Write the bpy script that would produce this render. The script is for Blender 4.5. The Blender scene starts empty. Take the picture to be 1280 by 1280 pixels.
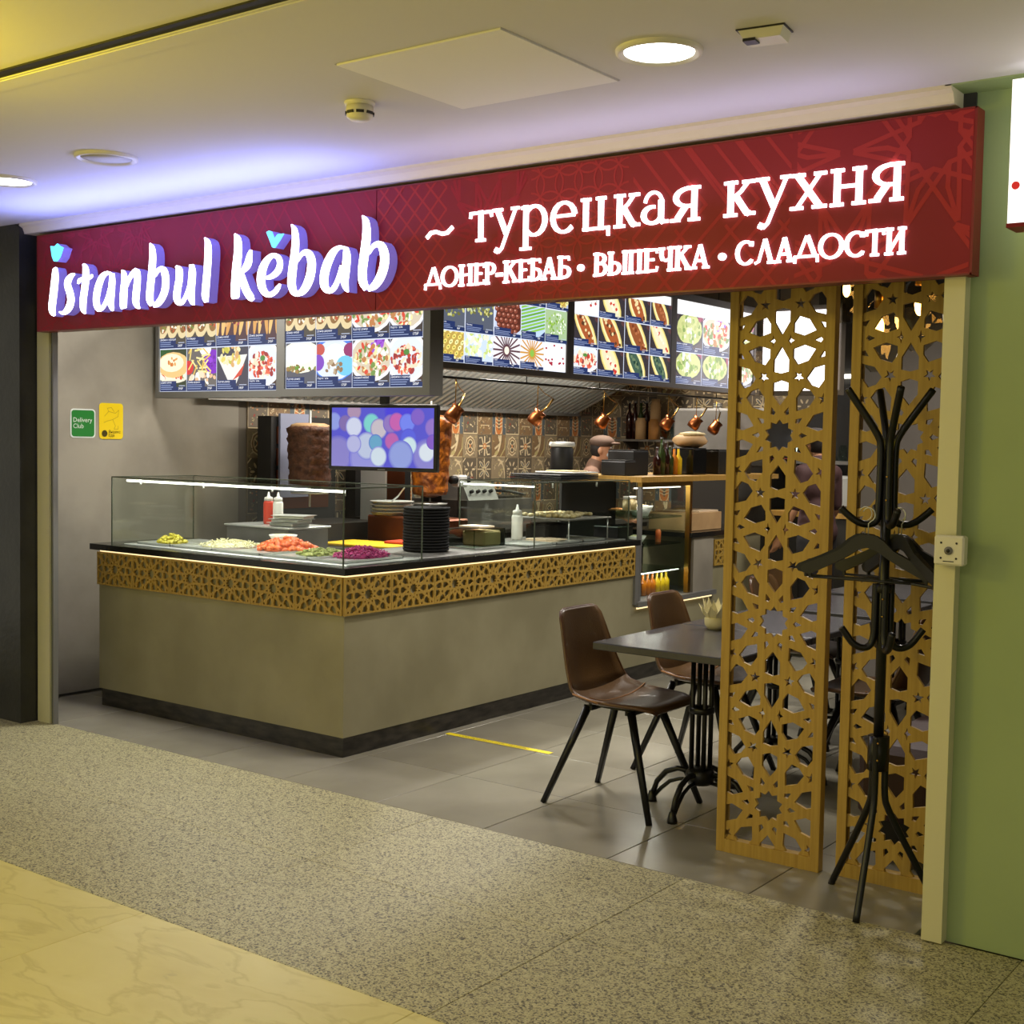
import bpy, bmesh, math, random
from mathutils import Vector, Matrix
R = math.radians
PI = math.pi
SC = bpy.context.scene
COL = SC.collection
random.seed(7)

# ---------------------------------------------------------------- camera
cam_d = bpy.data.cameras.new('camera')
cam = bpy.data.objects.new('camera', cam_d)
COL.objects.link(cam)
YAW, PIT, ROLL = .639076, -.0551953, .0178587
fw = Vector((-math.sin(YAW)*math.cos(PIT), math.cos(YAW)*math.cos(PIT), math.sin(PIT)))
r0 = Vector((math.cos(YAW), math.sin(YAW), 0)); u0 = r0.cross(fw)
rt = r0*math.cos(ROLL)+u0*math.sin(ROLL); up = u0*math.cos(ROLL)-r0*math.sin(ROLL)
mw = Matrix((rt, up, -fw)).transposed().to_4x4(); mw.translation = (0, 0, 1.6)
cam.matrix_world = mw
cam_d.sensor_width = 36; cam_d.lens = 1611.7/1280*36; cam_d.clip_start = .05
SC.camera = cam

# ---------------------------------------------------------------- world, exposure, big lights
SC.view_settings.view_transform = 'Standard'; SC.view_settings.look = 'None'
SC.view_settings.gamma = 1; SC.view_settings.use_curve_mapping = False
SC.view_settings.exposure = 0.0
SC.cycles.use_denoising = True
SC.cycles.max_bounces = 6; SC.cycles.transparent_max_bounces = 16
SC.cycles.sample_clamp_indirect = 4
w = bpy.data.worlds.new('world'); SC.world = w; w.use_nodes = True
bg = w.node_tree.nodes['Background']
bg.inputs[0].default_value = (0.60, 0.565, 0.46, 1); bg.inputs[1].default_value = 0.72

def area(name, loc, rot, sx, sy, power, col, spread=180):
    l = bpy.data.lights.new(name, 'AREA'); l.shape = 'RECTANGLE'; l.size = sx; l.size_y = sy
    l.energy = power; l.color = col; l.spread = R(spread)
    o = bpy.data.objects.new(name, l); COL.objects.link(o); o.location = loc; o.rotation_euler = rot
    return o
# yellow lit sign of the shop on the left of the passage, warm passage lighting
area('yellow_sign_light', (-3.98, 1.60, 2.48), (R(105), 0, R(-62)), .35, .2, 15, (1, .76, .0))
area('yellow_shop_light', (-5.6, .6, 1.5), (R(90), 0, R(-75)), 1.6, 1.6, 20, (1, .80, .12))
area('passage_light', (-1.6, -.2, 2.68), (0, 0, 0), 3.5, 1.6, 54, (1, .89, .50))
area('passage_light', (-4.6, .9, 2.69), (0, 0, 0), 2.0, .8, 20, (1, .88, .42))
# added upward lamps, standing in for the sign letters' blue-white glow on the ceiling
area('sign_letter_glow', (-4.85, 3.78, 2.42), (R(180), 0, 0), 2.3, .25, 15, (.22, .28, 1))
area('sign_text_glow', (-2.5, 3.88, 2.42), (R(180), 0, 0), 2.2, .10, 2.2, (.55, .50, 1))
# small spot-like lamps of the hall and the kitchen, set in the dark open ceiling; two added fills
area('kitchen_lamp', (-5.62, 7.1, 2.92), (0, 0, 0), .16, .16, 62, (1, .95, .88), 150)
area('kitchen_lamp', (-5.50, 9.3, 2.92), (0, 0, 0), .16, .16, 46, (1, .90, .78), 150)
area('kitchen_lamp', (-5.66, 5.85, 2.92), (0, 0, 0), .2, .2, 40, (1, .93, .82), 160)
area('hood_fill', (-5.95, 7.6, 2.16), (0, R(38), 0), .10, 3.6, 38, (1, .92, .80), 170)  # added under the hood to brighten the dark tiled wall
area('hall_lamp', (-2.4, 6.9, 2.92), (0, 0, 0), .3, .3, 40, (1, .93, .84), 140)
area('hall_lamp', (-3.1, 9.0, 2.92), (0, 0, 0), .3, .3, 34, (1, .93, .84), 140)
area('entrance_fill', (-5.7, 4.78, 2.92), (0, 0, 0), .3, .3, 34, (1, .95, .88), 150)  # added fill that brightens the left wall and the counter
area('hall_lamp', (-3.4, 5.4, 2.92), (0, 0, 0), .3, .3, 20, (1, .93, .84), 105)

# ---------------------------------------------------------------- materials
def lin(c):
    return tuple(((x/255)/12.92 if x/255 <= .04045 else ((x/255+.055)/1.055)**2.4) for x in c)
MATS = {}
def mat(name, rgb, rough=.5, metal=0, emit=0, ecol=None, coat=0, spec=.5, noise=None, bump=None, sheen=0):
    """noise=(scale, rgb2, detail, stretch) mixes a second colour in; bump=(scale, strength)"""
    if name in MATS: return MATS[name]
    m = bpy.data.materials.new(name); m.use_nodes = True; nt = m.node_tree
    b = nt.nodes['Principled BSDF']
    c = (*lin(rgb), 1)
    b.inputs['Base Color'].default_value = c
    b.inputs['Roughness'].default_value = rough; b.inputs['Metallic'].default_value = metal
    b.inputs['Coat Weight'].default_value = coat; b.inputs['Specular IOR Level'].default_value = spec
    if emit:
        b.inputs['Emission Color'].default_value = (*lin(ecol or rgb), 1); b.inputs['Emission Strength'].default_value = emit
    tc = nt.nodes.new('ShaderNodeTexCoord')
    def mp(st):
        q = nt.nodes.new('ShaderNodeMapping'); q.inputs['Scale'].default_value = st
        nt.links.new(tc.outputs['Object'], q.inputs[0]); return q.outputs[0]
    if noise:
        n = nt.nodes.new('ShaderNodeTexNoise'); n.inputs['Scale'].default_value = noise[0]
        n.inputs['Detail'].default_value = noise[2] if len(noise) > 2 else 4
        nt.links.new(mp(noise[3] if len(noise) > 3 else (1, 1, 1)), n.inputs['Vector'])
        rp = nt.nodes.new('ShaderNodeValToRGB'); rp.color_ramp.elements[0].position = .35; rp.color_ramp.elements[1].position = .65
        rp.color_ramp.elements[0].color = c; rp.color_ramp.elements[1].color = (*lin(noise[1]), 1)
        nt.links.new(n.outputs['Fac'], rp.inputs[0]); nt.links.new(rp.outputs[0], b.inputs['Base Color'])
    if bump:
        n = nt.nodes.new('ShaderNodeTexNoise'); n.inputs['Scale'].default_value = bump[0]; n.inputs['Detail'].default_value = 4
        nt.links.new(mp((1, 1, 1)), n.inputs['Vector'])
        bp = nt.nodes.new('ShaderNodeBump'); bp.inputs['Strength'].default_value = bump[1]; bp.inputs['Distance'].default_value = .01
        nt.links.new(n.outputs['Fac'], bp.inputs['Height']); nt.links.new(bp.outputs[0], b.inputs['Normal'])
    MATS[name] = m
    return m
def attr_mat(name, emit):
    """flat print: colour comes from the mesh's own face colours"""
    m = bpy.data.materials.new(name); m.use_nodes = True; nt = m.node_tree
    b = nt.nodes['Principled BSDF']; a = nt.nodes.new('ShaderNodeAttribute'); a.attribute_name = 'Col'
    if emit:
        b.inputs['Base Color'].default_value = (.02, .02, .02, 1)
        nt.links.new(a.outputs['Color'], b.inputs['Emission Color']); b.inputs['Emission Strength'].default_value = emit
        b.inputs['Roughness'].default_value = .15
    else:
        nt.links.new(a.outputs['Color'], b.inputs['Base Color']); b.inputs['Roughness'].default_value = .35
    MATS[name] = m; return m
def glass(name, tint=(235, 242, 238), refl=.5):
    m = bpy.data.materials.new(name); m.use_nodes = True; nt = m.node_tree; nt.nodes.remove(nt.nodes['Principled BSDF'])
    t = nt.nodes.new('ShaderNodeBsdfTransparent'); t.inputs[0].default_value = (*lin(tint), 1)
    g = nt.nodes.new('ShaderNodeBsdfGlossy'); g.inputs['Roughness'].default_value = .02
    f = nt.nodes.new('ShaderNodeLayerWeight'); f.inputs['Blend'].default_value = .5
    pw = nt.nodes.new('ShaderNodeMath'); pw.operation = 'POWER'; pw.inputs[1].default_value = 4
    mu = nt.nodes.new('ShaderNodeMath'); mu.operation = 'MULTIPLY_ADD'; mu.inputs[1].default_value = refl; mu.inputs[2].default_value = .035
    nt.links.new(f.outputs['Facing'], pw.inputs[0])
    x = nt.nodes.new('ShaderNodeMixShader')
    nt.links.new(pw.outputs[0], mu.inputs[0]); nt.links.new(mu.outputs[0], x.inputs[0])
    nt.links.new(t.outputs[0], x.inputs[1]); nt.links.new(g.outputs[0], x.inputs[2])
    nt.links.new(x.outputs[0], nt.nodes['Material Output'].inputs[0]); MATS[name] = m; return m
def wood_mat(name, c1, c2):
    m = bpy.data.materials.new(name); m.use_nodes = True; nt = m.node_tree; b = nt.nodes['Principled BSDF']
    tc = nt.nodes.new('ShaderNodeTexCoord'); q = nt.nodes.new('ShaderNodeMapping'); q.inputs['Scale'].default_value = (38, 38, 1.6)
    n = nt.nodes.new('ShaderNodeTexNoise'); n.inputs['Scale'].default_value = 2.2; n.inputs['Detail'].default_value = 5
    rp = nt.nodes.new('ShaderNodeValToRGB'); rp.color_ramp.elements[0].position = .3; rp.color_ramp.elements[1].position = .7
    rp.color_ramp.elements[0].color = (*lin(c1), 1); rp.color_ramp.elements[1].color = (*lin(c2), 1)
    nt.links.new(tc.outputs['Object'], q.inputs[0]); nt.links.new(q.outputs[0], n.inputs['Vector'])
    nt.links.new(n.outputs['Fac'], rp.inputs[0]); nt.links.new(rp.outputs[0], b.inputs['Base Color'])
    b.inputs['Roughness'].default_value = .5; MATS[name] = m; return m
def speck_mat(name):
    """speckled granite: cream ground with grey and dark grains, each grain a voronoi cell"""
    m = bpy.data.materials.new(name); m.use_nodes = True; nt = m.node_tree; b = nt.nodes['Principled BSDF']
    tc = nt.nodes.new('ShaderNodeTexCoord'); out = []
    for sc, cols in ((200, ((0, (78, 74, 62)), (.13, (122, 117, 94)), (.26, (166, 159, 120)), (.62, (180, 173, 134)), (.86, (148, 141, 108)))),
                     (120, ((0, (120, 112, 96)), (.09, (255, 255, 255))))):
        v = nt.nodes.new('ShaderNodeTexVoronoi'); v.inputs['Scale'].default_value = sc
        nz = nt.nodes.new('ShaderNodeSeparateColor'); rp = nt.nodes.new('ShaderNodeValToRGB'); rp.color_ramp.interpolation = 'CONSTANT'
        e = rp.color_ramp.elements; e[0].position = 0; e[0].color = (*lin(cols[0][1]), 1); e[1].position = cols[1][0]; e[1].color = (*lin(cols[1][1]), 1)
        for p_, c in cols[2:]: k = e.new(p_); k.color = (*lin(c), 1)
        nt.links.new(tc.outputs['Object'], v.inputs['Vector']); nt.links.new(v.outputs['Color'], nz.inputs[0]); nt.links.new(nz.outputs[0], rp.inputs[0]); out.append(rp.outputs[0])
    mx = nt.nodes.new('ShaderNodeMix'); mx.data_type = 'RGBA'; mx.blend_type = 'MULTIPLY'; mx.inputs[0].default_value = .7
    nt.links.new(out[0], mx.inputs[6]); nt.links.new(out[1], mx.inputs[7])
    nt.links.new(mx.outputs[2], b.inputs['Base Color']); b.inputs['Roughness'].default_value = .5
    MATS[name] = m; return m
def marble_mat(name):
    m = bpy.data.materials.new(name); m.use_nodes = True; nt = m.node_tree; b = nt.nodes['Principled BSDF']
    tc = nt.nodes.new('ShaderNodeTexCoord'); col = None
    q = nt.nodes.new('ShaderNodeMapping'); q.inputs['Rotation'].default_value = (0, 0, .5); q.inputs['Scale'].default_value = (1, 2.4, 1)
    nt.links.new(tc.outputs['Object'], q.inputs[0])
    n = nt.nodes.new('ShaderNodeTexNoise'); n.inputs['Scale'].default_value = 2.3; n.inputs['Detail'].default_value = 10; n.inputs['Distortion'].default_value = .5
    rp = nt.nodes.new('ShaderNodeValToRGB'); e = rp.color_ramp.elements
    e[0].position = .31; e[0].color = (*lin((164, 154, 108)), 1); e[1].position = .36; e[1].color = (*lin((198, 186, 118)), 1)
    for p_, c in ((.47, (204, 193, 126)), (.50, (190, 178, 112)), (.53, (205, 194, 128)), (.72, (211, 201, 140))): k = e.new(p_); k.color = (*lin(c), 1)
    nt.links.new(q.outputs[0], n.inputs['Vector']); nt.links.new(n.outputs['Fac'], rp.inputs[0]); nt.links.new(rp.outputs[0], b.inputs['Base Color'])
    b.inputs['Roughness'].default_value = .38; MATS[name] = m; return m

mat('ceiling_paint', (208, 206, 208), .8)
mat('hatch_paint', (232, 230, 226), .7)
mat('cornice', (214, 204, 178), .6)
mat('slot_black', (14, 12, 10), .7)
mat('dark_stone', (50, 50, 46), .3, noise=(3.5, (36, 36, 33), 6), bump=(30, .15))
mat('cream_frame', (202, 198, 158), .45)
mat('groove', (70, 78, 62), .5)
mat('green_wall', (150, 168, 118), .7, noise=(1.2, (142, 160, 112), 3))
mat('sign_red', (134, 29, 38), .5, spec=.25, noise=(1.2, (127, 28, 38), 2))
mat('sign_edge', (118, 22, 20), .4)
mat('sign_print', (190, 52, 48), .38)
mat('letter_face', (255, 255, 255), .4, emit=5.5, ecol=(236, 236, 255))
mat('letter_side', (150, 140, 200), .4, emit=.42, ecol=(120, 108, 226))
mat('text_face', (255, 255, 255), .4, emit=2.6, ecol=(250, 246, 255))
mat('cyan_face', (90, 230, 255), .4, emit=1.5, ecol=(96, 226, 255))
mat('concrete', (162, 155, 140), .62, noise=(1.7, (130, 124, 112), 8), bump=(14, .08))
mat('counter_concrete', (150, 144, 115), .55, noise=(2.2, (132, 126, 98), 8), bump=(14, .06))
mat('kick_black', (26, 24, 22), .3, noise=(9, (58, 54, 48), 6, (1, 1, 4)))
mat('worktop_black', (30, 29, 26), .18)
mat('steel', (200, 202, 198), .3, metal=.55)
mat('steel_dull', (146, 144, 140), .42, metal=.7, noise=(3, (120, 118, 114), 4))
mat('steel_dark', (70, 68, 64), .45, metal=.8)
mat('alu_frame', (122, 121, 118), .45, metal=.3)
mat('alu_dark', (96, 88, 78), .5, metal=.3)
mat('black_matt', (16, 15, 14), .5)
mat('black_gloss', (14, 14, 14), .12)
mat('black_metal', (20, 20, 18), .32, metal=.3)
mat('charcoal_wall', (52, 50, 47), .7)
mat('grey_wall', (104, 98, 92), .75, noise=(1.4, (96, 90, 85), 3))
mat('floor_tile', (146, 142, 128), .2, noise=(1.8, (130, 126, 113), 6), bump=(30, .03))
mat('floor_tile_b', (140, 136, 123), .2, noise=(2.1, (127, 123, 110), 6), bump=(30, .03))
mat('grout', (104, 97, 86), .8)
speck_mat('granite')
marble_mat('marble')
wood_mat('oak', (160, 126, 52), (180, 148, 68))
wood_mat('oak_dark', (160, 120, 50), (186, 146, 70))
mat('led_warm', (255, 236, 196), .4, emit=1.4, ecol=(255, 226, 170))
mat('led_white', (255, 255, 250), .4, emit=3.5, ecol=(255, 252, 238))
mat('lamp_disc', (255, 255, 255), .4, emit=14, ecol=(255, 252, 246))
mat('lamp_off', (170, 166, 150), .5)
mat('white_plastic', (214, 210, 190), .4)
mat('leather', (80, 56, 26), .34, noise=(5, (68, 47, 22), 5), bump=(160, .12), coat=.15)
mat('leather_dark', (92, 62, 34), .34, noise=(5, (64, 36, 20), 5), bump=(160, .12))
mat('stitch', (150, 104, 60), .5)
mat('table_grey', (66, 66, 70), .22, noise=(6, (60, 60, 64), 5))
mat('meat_brown', (96, 58, 36), .6, noise=(26, (62, 34, 20), 6), bump=(40, 1.0))
mat('meat_pale', (190, 158, 116), .6, noise=(20, (168, 130, 92), 5), bump=(40, .5))
mat('meat_gold', (196, 112, 26), .4, noise=(18, (106, 48, 16), 6), bump=(34, 1.0), coat=.3)
mat('copper', (170, 100, 58), .33, metal=1)
mat('steel_panel', (150, 156, 182), .3, metal=.3)
mat('copper_dark', (120, 66, 40), .35, metal=.9)
mat('brass', (180, 140, 70), .3, metal=1)
mat('plate_black', (24, 24, 25), .8, spec=.2)
mat('tomato', (216, 88, 44), .35, noise=(30, (232, 128, 60), 3))
mat('cheese', (232, 228, 190), .55, noise=(60, (214, 208, 160), 3))
mat('pickle', (196, 184, 60), .4, noise=(40, (160, 150, 40), 3))
mat('green_salad', (120, 132, 56), .5, noise=(40, (156, 160, 90), 3))
mat('cabbage', (176, 42, 110), .5, noise=(50, (132, 20, 90), 3))
mat('red_sauce', (196, 54, 26), .35)
mat('bottle_white', (226, 226, 220), .35)
mat('yellow_board', (218, 178, 30), .45)
mat('red_board', (190, 60, 28), .45)
mat('kraft', (196, 160, 112), .7, noise=(6, (180, 144, 98), 3))
mat('paper', (226, 206, 176), .7)
mat('cream_food', (228, 214, 170), .55, noise=(30, (206, 180, 120), 3))
mat('cake_brown', (176, 122, 62), .6)
mat('amber', (190, 110, 26), .15, emit=.03, ecol=(220, 120, 20))  # faint glow put into the drink colour
mat('juice_yellow', (214, 180, 34), .15, emit=.05, ecol=(230, 180, 20))  # glows slightly too, light mixed into the juice colour
mat('cola', (44, 18, 12), .12)
mat('bottle_green', (50, 64, 26), .12)
mat('skin', (196, 142, 108), .5)
mat('shirt_brown', (112, 84, 68), .8)
mat('shirt_dark', (70, 44, 44), .8)
mat('trousers', (26, 24, 26), .8)
mat('cap_brown', (92, 72, 60), .8)
mat('cap_grey', (70, 64, 60), .8)
mat('hair', (30, 22, 18), .7)
mat('mask_white', (190, 196, 200), .7)
mat('apron', (34, 30, 30), .8)
mat('tape_yellow', (236, 214, 40), .4)
mat('sticker_green', (38, 128, 50), .4)
mat('sticker_yellow', (240, 208, 20), .4)
mat('ink_dark', (60, 50, 10), .5)
mat('print_white', (225, 232, 225), .5)
mat('print_black', (24, 22, 20), .5)
mat('sofa', (62, 42, 40), .5, bump=(60, .1))
mat('bulb', (255, 200, 120), .3, emit=26, ecol=(255, 190, 96))
mat('white_board', (255, 255, 255), .4, emit=2.6, ecol=(255, 250, 255))
mat('lightbox', (255, 255, 255), .4, emit=1.3, ecol=(255, 250, 250))
mat('lotus', (214, 206, 168), .6)
mat('screen_black', (10, 10, 14), .15)
mat('sign_red_small', (180, 24, 34), .4, emit=.5, ecol=(190, 30, 40))
mat('mosaic_base', (128, 112, 88), .4)
attr_mat('menu_print', 1.2); attr_mat('screen_print', .95); attr_mat('tile_print', 0); attr_mat('sign_ink', 0)
MATS['sign_ink'].node_tree.nodes['Principled BSDF'].inputs['Roughness'].default_value = .6; MATS['sign_ink'].node_tree.nodes['Principled BSDF'].inputs['Specular IOR Level'].default_value = .15
glass('glass', (248, 251, 249), .4); glass('glass_amber', (220, 190, 140), .8); glass('glass_thick', (214, 226, 218), .6)
glass('crystal', (225, 220, 205), .9)

# ---------------------------------------------------------------- mesh helpers
class G:
    def __init__(s): s.v = []; s.f = []; s.sm = []
    def add(s, vs, fs, smooth=False):
        o = len(s.v); s.v += [tuple(p) for p in vs]
        for f in fs: s.f.append(tuple(i+o for i in f)); s.sm.append(smooth)
        return s
    def box(s, c, d, rz=0, bev=0):
        x, y, z = d[0]/2, d[1]/2, d[2]/2
        if bev:
            b = min(bev, x*.9, y*.9, z*.9)
            pts = []
            for sx in (-1, 1):
                for sy in (-1, 1):
                    for sz in (-1, 1):
                        pts += [(sx*(x-b), sy*(y-b), sz*z), (sx*(x-b), sy*y, sz*(z-b)), (sx*x, sy*(y-b), sz*(z-b))]
            bm = bmesh.new(); [bm.verts.new(p) for p in pts]
            bmesh.ops.convex_hull(bm, input=bm.verts); bm.verts.index_update()
            vs = [v.co.copy() for v in bm.verts]; fs = [[v.index for v in f.verts] for f in bm.faces]; bm.free()
        else:
            vs = [Vector((a*x, b_*y, c_*z)) for a in (-1, 1) for b_ in (-1, 1) for c_ in (-1, 1)]
            fs = [(0, 1, 3, 2), (4, 6, 7, 5), (0, 4, 5, 1), (2, 3, 7, 6), (0, 2, 6, 4), (1, 5, 7, 3)]
        cr, sr = math.cos(rz), math.sin(rz)
        return s.add([(c[0]+p[0]*cr-p[1]*sr, c[1]+p[0]*sr+p[1]*cr, c[2]+p[2]) for p in vs], fs)
    def span(s, a, b, bev=0):
        return s.box([(a[i]+b[i])/2 for i in range(3)], [abs(b[i]-a[i]) for i in range(3)], 0, bev)
    def lathe(s, prof, c=(0, 0, 0), n=20, axis=None, smooth=True, jit=0, rng=None):
        """prof = [(r, z)...] about an axis through c (default z)"""
        M = Matrix.Identity(3)
        if axis is not None: M = Vector((0, 0, 1)).rotation_difference(Vector(axis)).to_matrix()
        vs = []; fs = []
        for (r, z) in prof:
            for k in range(n):
                a = 2*PI*k/n; rr = r*(1+(rng.uniform(-jit, jit) if jit else 0))
                vs.append(Vector(c)+M @ Vector((rr*math.cos(a), rr*math.sin(a), z)))
        for i in range(len(prof)-1):
            for k in range(n):
                fs.append((i*n+k, i*n+(k+1) % n, (i+1)*n+(k+1) % n, (i+1)*n+k))
        if prof[0][0] > 1e-5: fs.append(tuple(range(n-1, -1, -1)))
        if prof[-1][0] > 1e-5: fs.append(tuple((len(prof)-1)*n+k for k in range(n)))
        return s.add(vs, fs, smooth)
    def cyl(s, a, b, r, r2=None, n=12, smooth=True):
        a = Vector(a); b = Vector(b); L = (b-a).length
        return s.lathe([(r, 0), (r if r2 is None else r2, L)], a, n, (b-a), smooth)
    def tube(s, pts, r, n=8, cap=True):
        pts = [Vector(p) for p in pts]; rs = r if isinstance(r, (list, tuple)) else [r]*len(pts)
        vs = []; fs = []; pn = None
        for i, p in enumerate(pts):
            t = (pts[min(i+1, len(pts)-1)]-pts[max(i-1, 0)]).normalized()
            if pn is None:
                pn = t.orthogonal().normalized()
            pn = (pn-t*pn.dot(t)).normalized(); q = t.cross(pn)
            for k in range(n):
                a = 2*PI*k/n; vs.append(p+(pn*math.cos(a)+q*math.sin(a))*rs[i])
        for i in range(len(pts)-1):
            for k in range(n): fs.append((i*n+k, i*n+(k+1) % n, (i+1)*n+(k+1) % n, (i+1)*n+k))
        if cap: fs.append(tuple(range(n-1, -1, -1))); fs.append(tuple((len(pts)-1)*n+k for k in range(n)))
        return s.add(vs, fs, True)
    def prism(s, pts, d, o=(0, 0, 0), U=(1, 0, 0), V=(0, 0, 1)):
        """polygon pts (u, v) in plane o+U,V pushed by vector d"""
        o = Vector(o); U = Vector(U); V = Vector(V); d = Vector(d); n = len(pts)
        a = [o+U*p[0]+V*p[1] for p in pts]; b = [p+d for p in a]
        fs = [tuple(range(n)), tuple(range(2*n-1, n-1, -1))]+[(i, i+n, (i+1) % n+n, (i+1) % n) for i in range(n)]
        return s.add(a+b, fs)
    def ribbon(s, L, Rr, d, o=(0, 0, 0), U=(1, 0, 0), V=(0, 0, 1), side=True):
        o = Vector(o); U = Vector(U); V = Vector(V); d = Vector(d); n = len(L)
        l = [o+U*p[0]+V*p[1] for p in L]; r = [o+U*p[0]+V*p[1] for p in Rr]
        vs = l+r; fs = [(i, i+1, n+i+1, n+i) for i in range(n-1)]
        if side:
            vs = vs+[p+d for p in vs]; m = 2*n
            fs += [(m+n+i, m+n+i+1, m+i+1, m+i) for i in range(n-1)]
            lp = list(range(n))+list(range(2*n-1, n-1, -1))
            fs += [(lp[i], lp[(i+1) % m], lp[(i+1) % m]+m, lp[i]+m) for i in range(m)]
        return s.add(vs, fs)
    def ball(s, c, r, n=10, m=7, jit=0, rng=None):
        r = (r, r, r) if not isinstance(r, (list, tuple)) else r
        vs = []; fs = []
        for i in range(m+1):
            t = PI*i/m
            for k in range(n):
                a = 2*PI*k/n; j = 1+(rng.uniform(-jit, jit) if jit else 0)
                vs.append((c[0]+r[0]*math.sin(t)*math.cos(a)*j, c[1]+r[1]*math.sin(t)*math.sin(a)*j, c[2]-r[2]*math.cos(t)*j))
        for i in range(m):
            for k in range(n): fs.append((i*n+k, i*n+(k+1) % n, (i+1)*n+(k+1) % n, (i+1)*n+k))
        return s.add(vs, fs, True)
    def mesh(s, name, m):
        me = bpy.data.meshes.new(name); me.from_pydata([tuple(p) for p in s.v], [], s.f)
        me.polygons.foreach_set('use_smooth', s.sm)
        me.materials.append(MATS[m] if isinstance(m, str) else m)
        bm = bmesh.new(); bm.from_mesh(me); bmesh.ops.recalc_face_normals(bm, faces=bm.faces); bm.to_mesh(me); bm.free()
        me.update(); return me
    def build(s, name, m, parent=None, loc=None, rz=0):
        o = bpy.data.objects.new(name, s.mesh(name, m)); COL.objects.link(o)
        if parent: o.parent = parent
        if loc: o.location = loc
        if rz: o.rotation_euler.z = rz
        return o
def link(name, me, parent=None, loc=None):
    o = bpy.data.objects.new(name, me); COL.objects.link(o)
    if parent: o.parent = parent
    if loc: o.location = loc
    return o
def tag(o, label=None, cat=None, group=None, kind=None):
    if label: o['label'] = label
    if cat: o['category'] = cat
    if group: o['group'] = group
    if kind: o['kind'] = kind
    return o
def thing(name, label, cat, loc=(0, 0, 0), rz=0, group=None):
    o = bpy.data.objects.new(name, None); COL.objects.link(o); o.location = loc; o.rotation_euler.z = rz
    o.empty_display_size = .05
    return tag(o, label, cat, group)
def struct(o, label=None): return tag(o, label, None, None, 'structure')
def dup(root, loc, rz=None, label=None):
    def cp(o, p):
        c = o.copy(); COL.objects.link(c)
        if p: c.parent = p
        for k in list(o.children): cp(k, c)
        return c
    r = cp(root, None); r.location = loc
    if rz is not None: r.rotation_euler.z = rz
    if label: r['label'] = label
    return r

class PR:
    """flat coloured print on a plane: shapes are stacked in hair-thin layers"""
    def __init__(s, o, U, V, N, step=.00005):
        s.o, s.U, s.V, s.N = Vector(o), Vector(U), Vector(V), Vector(N); s.h = 0; s.step = step; s.k = 0; s.cyc = 0
        s.v = []; s.f = []; s.c = []; s.clip = None
    def poly(s, pts, col, up=True):
        if s.clip: pts = clip(pts, *s.clip)
        if len(pts) < 3: return
        if s.cyc: s.k = (s.k+1) % s.cyc; s.h = s.k*s.step
        elif up: s.h += s.step
        k = len(s.v); s.v += [s.o+s.U*p[0]+s.V*p[1]+s.N*s.h for p in pts]
        s.f.append(tuple(range(k, k+len(pts)))); s.c.append((*lin(col), 1))
    def rect(s, x0, y0, x1, y1, col): s.poly([(x0, y0), (x1, y0), (x1, y1), (x0, y1)], col)
    def ell(s, x, y, a, b, col, rot=0, n=16, up=True):
        c, q = math.cos(rot), math.sin(rot)
        s.poly([(x+a*math.cos(t)*c-b*math.sin(t)*q, y+a*math.cos(t)*q+b*math.sin(t)*c) for t in [2*PI*i/n for i in range(n)]], col, up)
    def line(s, pts, wd, col):
        for (a, b) in zip(pts[:-1], pts[1:]):
            d = Vector((b[0]-a[0], b[1]-a[1])); L = d.length
            if L < 1e-9: continue
            n = Vector((-d.y, d.x))/L*wd/2; e = d/L*wd*.3
            s.poly([(a[0]-e.x+n.x, a[1]-e.y+n.y), (a[0]-e.x-n.x, a[1]-e.y-n.y), (b[0]+e.x-n.x, b[1]+e.y-n.y), (b[0]+e.x+n.x, b[1]+e.y+n.y)], col)
    def text(s, txt, x, y, h, col):
        vs, fs, wd = text_poly(txt)
        s.h += s.step; k = len(s.v)
        s.v += [s.o+s.U*(x+p[0]*h)+s.V*(y+p[1]*h)+s.N*s.h for p in vs]
        for f in fs: s.f.append(tuple(i+k for i in f)); s.c.append((*lin(col), 1))
        return wd*h
    def mesh(s, name, m):
        me = bpy.data.meshes.new(name); me.from_pydata([tuple(p) for p in s.v], [], s.f)
        a = me.color_attributes.new('Col', 'FLOAT_COLOR', 'CORNER')
        i = 0
        for f, c in zip(s.f, s.c):
            for _ in f: a.data[i].color = c; i += 1
        # all faces look along N
        me.update()
        flip = [p.index for p in me.polygons if p.normal.dot(s.N) < 0]
        if flip:
            bm = bmesh.new(); bm.from_mesh(me); bm.faces.ensure_lookup_table()
            bmesh.ops.reverse_faces(bm, faces=[bm.faces[j] for j in flip]); bm.to_mesh(me); bm.free()
        me.materials.append(MATS[m]); return me
    def build(s, name, m, parent=None): return link(name, s.mesh(name, m), parent)
def clip(pts, x0, y0, x1, y1):
    for ax, lim, sg in ((0, x0, 1), (0, x1, -1), (1, y0, 1), (1, y1, -1)):
        out = []
        for i, p in enumerate(pts):
            q = pts[i-1]; ip = (p[ax]-lim)*sg >= 0; iq = (q[ax]-lim)*sg >= 0
            if ip != iq:
                t = (lim-q[ax])/(p[ax]-q[ax]); out.append((q[0]+(p[0]-q[0])*t, q[1]+(p[1]-q[1])*t))
            if ip: out.append((p[0], p[1]))
        pts = out
        if not pts: return []
    return pts
TXT = {}
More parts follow.
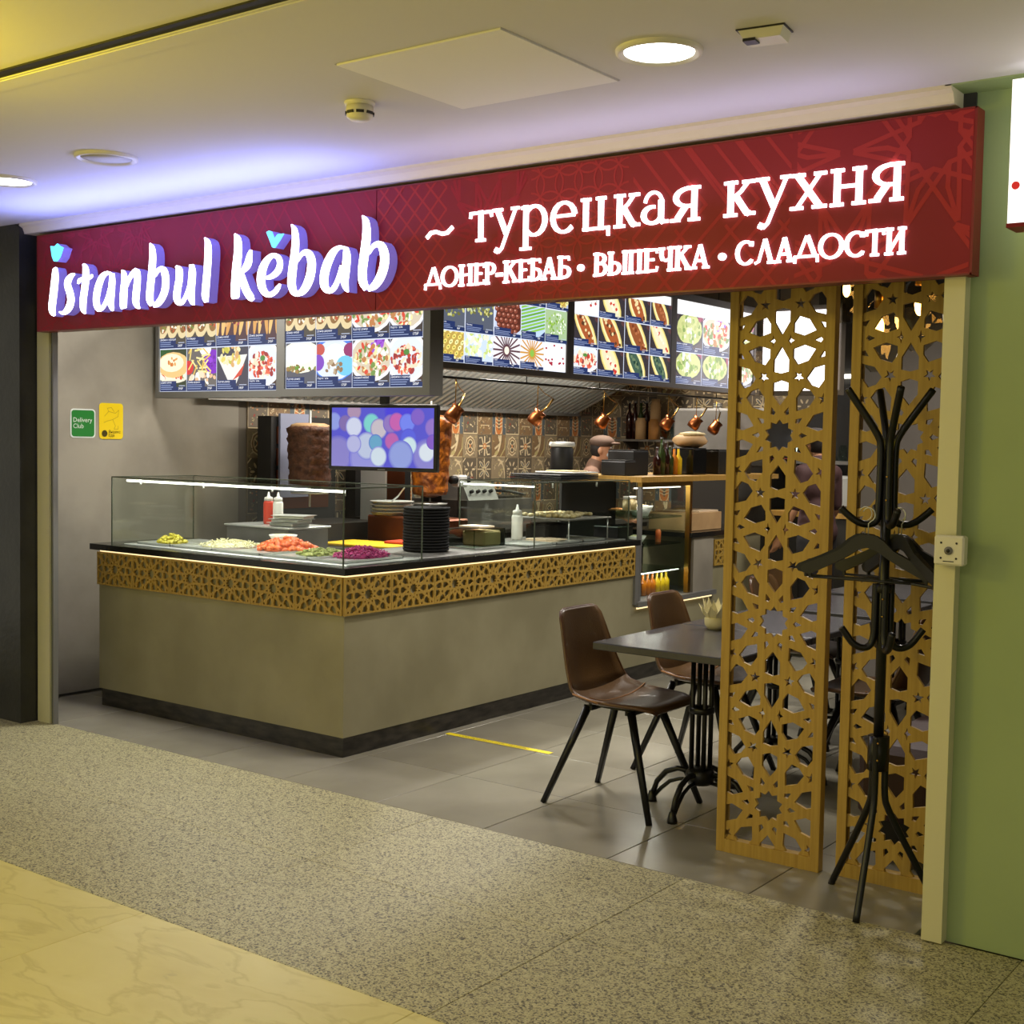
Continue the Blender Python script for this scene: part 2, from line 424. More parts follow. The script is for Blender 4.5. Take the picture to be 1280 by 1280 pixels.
def text_poly(txt):
    if txt in TXT: return TXT[txt]
    c = bpy.data.curves.new('text', 'FONT'); c.body = txt; c.resolution_u = 2; c.size = 1
    o = bpy.data.objects.new('text', c); COL.objects.link(o)
    me = bpy.data.meshes.new_from_object(o)
    vs = [(v.co.x, v.co.y) for v in me.vertices]; fs = [tuple(p.vertices) for p in me.polygons]
    wd = max([v[0] for v in vs] or [0])
    bpy.data.objects.remove(o); bpy.data.curves.remove(c); bpy.data.meshes.remove(me)
    TXT[txt] = (vs, fs, wd); return TXT[txt]
def plate(outer, holes, th):
    """flat board in XY with cut-out holes, thickness th along z (0..th)"""
    from mathutils.geometry import delaunay_2d_cdt
    pts = []; loops = []
    for P in [outer]+holes:
        if sum(P[i-1][0]*P[i][1]-P[i][0]*P[i-1][1] for i in range(len(P))) < 0: P = P[::-1]
        k = len(pts); pts += [Vector((p[0], p[1])) for p in P]; loops.append(list(range(k, k+len(P))))
    vs, es, fs, ov, oe, of = delaunay_2d_cdt(pts, [], loops, 1, 1e-6)
    keep = [f for f, o in zip(fs, of) if o == [0]]
    n = len(vs); V = [(v.x, v.y, 0) for v in vs]+[(v.x, v.y, th) for v in vs]
    F = []; cnt = {}
    for f in keep:
        F.append(tuple(reversed(f))); F.append(tuple(i+n for i in f))
        for a, b in zip(f, list(f[1:])+[f[0]]): cnt[(a, b)] = 1
    for (a, b) in cnt:
        if (b, a) not in cnt: F.append((a, b, b+n, a+n))
    return V, F

# ---- ten-fold star lattice. Star centres on a rhombic grid (0,0) (W,1); vertical period 2
LW = .685
def rosette_pieces():
    out = []
    st = [((.17 if i % 2 == 0 else .127)*math.sin(PI*i/10), (.17 if i % 2 == 0 else .127)*math.cos(PI*i/10)) for i in range(20)]
    out.append(st)
    for k in range(10):
        a = 2*PI*k/10
        def rot(p, a=a): return (p[0]*math.cos(a)+p[1]*math.sin(a), -p[0]*math.sin(a)+p[1]*math.cos(a))
        out.append([rot(p) for p in ((0, .316), (.088, .425), (.088, .555), (0, .583), (-.088, .555), (-.088, .425))])
        b = a+PI/10
        def rot2(p, a=b): return (p[0]*math.cos(a)+p[1]*math.sin(a), -p[0]*math.sin(a)+p[1]*math.cos(a))
        out.append([rot2(p) for p in ((0, .222), (.03, .248), (0, .318), (-.03, .248))])
    return out
def gap_pieces():
    out = []
    for s in (1, -1):
        out.append([(x, s*y) for x, y in ((0, .057), (.088, .2), (.088, .325), (0, .345), (-.088, .325), (-.088, .2))])
        out.append([(s*(.094+x), y) for x, y in ((-.022, 0), (-.006, .02), (.006, .068), (.016, .018), (.05, 0), (.016, -.018), (.006, -.068), (-.006, -.02))])
        for q in (1, -1):
            c = (s*.200, q*.382)
            out.append([(c[0]+(.064 if i % 2 == 0 else .026)*math.sin(PI*i/5+(0 if q > 0 else PI)), c[1]+(.064 if i % 2 == 0 else .026)*math.cos(PI*i/5+(0 if q > 0 else PI))) for i in range(10)])
    return out
ROS, GAP = rosette_pieces(), gap_pieces()
def area2(P): return abs(sum(P[i-1][0]*P[i][1]-P[i][0]*P[i-1][1] for i in range(len(P))))/2
def lattice_holes(x0, y0, x1, y1, M, cx, cy, grow=1.0):
    """holes (metres) of the star pattern inside a rectangle; M = half period, a star sits at (cx, cy)"""
    res = []
    for i in range(-4, 5):
        for j in range(-12, 13):
            if (i+j) % 2: continue
            for P, dx, dy in [(p, 0, 0) for p in ROS]+[(p, 0, 1) for p in GAP]:
                gx, gy = sum(p[0] for p in P)/len(P), sum(p[1] for p in P)/len(P)
                Q = [(cx+(i*LW+dx+gx+(p[0]-gx)*grow)*M, cy+(j+dy+gy+(p[1]-gy)*grow)*M) for p in P]
                if max(q[0] for q in Q) < x0 or min(q[0] for q in Q) > x1 or max(q[1] for q in Q) < y0 or min(q[1] for q in Q) > y1: continue
                C = clip(Q, x0, y0, x1, y1)
                if len(C) >= 3 and area2(C) > (.012*M)**2*3:
                    D = [C[k] for k in range(len(C)) if (abs(C[k][0]-C[k-1][0])+abs(C[k][1]-C[k-1][1])) > 1e-5]
                    if len(D) >= 3: res.append(D)
    return res

# ================================================================ SETTING
FY = 4.15          # shop front line
# ---- floors: each slab / tile is a part of the floor
fl = struct(G().span((-9, -3.2, -.2), (3.2, 11, -.02)).build('floor', 'grout'))
def slab_mesh(name, sx, sy, m, gap=.0025, h=.02):
    return G().box((0, 0, -h/2), (sx-gap, sy-gap, h), bev=.0015).mesh(name, m)
me_a, me_b = slab_mesh('floor_tile', .6, .6, 'floor_tile', .004), slab_mesh('floor_tile', .6, .6, 'floor_tile_b', .004)
for i in range(-10, 1):
    for j in range(0, 11):
        x = -2.0+.6*i; y = FY+.3+.6*j
        if x < -7.2 or x > -1.0: continue
        link('floor_tile', me_a if random.random() < .5 else me_b, fl, (x+.3, y, 0))
gm = slab_mesh('granite_slab', 1.2, .735, 'granite', .002)
for i in range(-6, 5):
    for j in range(2): link('granite_slab', gm, fl, (-1.06-.6+1.2*i, 2.68+.3675+.735*j, 0))
mm = slab_mesh('marble_slab', 1.2, 1.2, 'marble', .0012)
for i in range(-6, 4):
    for j in range(5): link('marble_slab', mm, fl, (-.5+1.2*i, 2.68-.6-1.2*j, 0))

# ---- ceiling of the passage
CZ = 2.72
ce = G()
ce.span((-9, 2.365, CZ), (-2.80, 4.03, CZ+.1)); ce.span((-2.17, 2.365, CZ), (3.2, 4.03, CZ+.1))
ce.span((-2.80, 2.365, CZ), (-2.17, 2.83, CZ+.1)); ce.span((-2.80, 3.445, CZ), (-2.17, 4.03, CZ+.1))
ce = struct(ce.build('ceiling', 'ceiling_paint'))
G().span((-9, -3.2, CZ+.01), (3.2, 2.325, CZ+.1)).build('ceiling_field', 'ceiling_paint', ce)
G().span((-9, 2.322, CZ+.004), (3.2, 2.366, CZ+.1)).build('shadow_gap', 'slot_black', ce)
G().span((-9, 2.375, CZ-.003), (3.2, 2.45, CZ+.001)).build('edge_strip', 'ceiling_paint', ce)
h = thing('access_hatch', 'flush square access hatch panel in the white passage ceiling', 'hatch', (-2.485, 3.1375, CZ))
G().box((0, 0, .002), (.618, .603, .012)).build('hatch_panel', 'hatch_paint', h)
G().box((0, 0, .05), (.66, .64, .03)).build('hatch_frame', 'alu_dark', h)

def downlight(x, y, lit, label):
    t = thing('downlight', label, 'ceiling light', (x, y, CZ), 0, 'round downlights of the passage ceiling')
    G().lathe([(.100, -.004), (.112, -.014), (.124, -.010), (.126, .002), (.126, .03), (.1, .03)], n=40).build('trim_ring', 'white_plastic', t)
    G().lathe([(.001, -.006), (.101, -.006), (.101, -.001), (.001, -.001)], n=40).build('diffuser', 'lamp_disc' if lit else 'lamp_off', t)
downlight(-1.917, 3.245, 1, 'lit round downlight at the right, beside the access hatch')
downlight(-4.50, 3.256, 0, 'unlit round recessed downlight left of the smoke detector')
downlight(-5.29, 3.31, 1, 'lit round downlight cut by the left edge of the photo')

t = thing('smoke_detector', 'small cream dome smoke detector on the passage ceiling', 'smoke detector', (-3.04, 3.197, CZ))
G().lathe([(.001, -.012), (.048, -.012), (.052, -.004), (.052, 0), (.001, 0)], n=28).build('base', 'white_plastic', t)
G().lathe([(.001, -.062), (.03, -.060), (.043, -.050), (.046, -.036), (.046, -.014), (.001, -.012)], n=28).build('dome', 'white_plastic', t)
g = G()
for k in range(8):
    a = 2*PI*k/8; g.box((.0455*math.cos(a), .0455*math.sin(a), -.038), (.006, .026, .009), a)
g.build('vent_slot', 'print_black', t)
t = thing('motion_sensor', 'flat cream box-shaped sensor on the ceiling right of the lit downlight', 'sensor', (-1.59, 3.245, CZ), R(8))
G().prism([(-.065, 0), (.065, 0), (.055, -.03), (-.045, -.03)], (0, .075, 0), (0, -.0375, 0)).build('body', 'white_plastic', t)
G().box((-.03, -.02, -.031), (.035, .04, .008)).build('lens', 'print_black', t)
G().box((0, 0, -.002), (.135, .082, .004)).build('mount_plate', 'print_black', t)

# ---- cornice between ceiling and sign
tr = struct(G().prism([(4.03, CZ), (4.03, CZ-.012), (4.05, CZ-.022), (4.06, CZ-.045), (4.06, CZ-.052), (4.15, CZ-.052), (4.15, CZ)], (5.02, 0, 0), (-6.36, 0, 0), (0, 1, 0)).build('trim_1', 'cornice'))
# ---- facade bulkhead behind the sign
struct(G().span((-6.35, FY, 2.16), (-1.30, FY+.16, 3.15)).build('wall_front', 'charcoal_wall'))
# ---- left stone column and passage wall beyond
struct(G().span((-7.4, 4.03, 0), (-6.335, 4.22, CZ)).build('wall_front_left', 'dark_stone'))
struct(G().span((-9, 4.3, 0), (-7.2, 4.5, CZ)).build('wall_passage_left', 'grey_wall'))
# ---- cream door frames at both sides of the opening
g = G(); g.span((-6.325, 4.13, 0), (-6.215, 4.155, 2.3)); g.build('left_jamb', 'cream_frame')
left_jamb = bpy.data.objects['left_jamb']; left_jamb.name = 'trim_2'; struct(left_jamb)
G().span((-6.215, 4.143, 0), (-6.188, 4.158, 2.3)).build('groove', 'groove', left_jamb)
G().span((-6.188, 4.13, 0), (-6.176, 4.16, 2.3)).build('edge_profile', 'alu_frame', left_jamb)
o = G().span((-1.366, 4.11, .005), (-1.30, 4.16, 2.6)).build('trim_3', 'cream_frame'); struct(o)
o = struct(G().span((-1.305, 4.16, 0), (3.2, 4.45, 2.9)).build('wall_front_right', 'green_wall'))
G().span((-1.36, 4.03, CZ-.004), (3.2, 4.20, CZ+.02)).build('soffit', 'green_wall', o)

# ---- small junction box on the right jamb
t = thing('alarm_box', 'small cream square alarm box fixed on the right cream jamb', 'alarm box', (-1.305, 4.10, 1.28))
G().box((0, -.022, 0), (.094, .044, .094), bev=.006).build('housing', 'white_plastic', t)
G().cyl((0, -.044, 0), (0, -.049, 0), .013, n=18).build('button', 'alu_frame', t)
G().cyl((0, -.049, 0), (0, -.051, 0), .006, n=12).build('button_core', 'print_black', t)
g = G()
for sx in (-1, 1):
    for sz in (-1, 1): g.cyl((sx*.024, -.044, sz*.024), (sx*.024, -.0455, sz*.024), .0035, n=8)
g.box((0, -.0443, -.034), (.034, .001, .003)); g.build('marking', 'print_black', t)

# ---- neighbour's light box at the right edge
t = thing('light_box_sign', 'white lit light box sign cut by the right edge of the photo', 'light box', (-1.12, 3.90, 2.245))
G().span((0, 0, .012), (.55, .1, .425)).build('lit_body', 'lightbox', t)
G().span((-.002, -.004, 0), (.555, .104, .012)).build('bottom_frame', 'sign_red', t)
p = PR((0, -.0005, 0), (1, 0, 0), (0, 0, 1), (0, -1, 0))
p.ell(.02, .12, .012, .012, (190, 30, 30)); 
for k in range(8): p.rect(.05, .1+.02*k, .06+.03*(k % 3), .108+.02*k, (200, 90, 80))
p.build('print', 'menu_print', t)

# ================================================================ THE SHOP SIGN
SX0, SX1, SZ0, SZ1, SEAM = -6.226, -1.276, 2.139, 2.652, -3.766
sg = thing('shop_sign', 'long red shop sign with white lit letters over the whole opening', 'shop sign', (SX0, 4.07, SZ0))
def L3(x, y, z): return (x-SX0, y-4.07, z-SZ0)
for a, b in ((SX0, SEAM-.002), (SEAM+.002, SX1)):
    pn = G().span(L3(a, 4.07, SZ0+.004), L3(b, 4.13, SZ1-.004)).build('panel', 'sign_red', sg)
g = G()
g.span(L3(SX0-.003, 4.068, SZ0), L3(SX1+.006, 4.14, SZ0+.006)); g.span(L3(SX0-.003, 4.068, SZ1-.005), L3(SX1+.006, 4.14, SZ1))
g.span(L3(SX1, 4.068, SZ0), L3(SX1+.007, 4.14, SZ1)); g.span(L3(SX0-.004, 4.068, SZ0), L3(SX0, 4.14, SZ1))
g.build('edge_frame', 'sign_edge', sg)
# printed ornament: star lines at both ends, weave, diamonds and circles between
H = SZ1-SZ0
p = PR((0, -.0003, 0), (1, 0, 0), (0, 0, 1), (0, -1, 0), .000012); p.cyc = 83
OC = (160, 50, 50); OD = (148, 40, 50)
def X(x): return x-SX0
def star_lines(x0, x1, M, cx, cy, wd, col):
    p.clip = (x0, .006, x1, H-.006)
    for i in range(-3, 4):
        for j in range(-3, 4):
            if (i+j) % 2: continue
            ox, oy = cx+i*LW*M, cy+j*M
            for k in range(10):
                a = PI*k/5
                def q(r, b): return (ox+r*M*math.sin(b), oy+r*M*math.cos(b))
                p.line([q(.62, a-.30), q(.20, a+PI/5), q(.36, a+PI*.3), q(.62, a+PI*.3)], wd, col)
                p.line([q(.62, a+.30), q(.20, a-PI/5)], wd, col)
    p.clip = None
star_lines(X(-1.86), X(SX1)-.004, .42, X(-1.40), .42, .015, OC)
star_lines(X(-3.36), X(-2.98), .30, X(-3.17), .30, .012, OD)
star_lines(.01, X(-5.0), .24, .35, .25, .009, OD)
p.clip = (X(-2.50), .006, X(-1.88), H-.006)
for k in range(9):
    c = X(-2.5)+.1*k
    p.line([(c-.3, -.1), (c+.1, .3), (c-.15, .6)], .013, OC)
    if k % 2: p.line([(c+.12, -.05), (c-.12, .22)], .012, OC); p.line([(c+.02, .62), (c+.28, .3)], .012, OC)
p.clip = (X(-2.96), .006, X(-2.52), H-.006)
for i in range(6):
    for j in range(7):
        cx, cy = X(-2.96)+.088*i, .088*j
        n = 20; p.h += p.step
        p.line([(cx+.062*math.cos(2*PI*k/n), cy+.062*math.sin(2*PI*k/n)) for k in range(n+1)], .007, OC)
p.clip = (X(-3.76), .006, X(-3.38), H-.006)
for k in range(-6, 9):
    c = X(-3.76)+.085*k
    p.line([(c, 0), (c+.5, .52)], .009, OC); p.line([(c+.5, 0), (c, .52)], .009, OC)
p.clip = (X(-4.95), .006, X(-3.78), H-.006)
for k in range(-5, 16):
    c = X(-4.95)+.085*k
    p.line([(c, .52), (c+.4, 0)], .009, OD)
    if k < 4: p.line([(c, 0), (c+.4, .52)], .009, OD)
p.clip = None
p.build('ornament_print', 'sign_ink', sg)

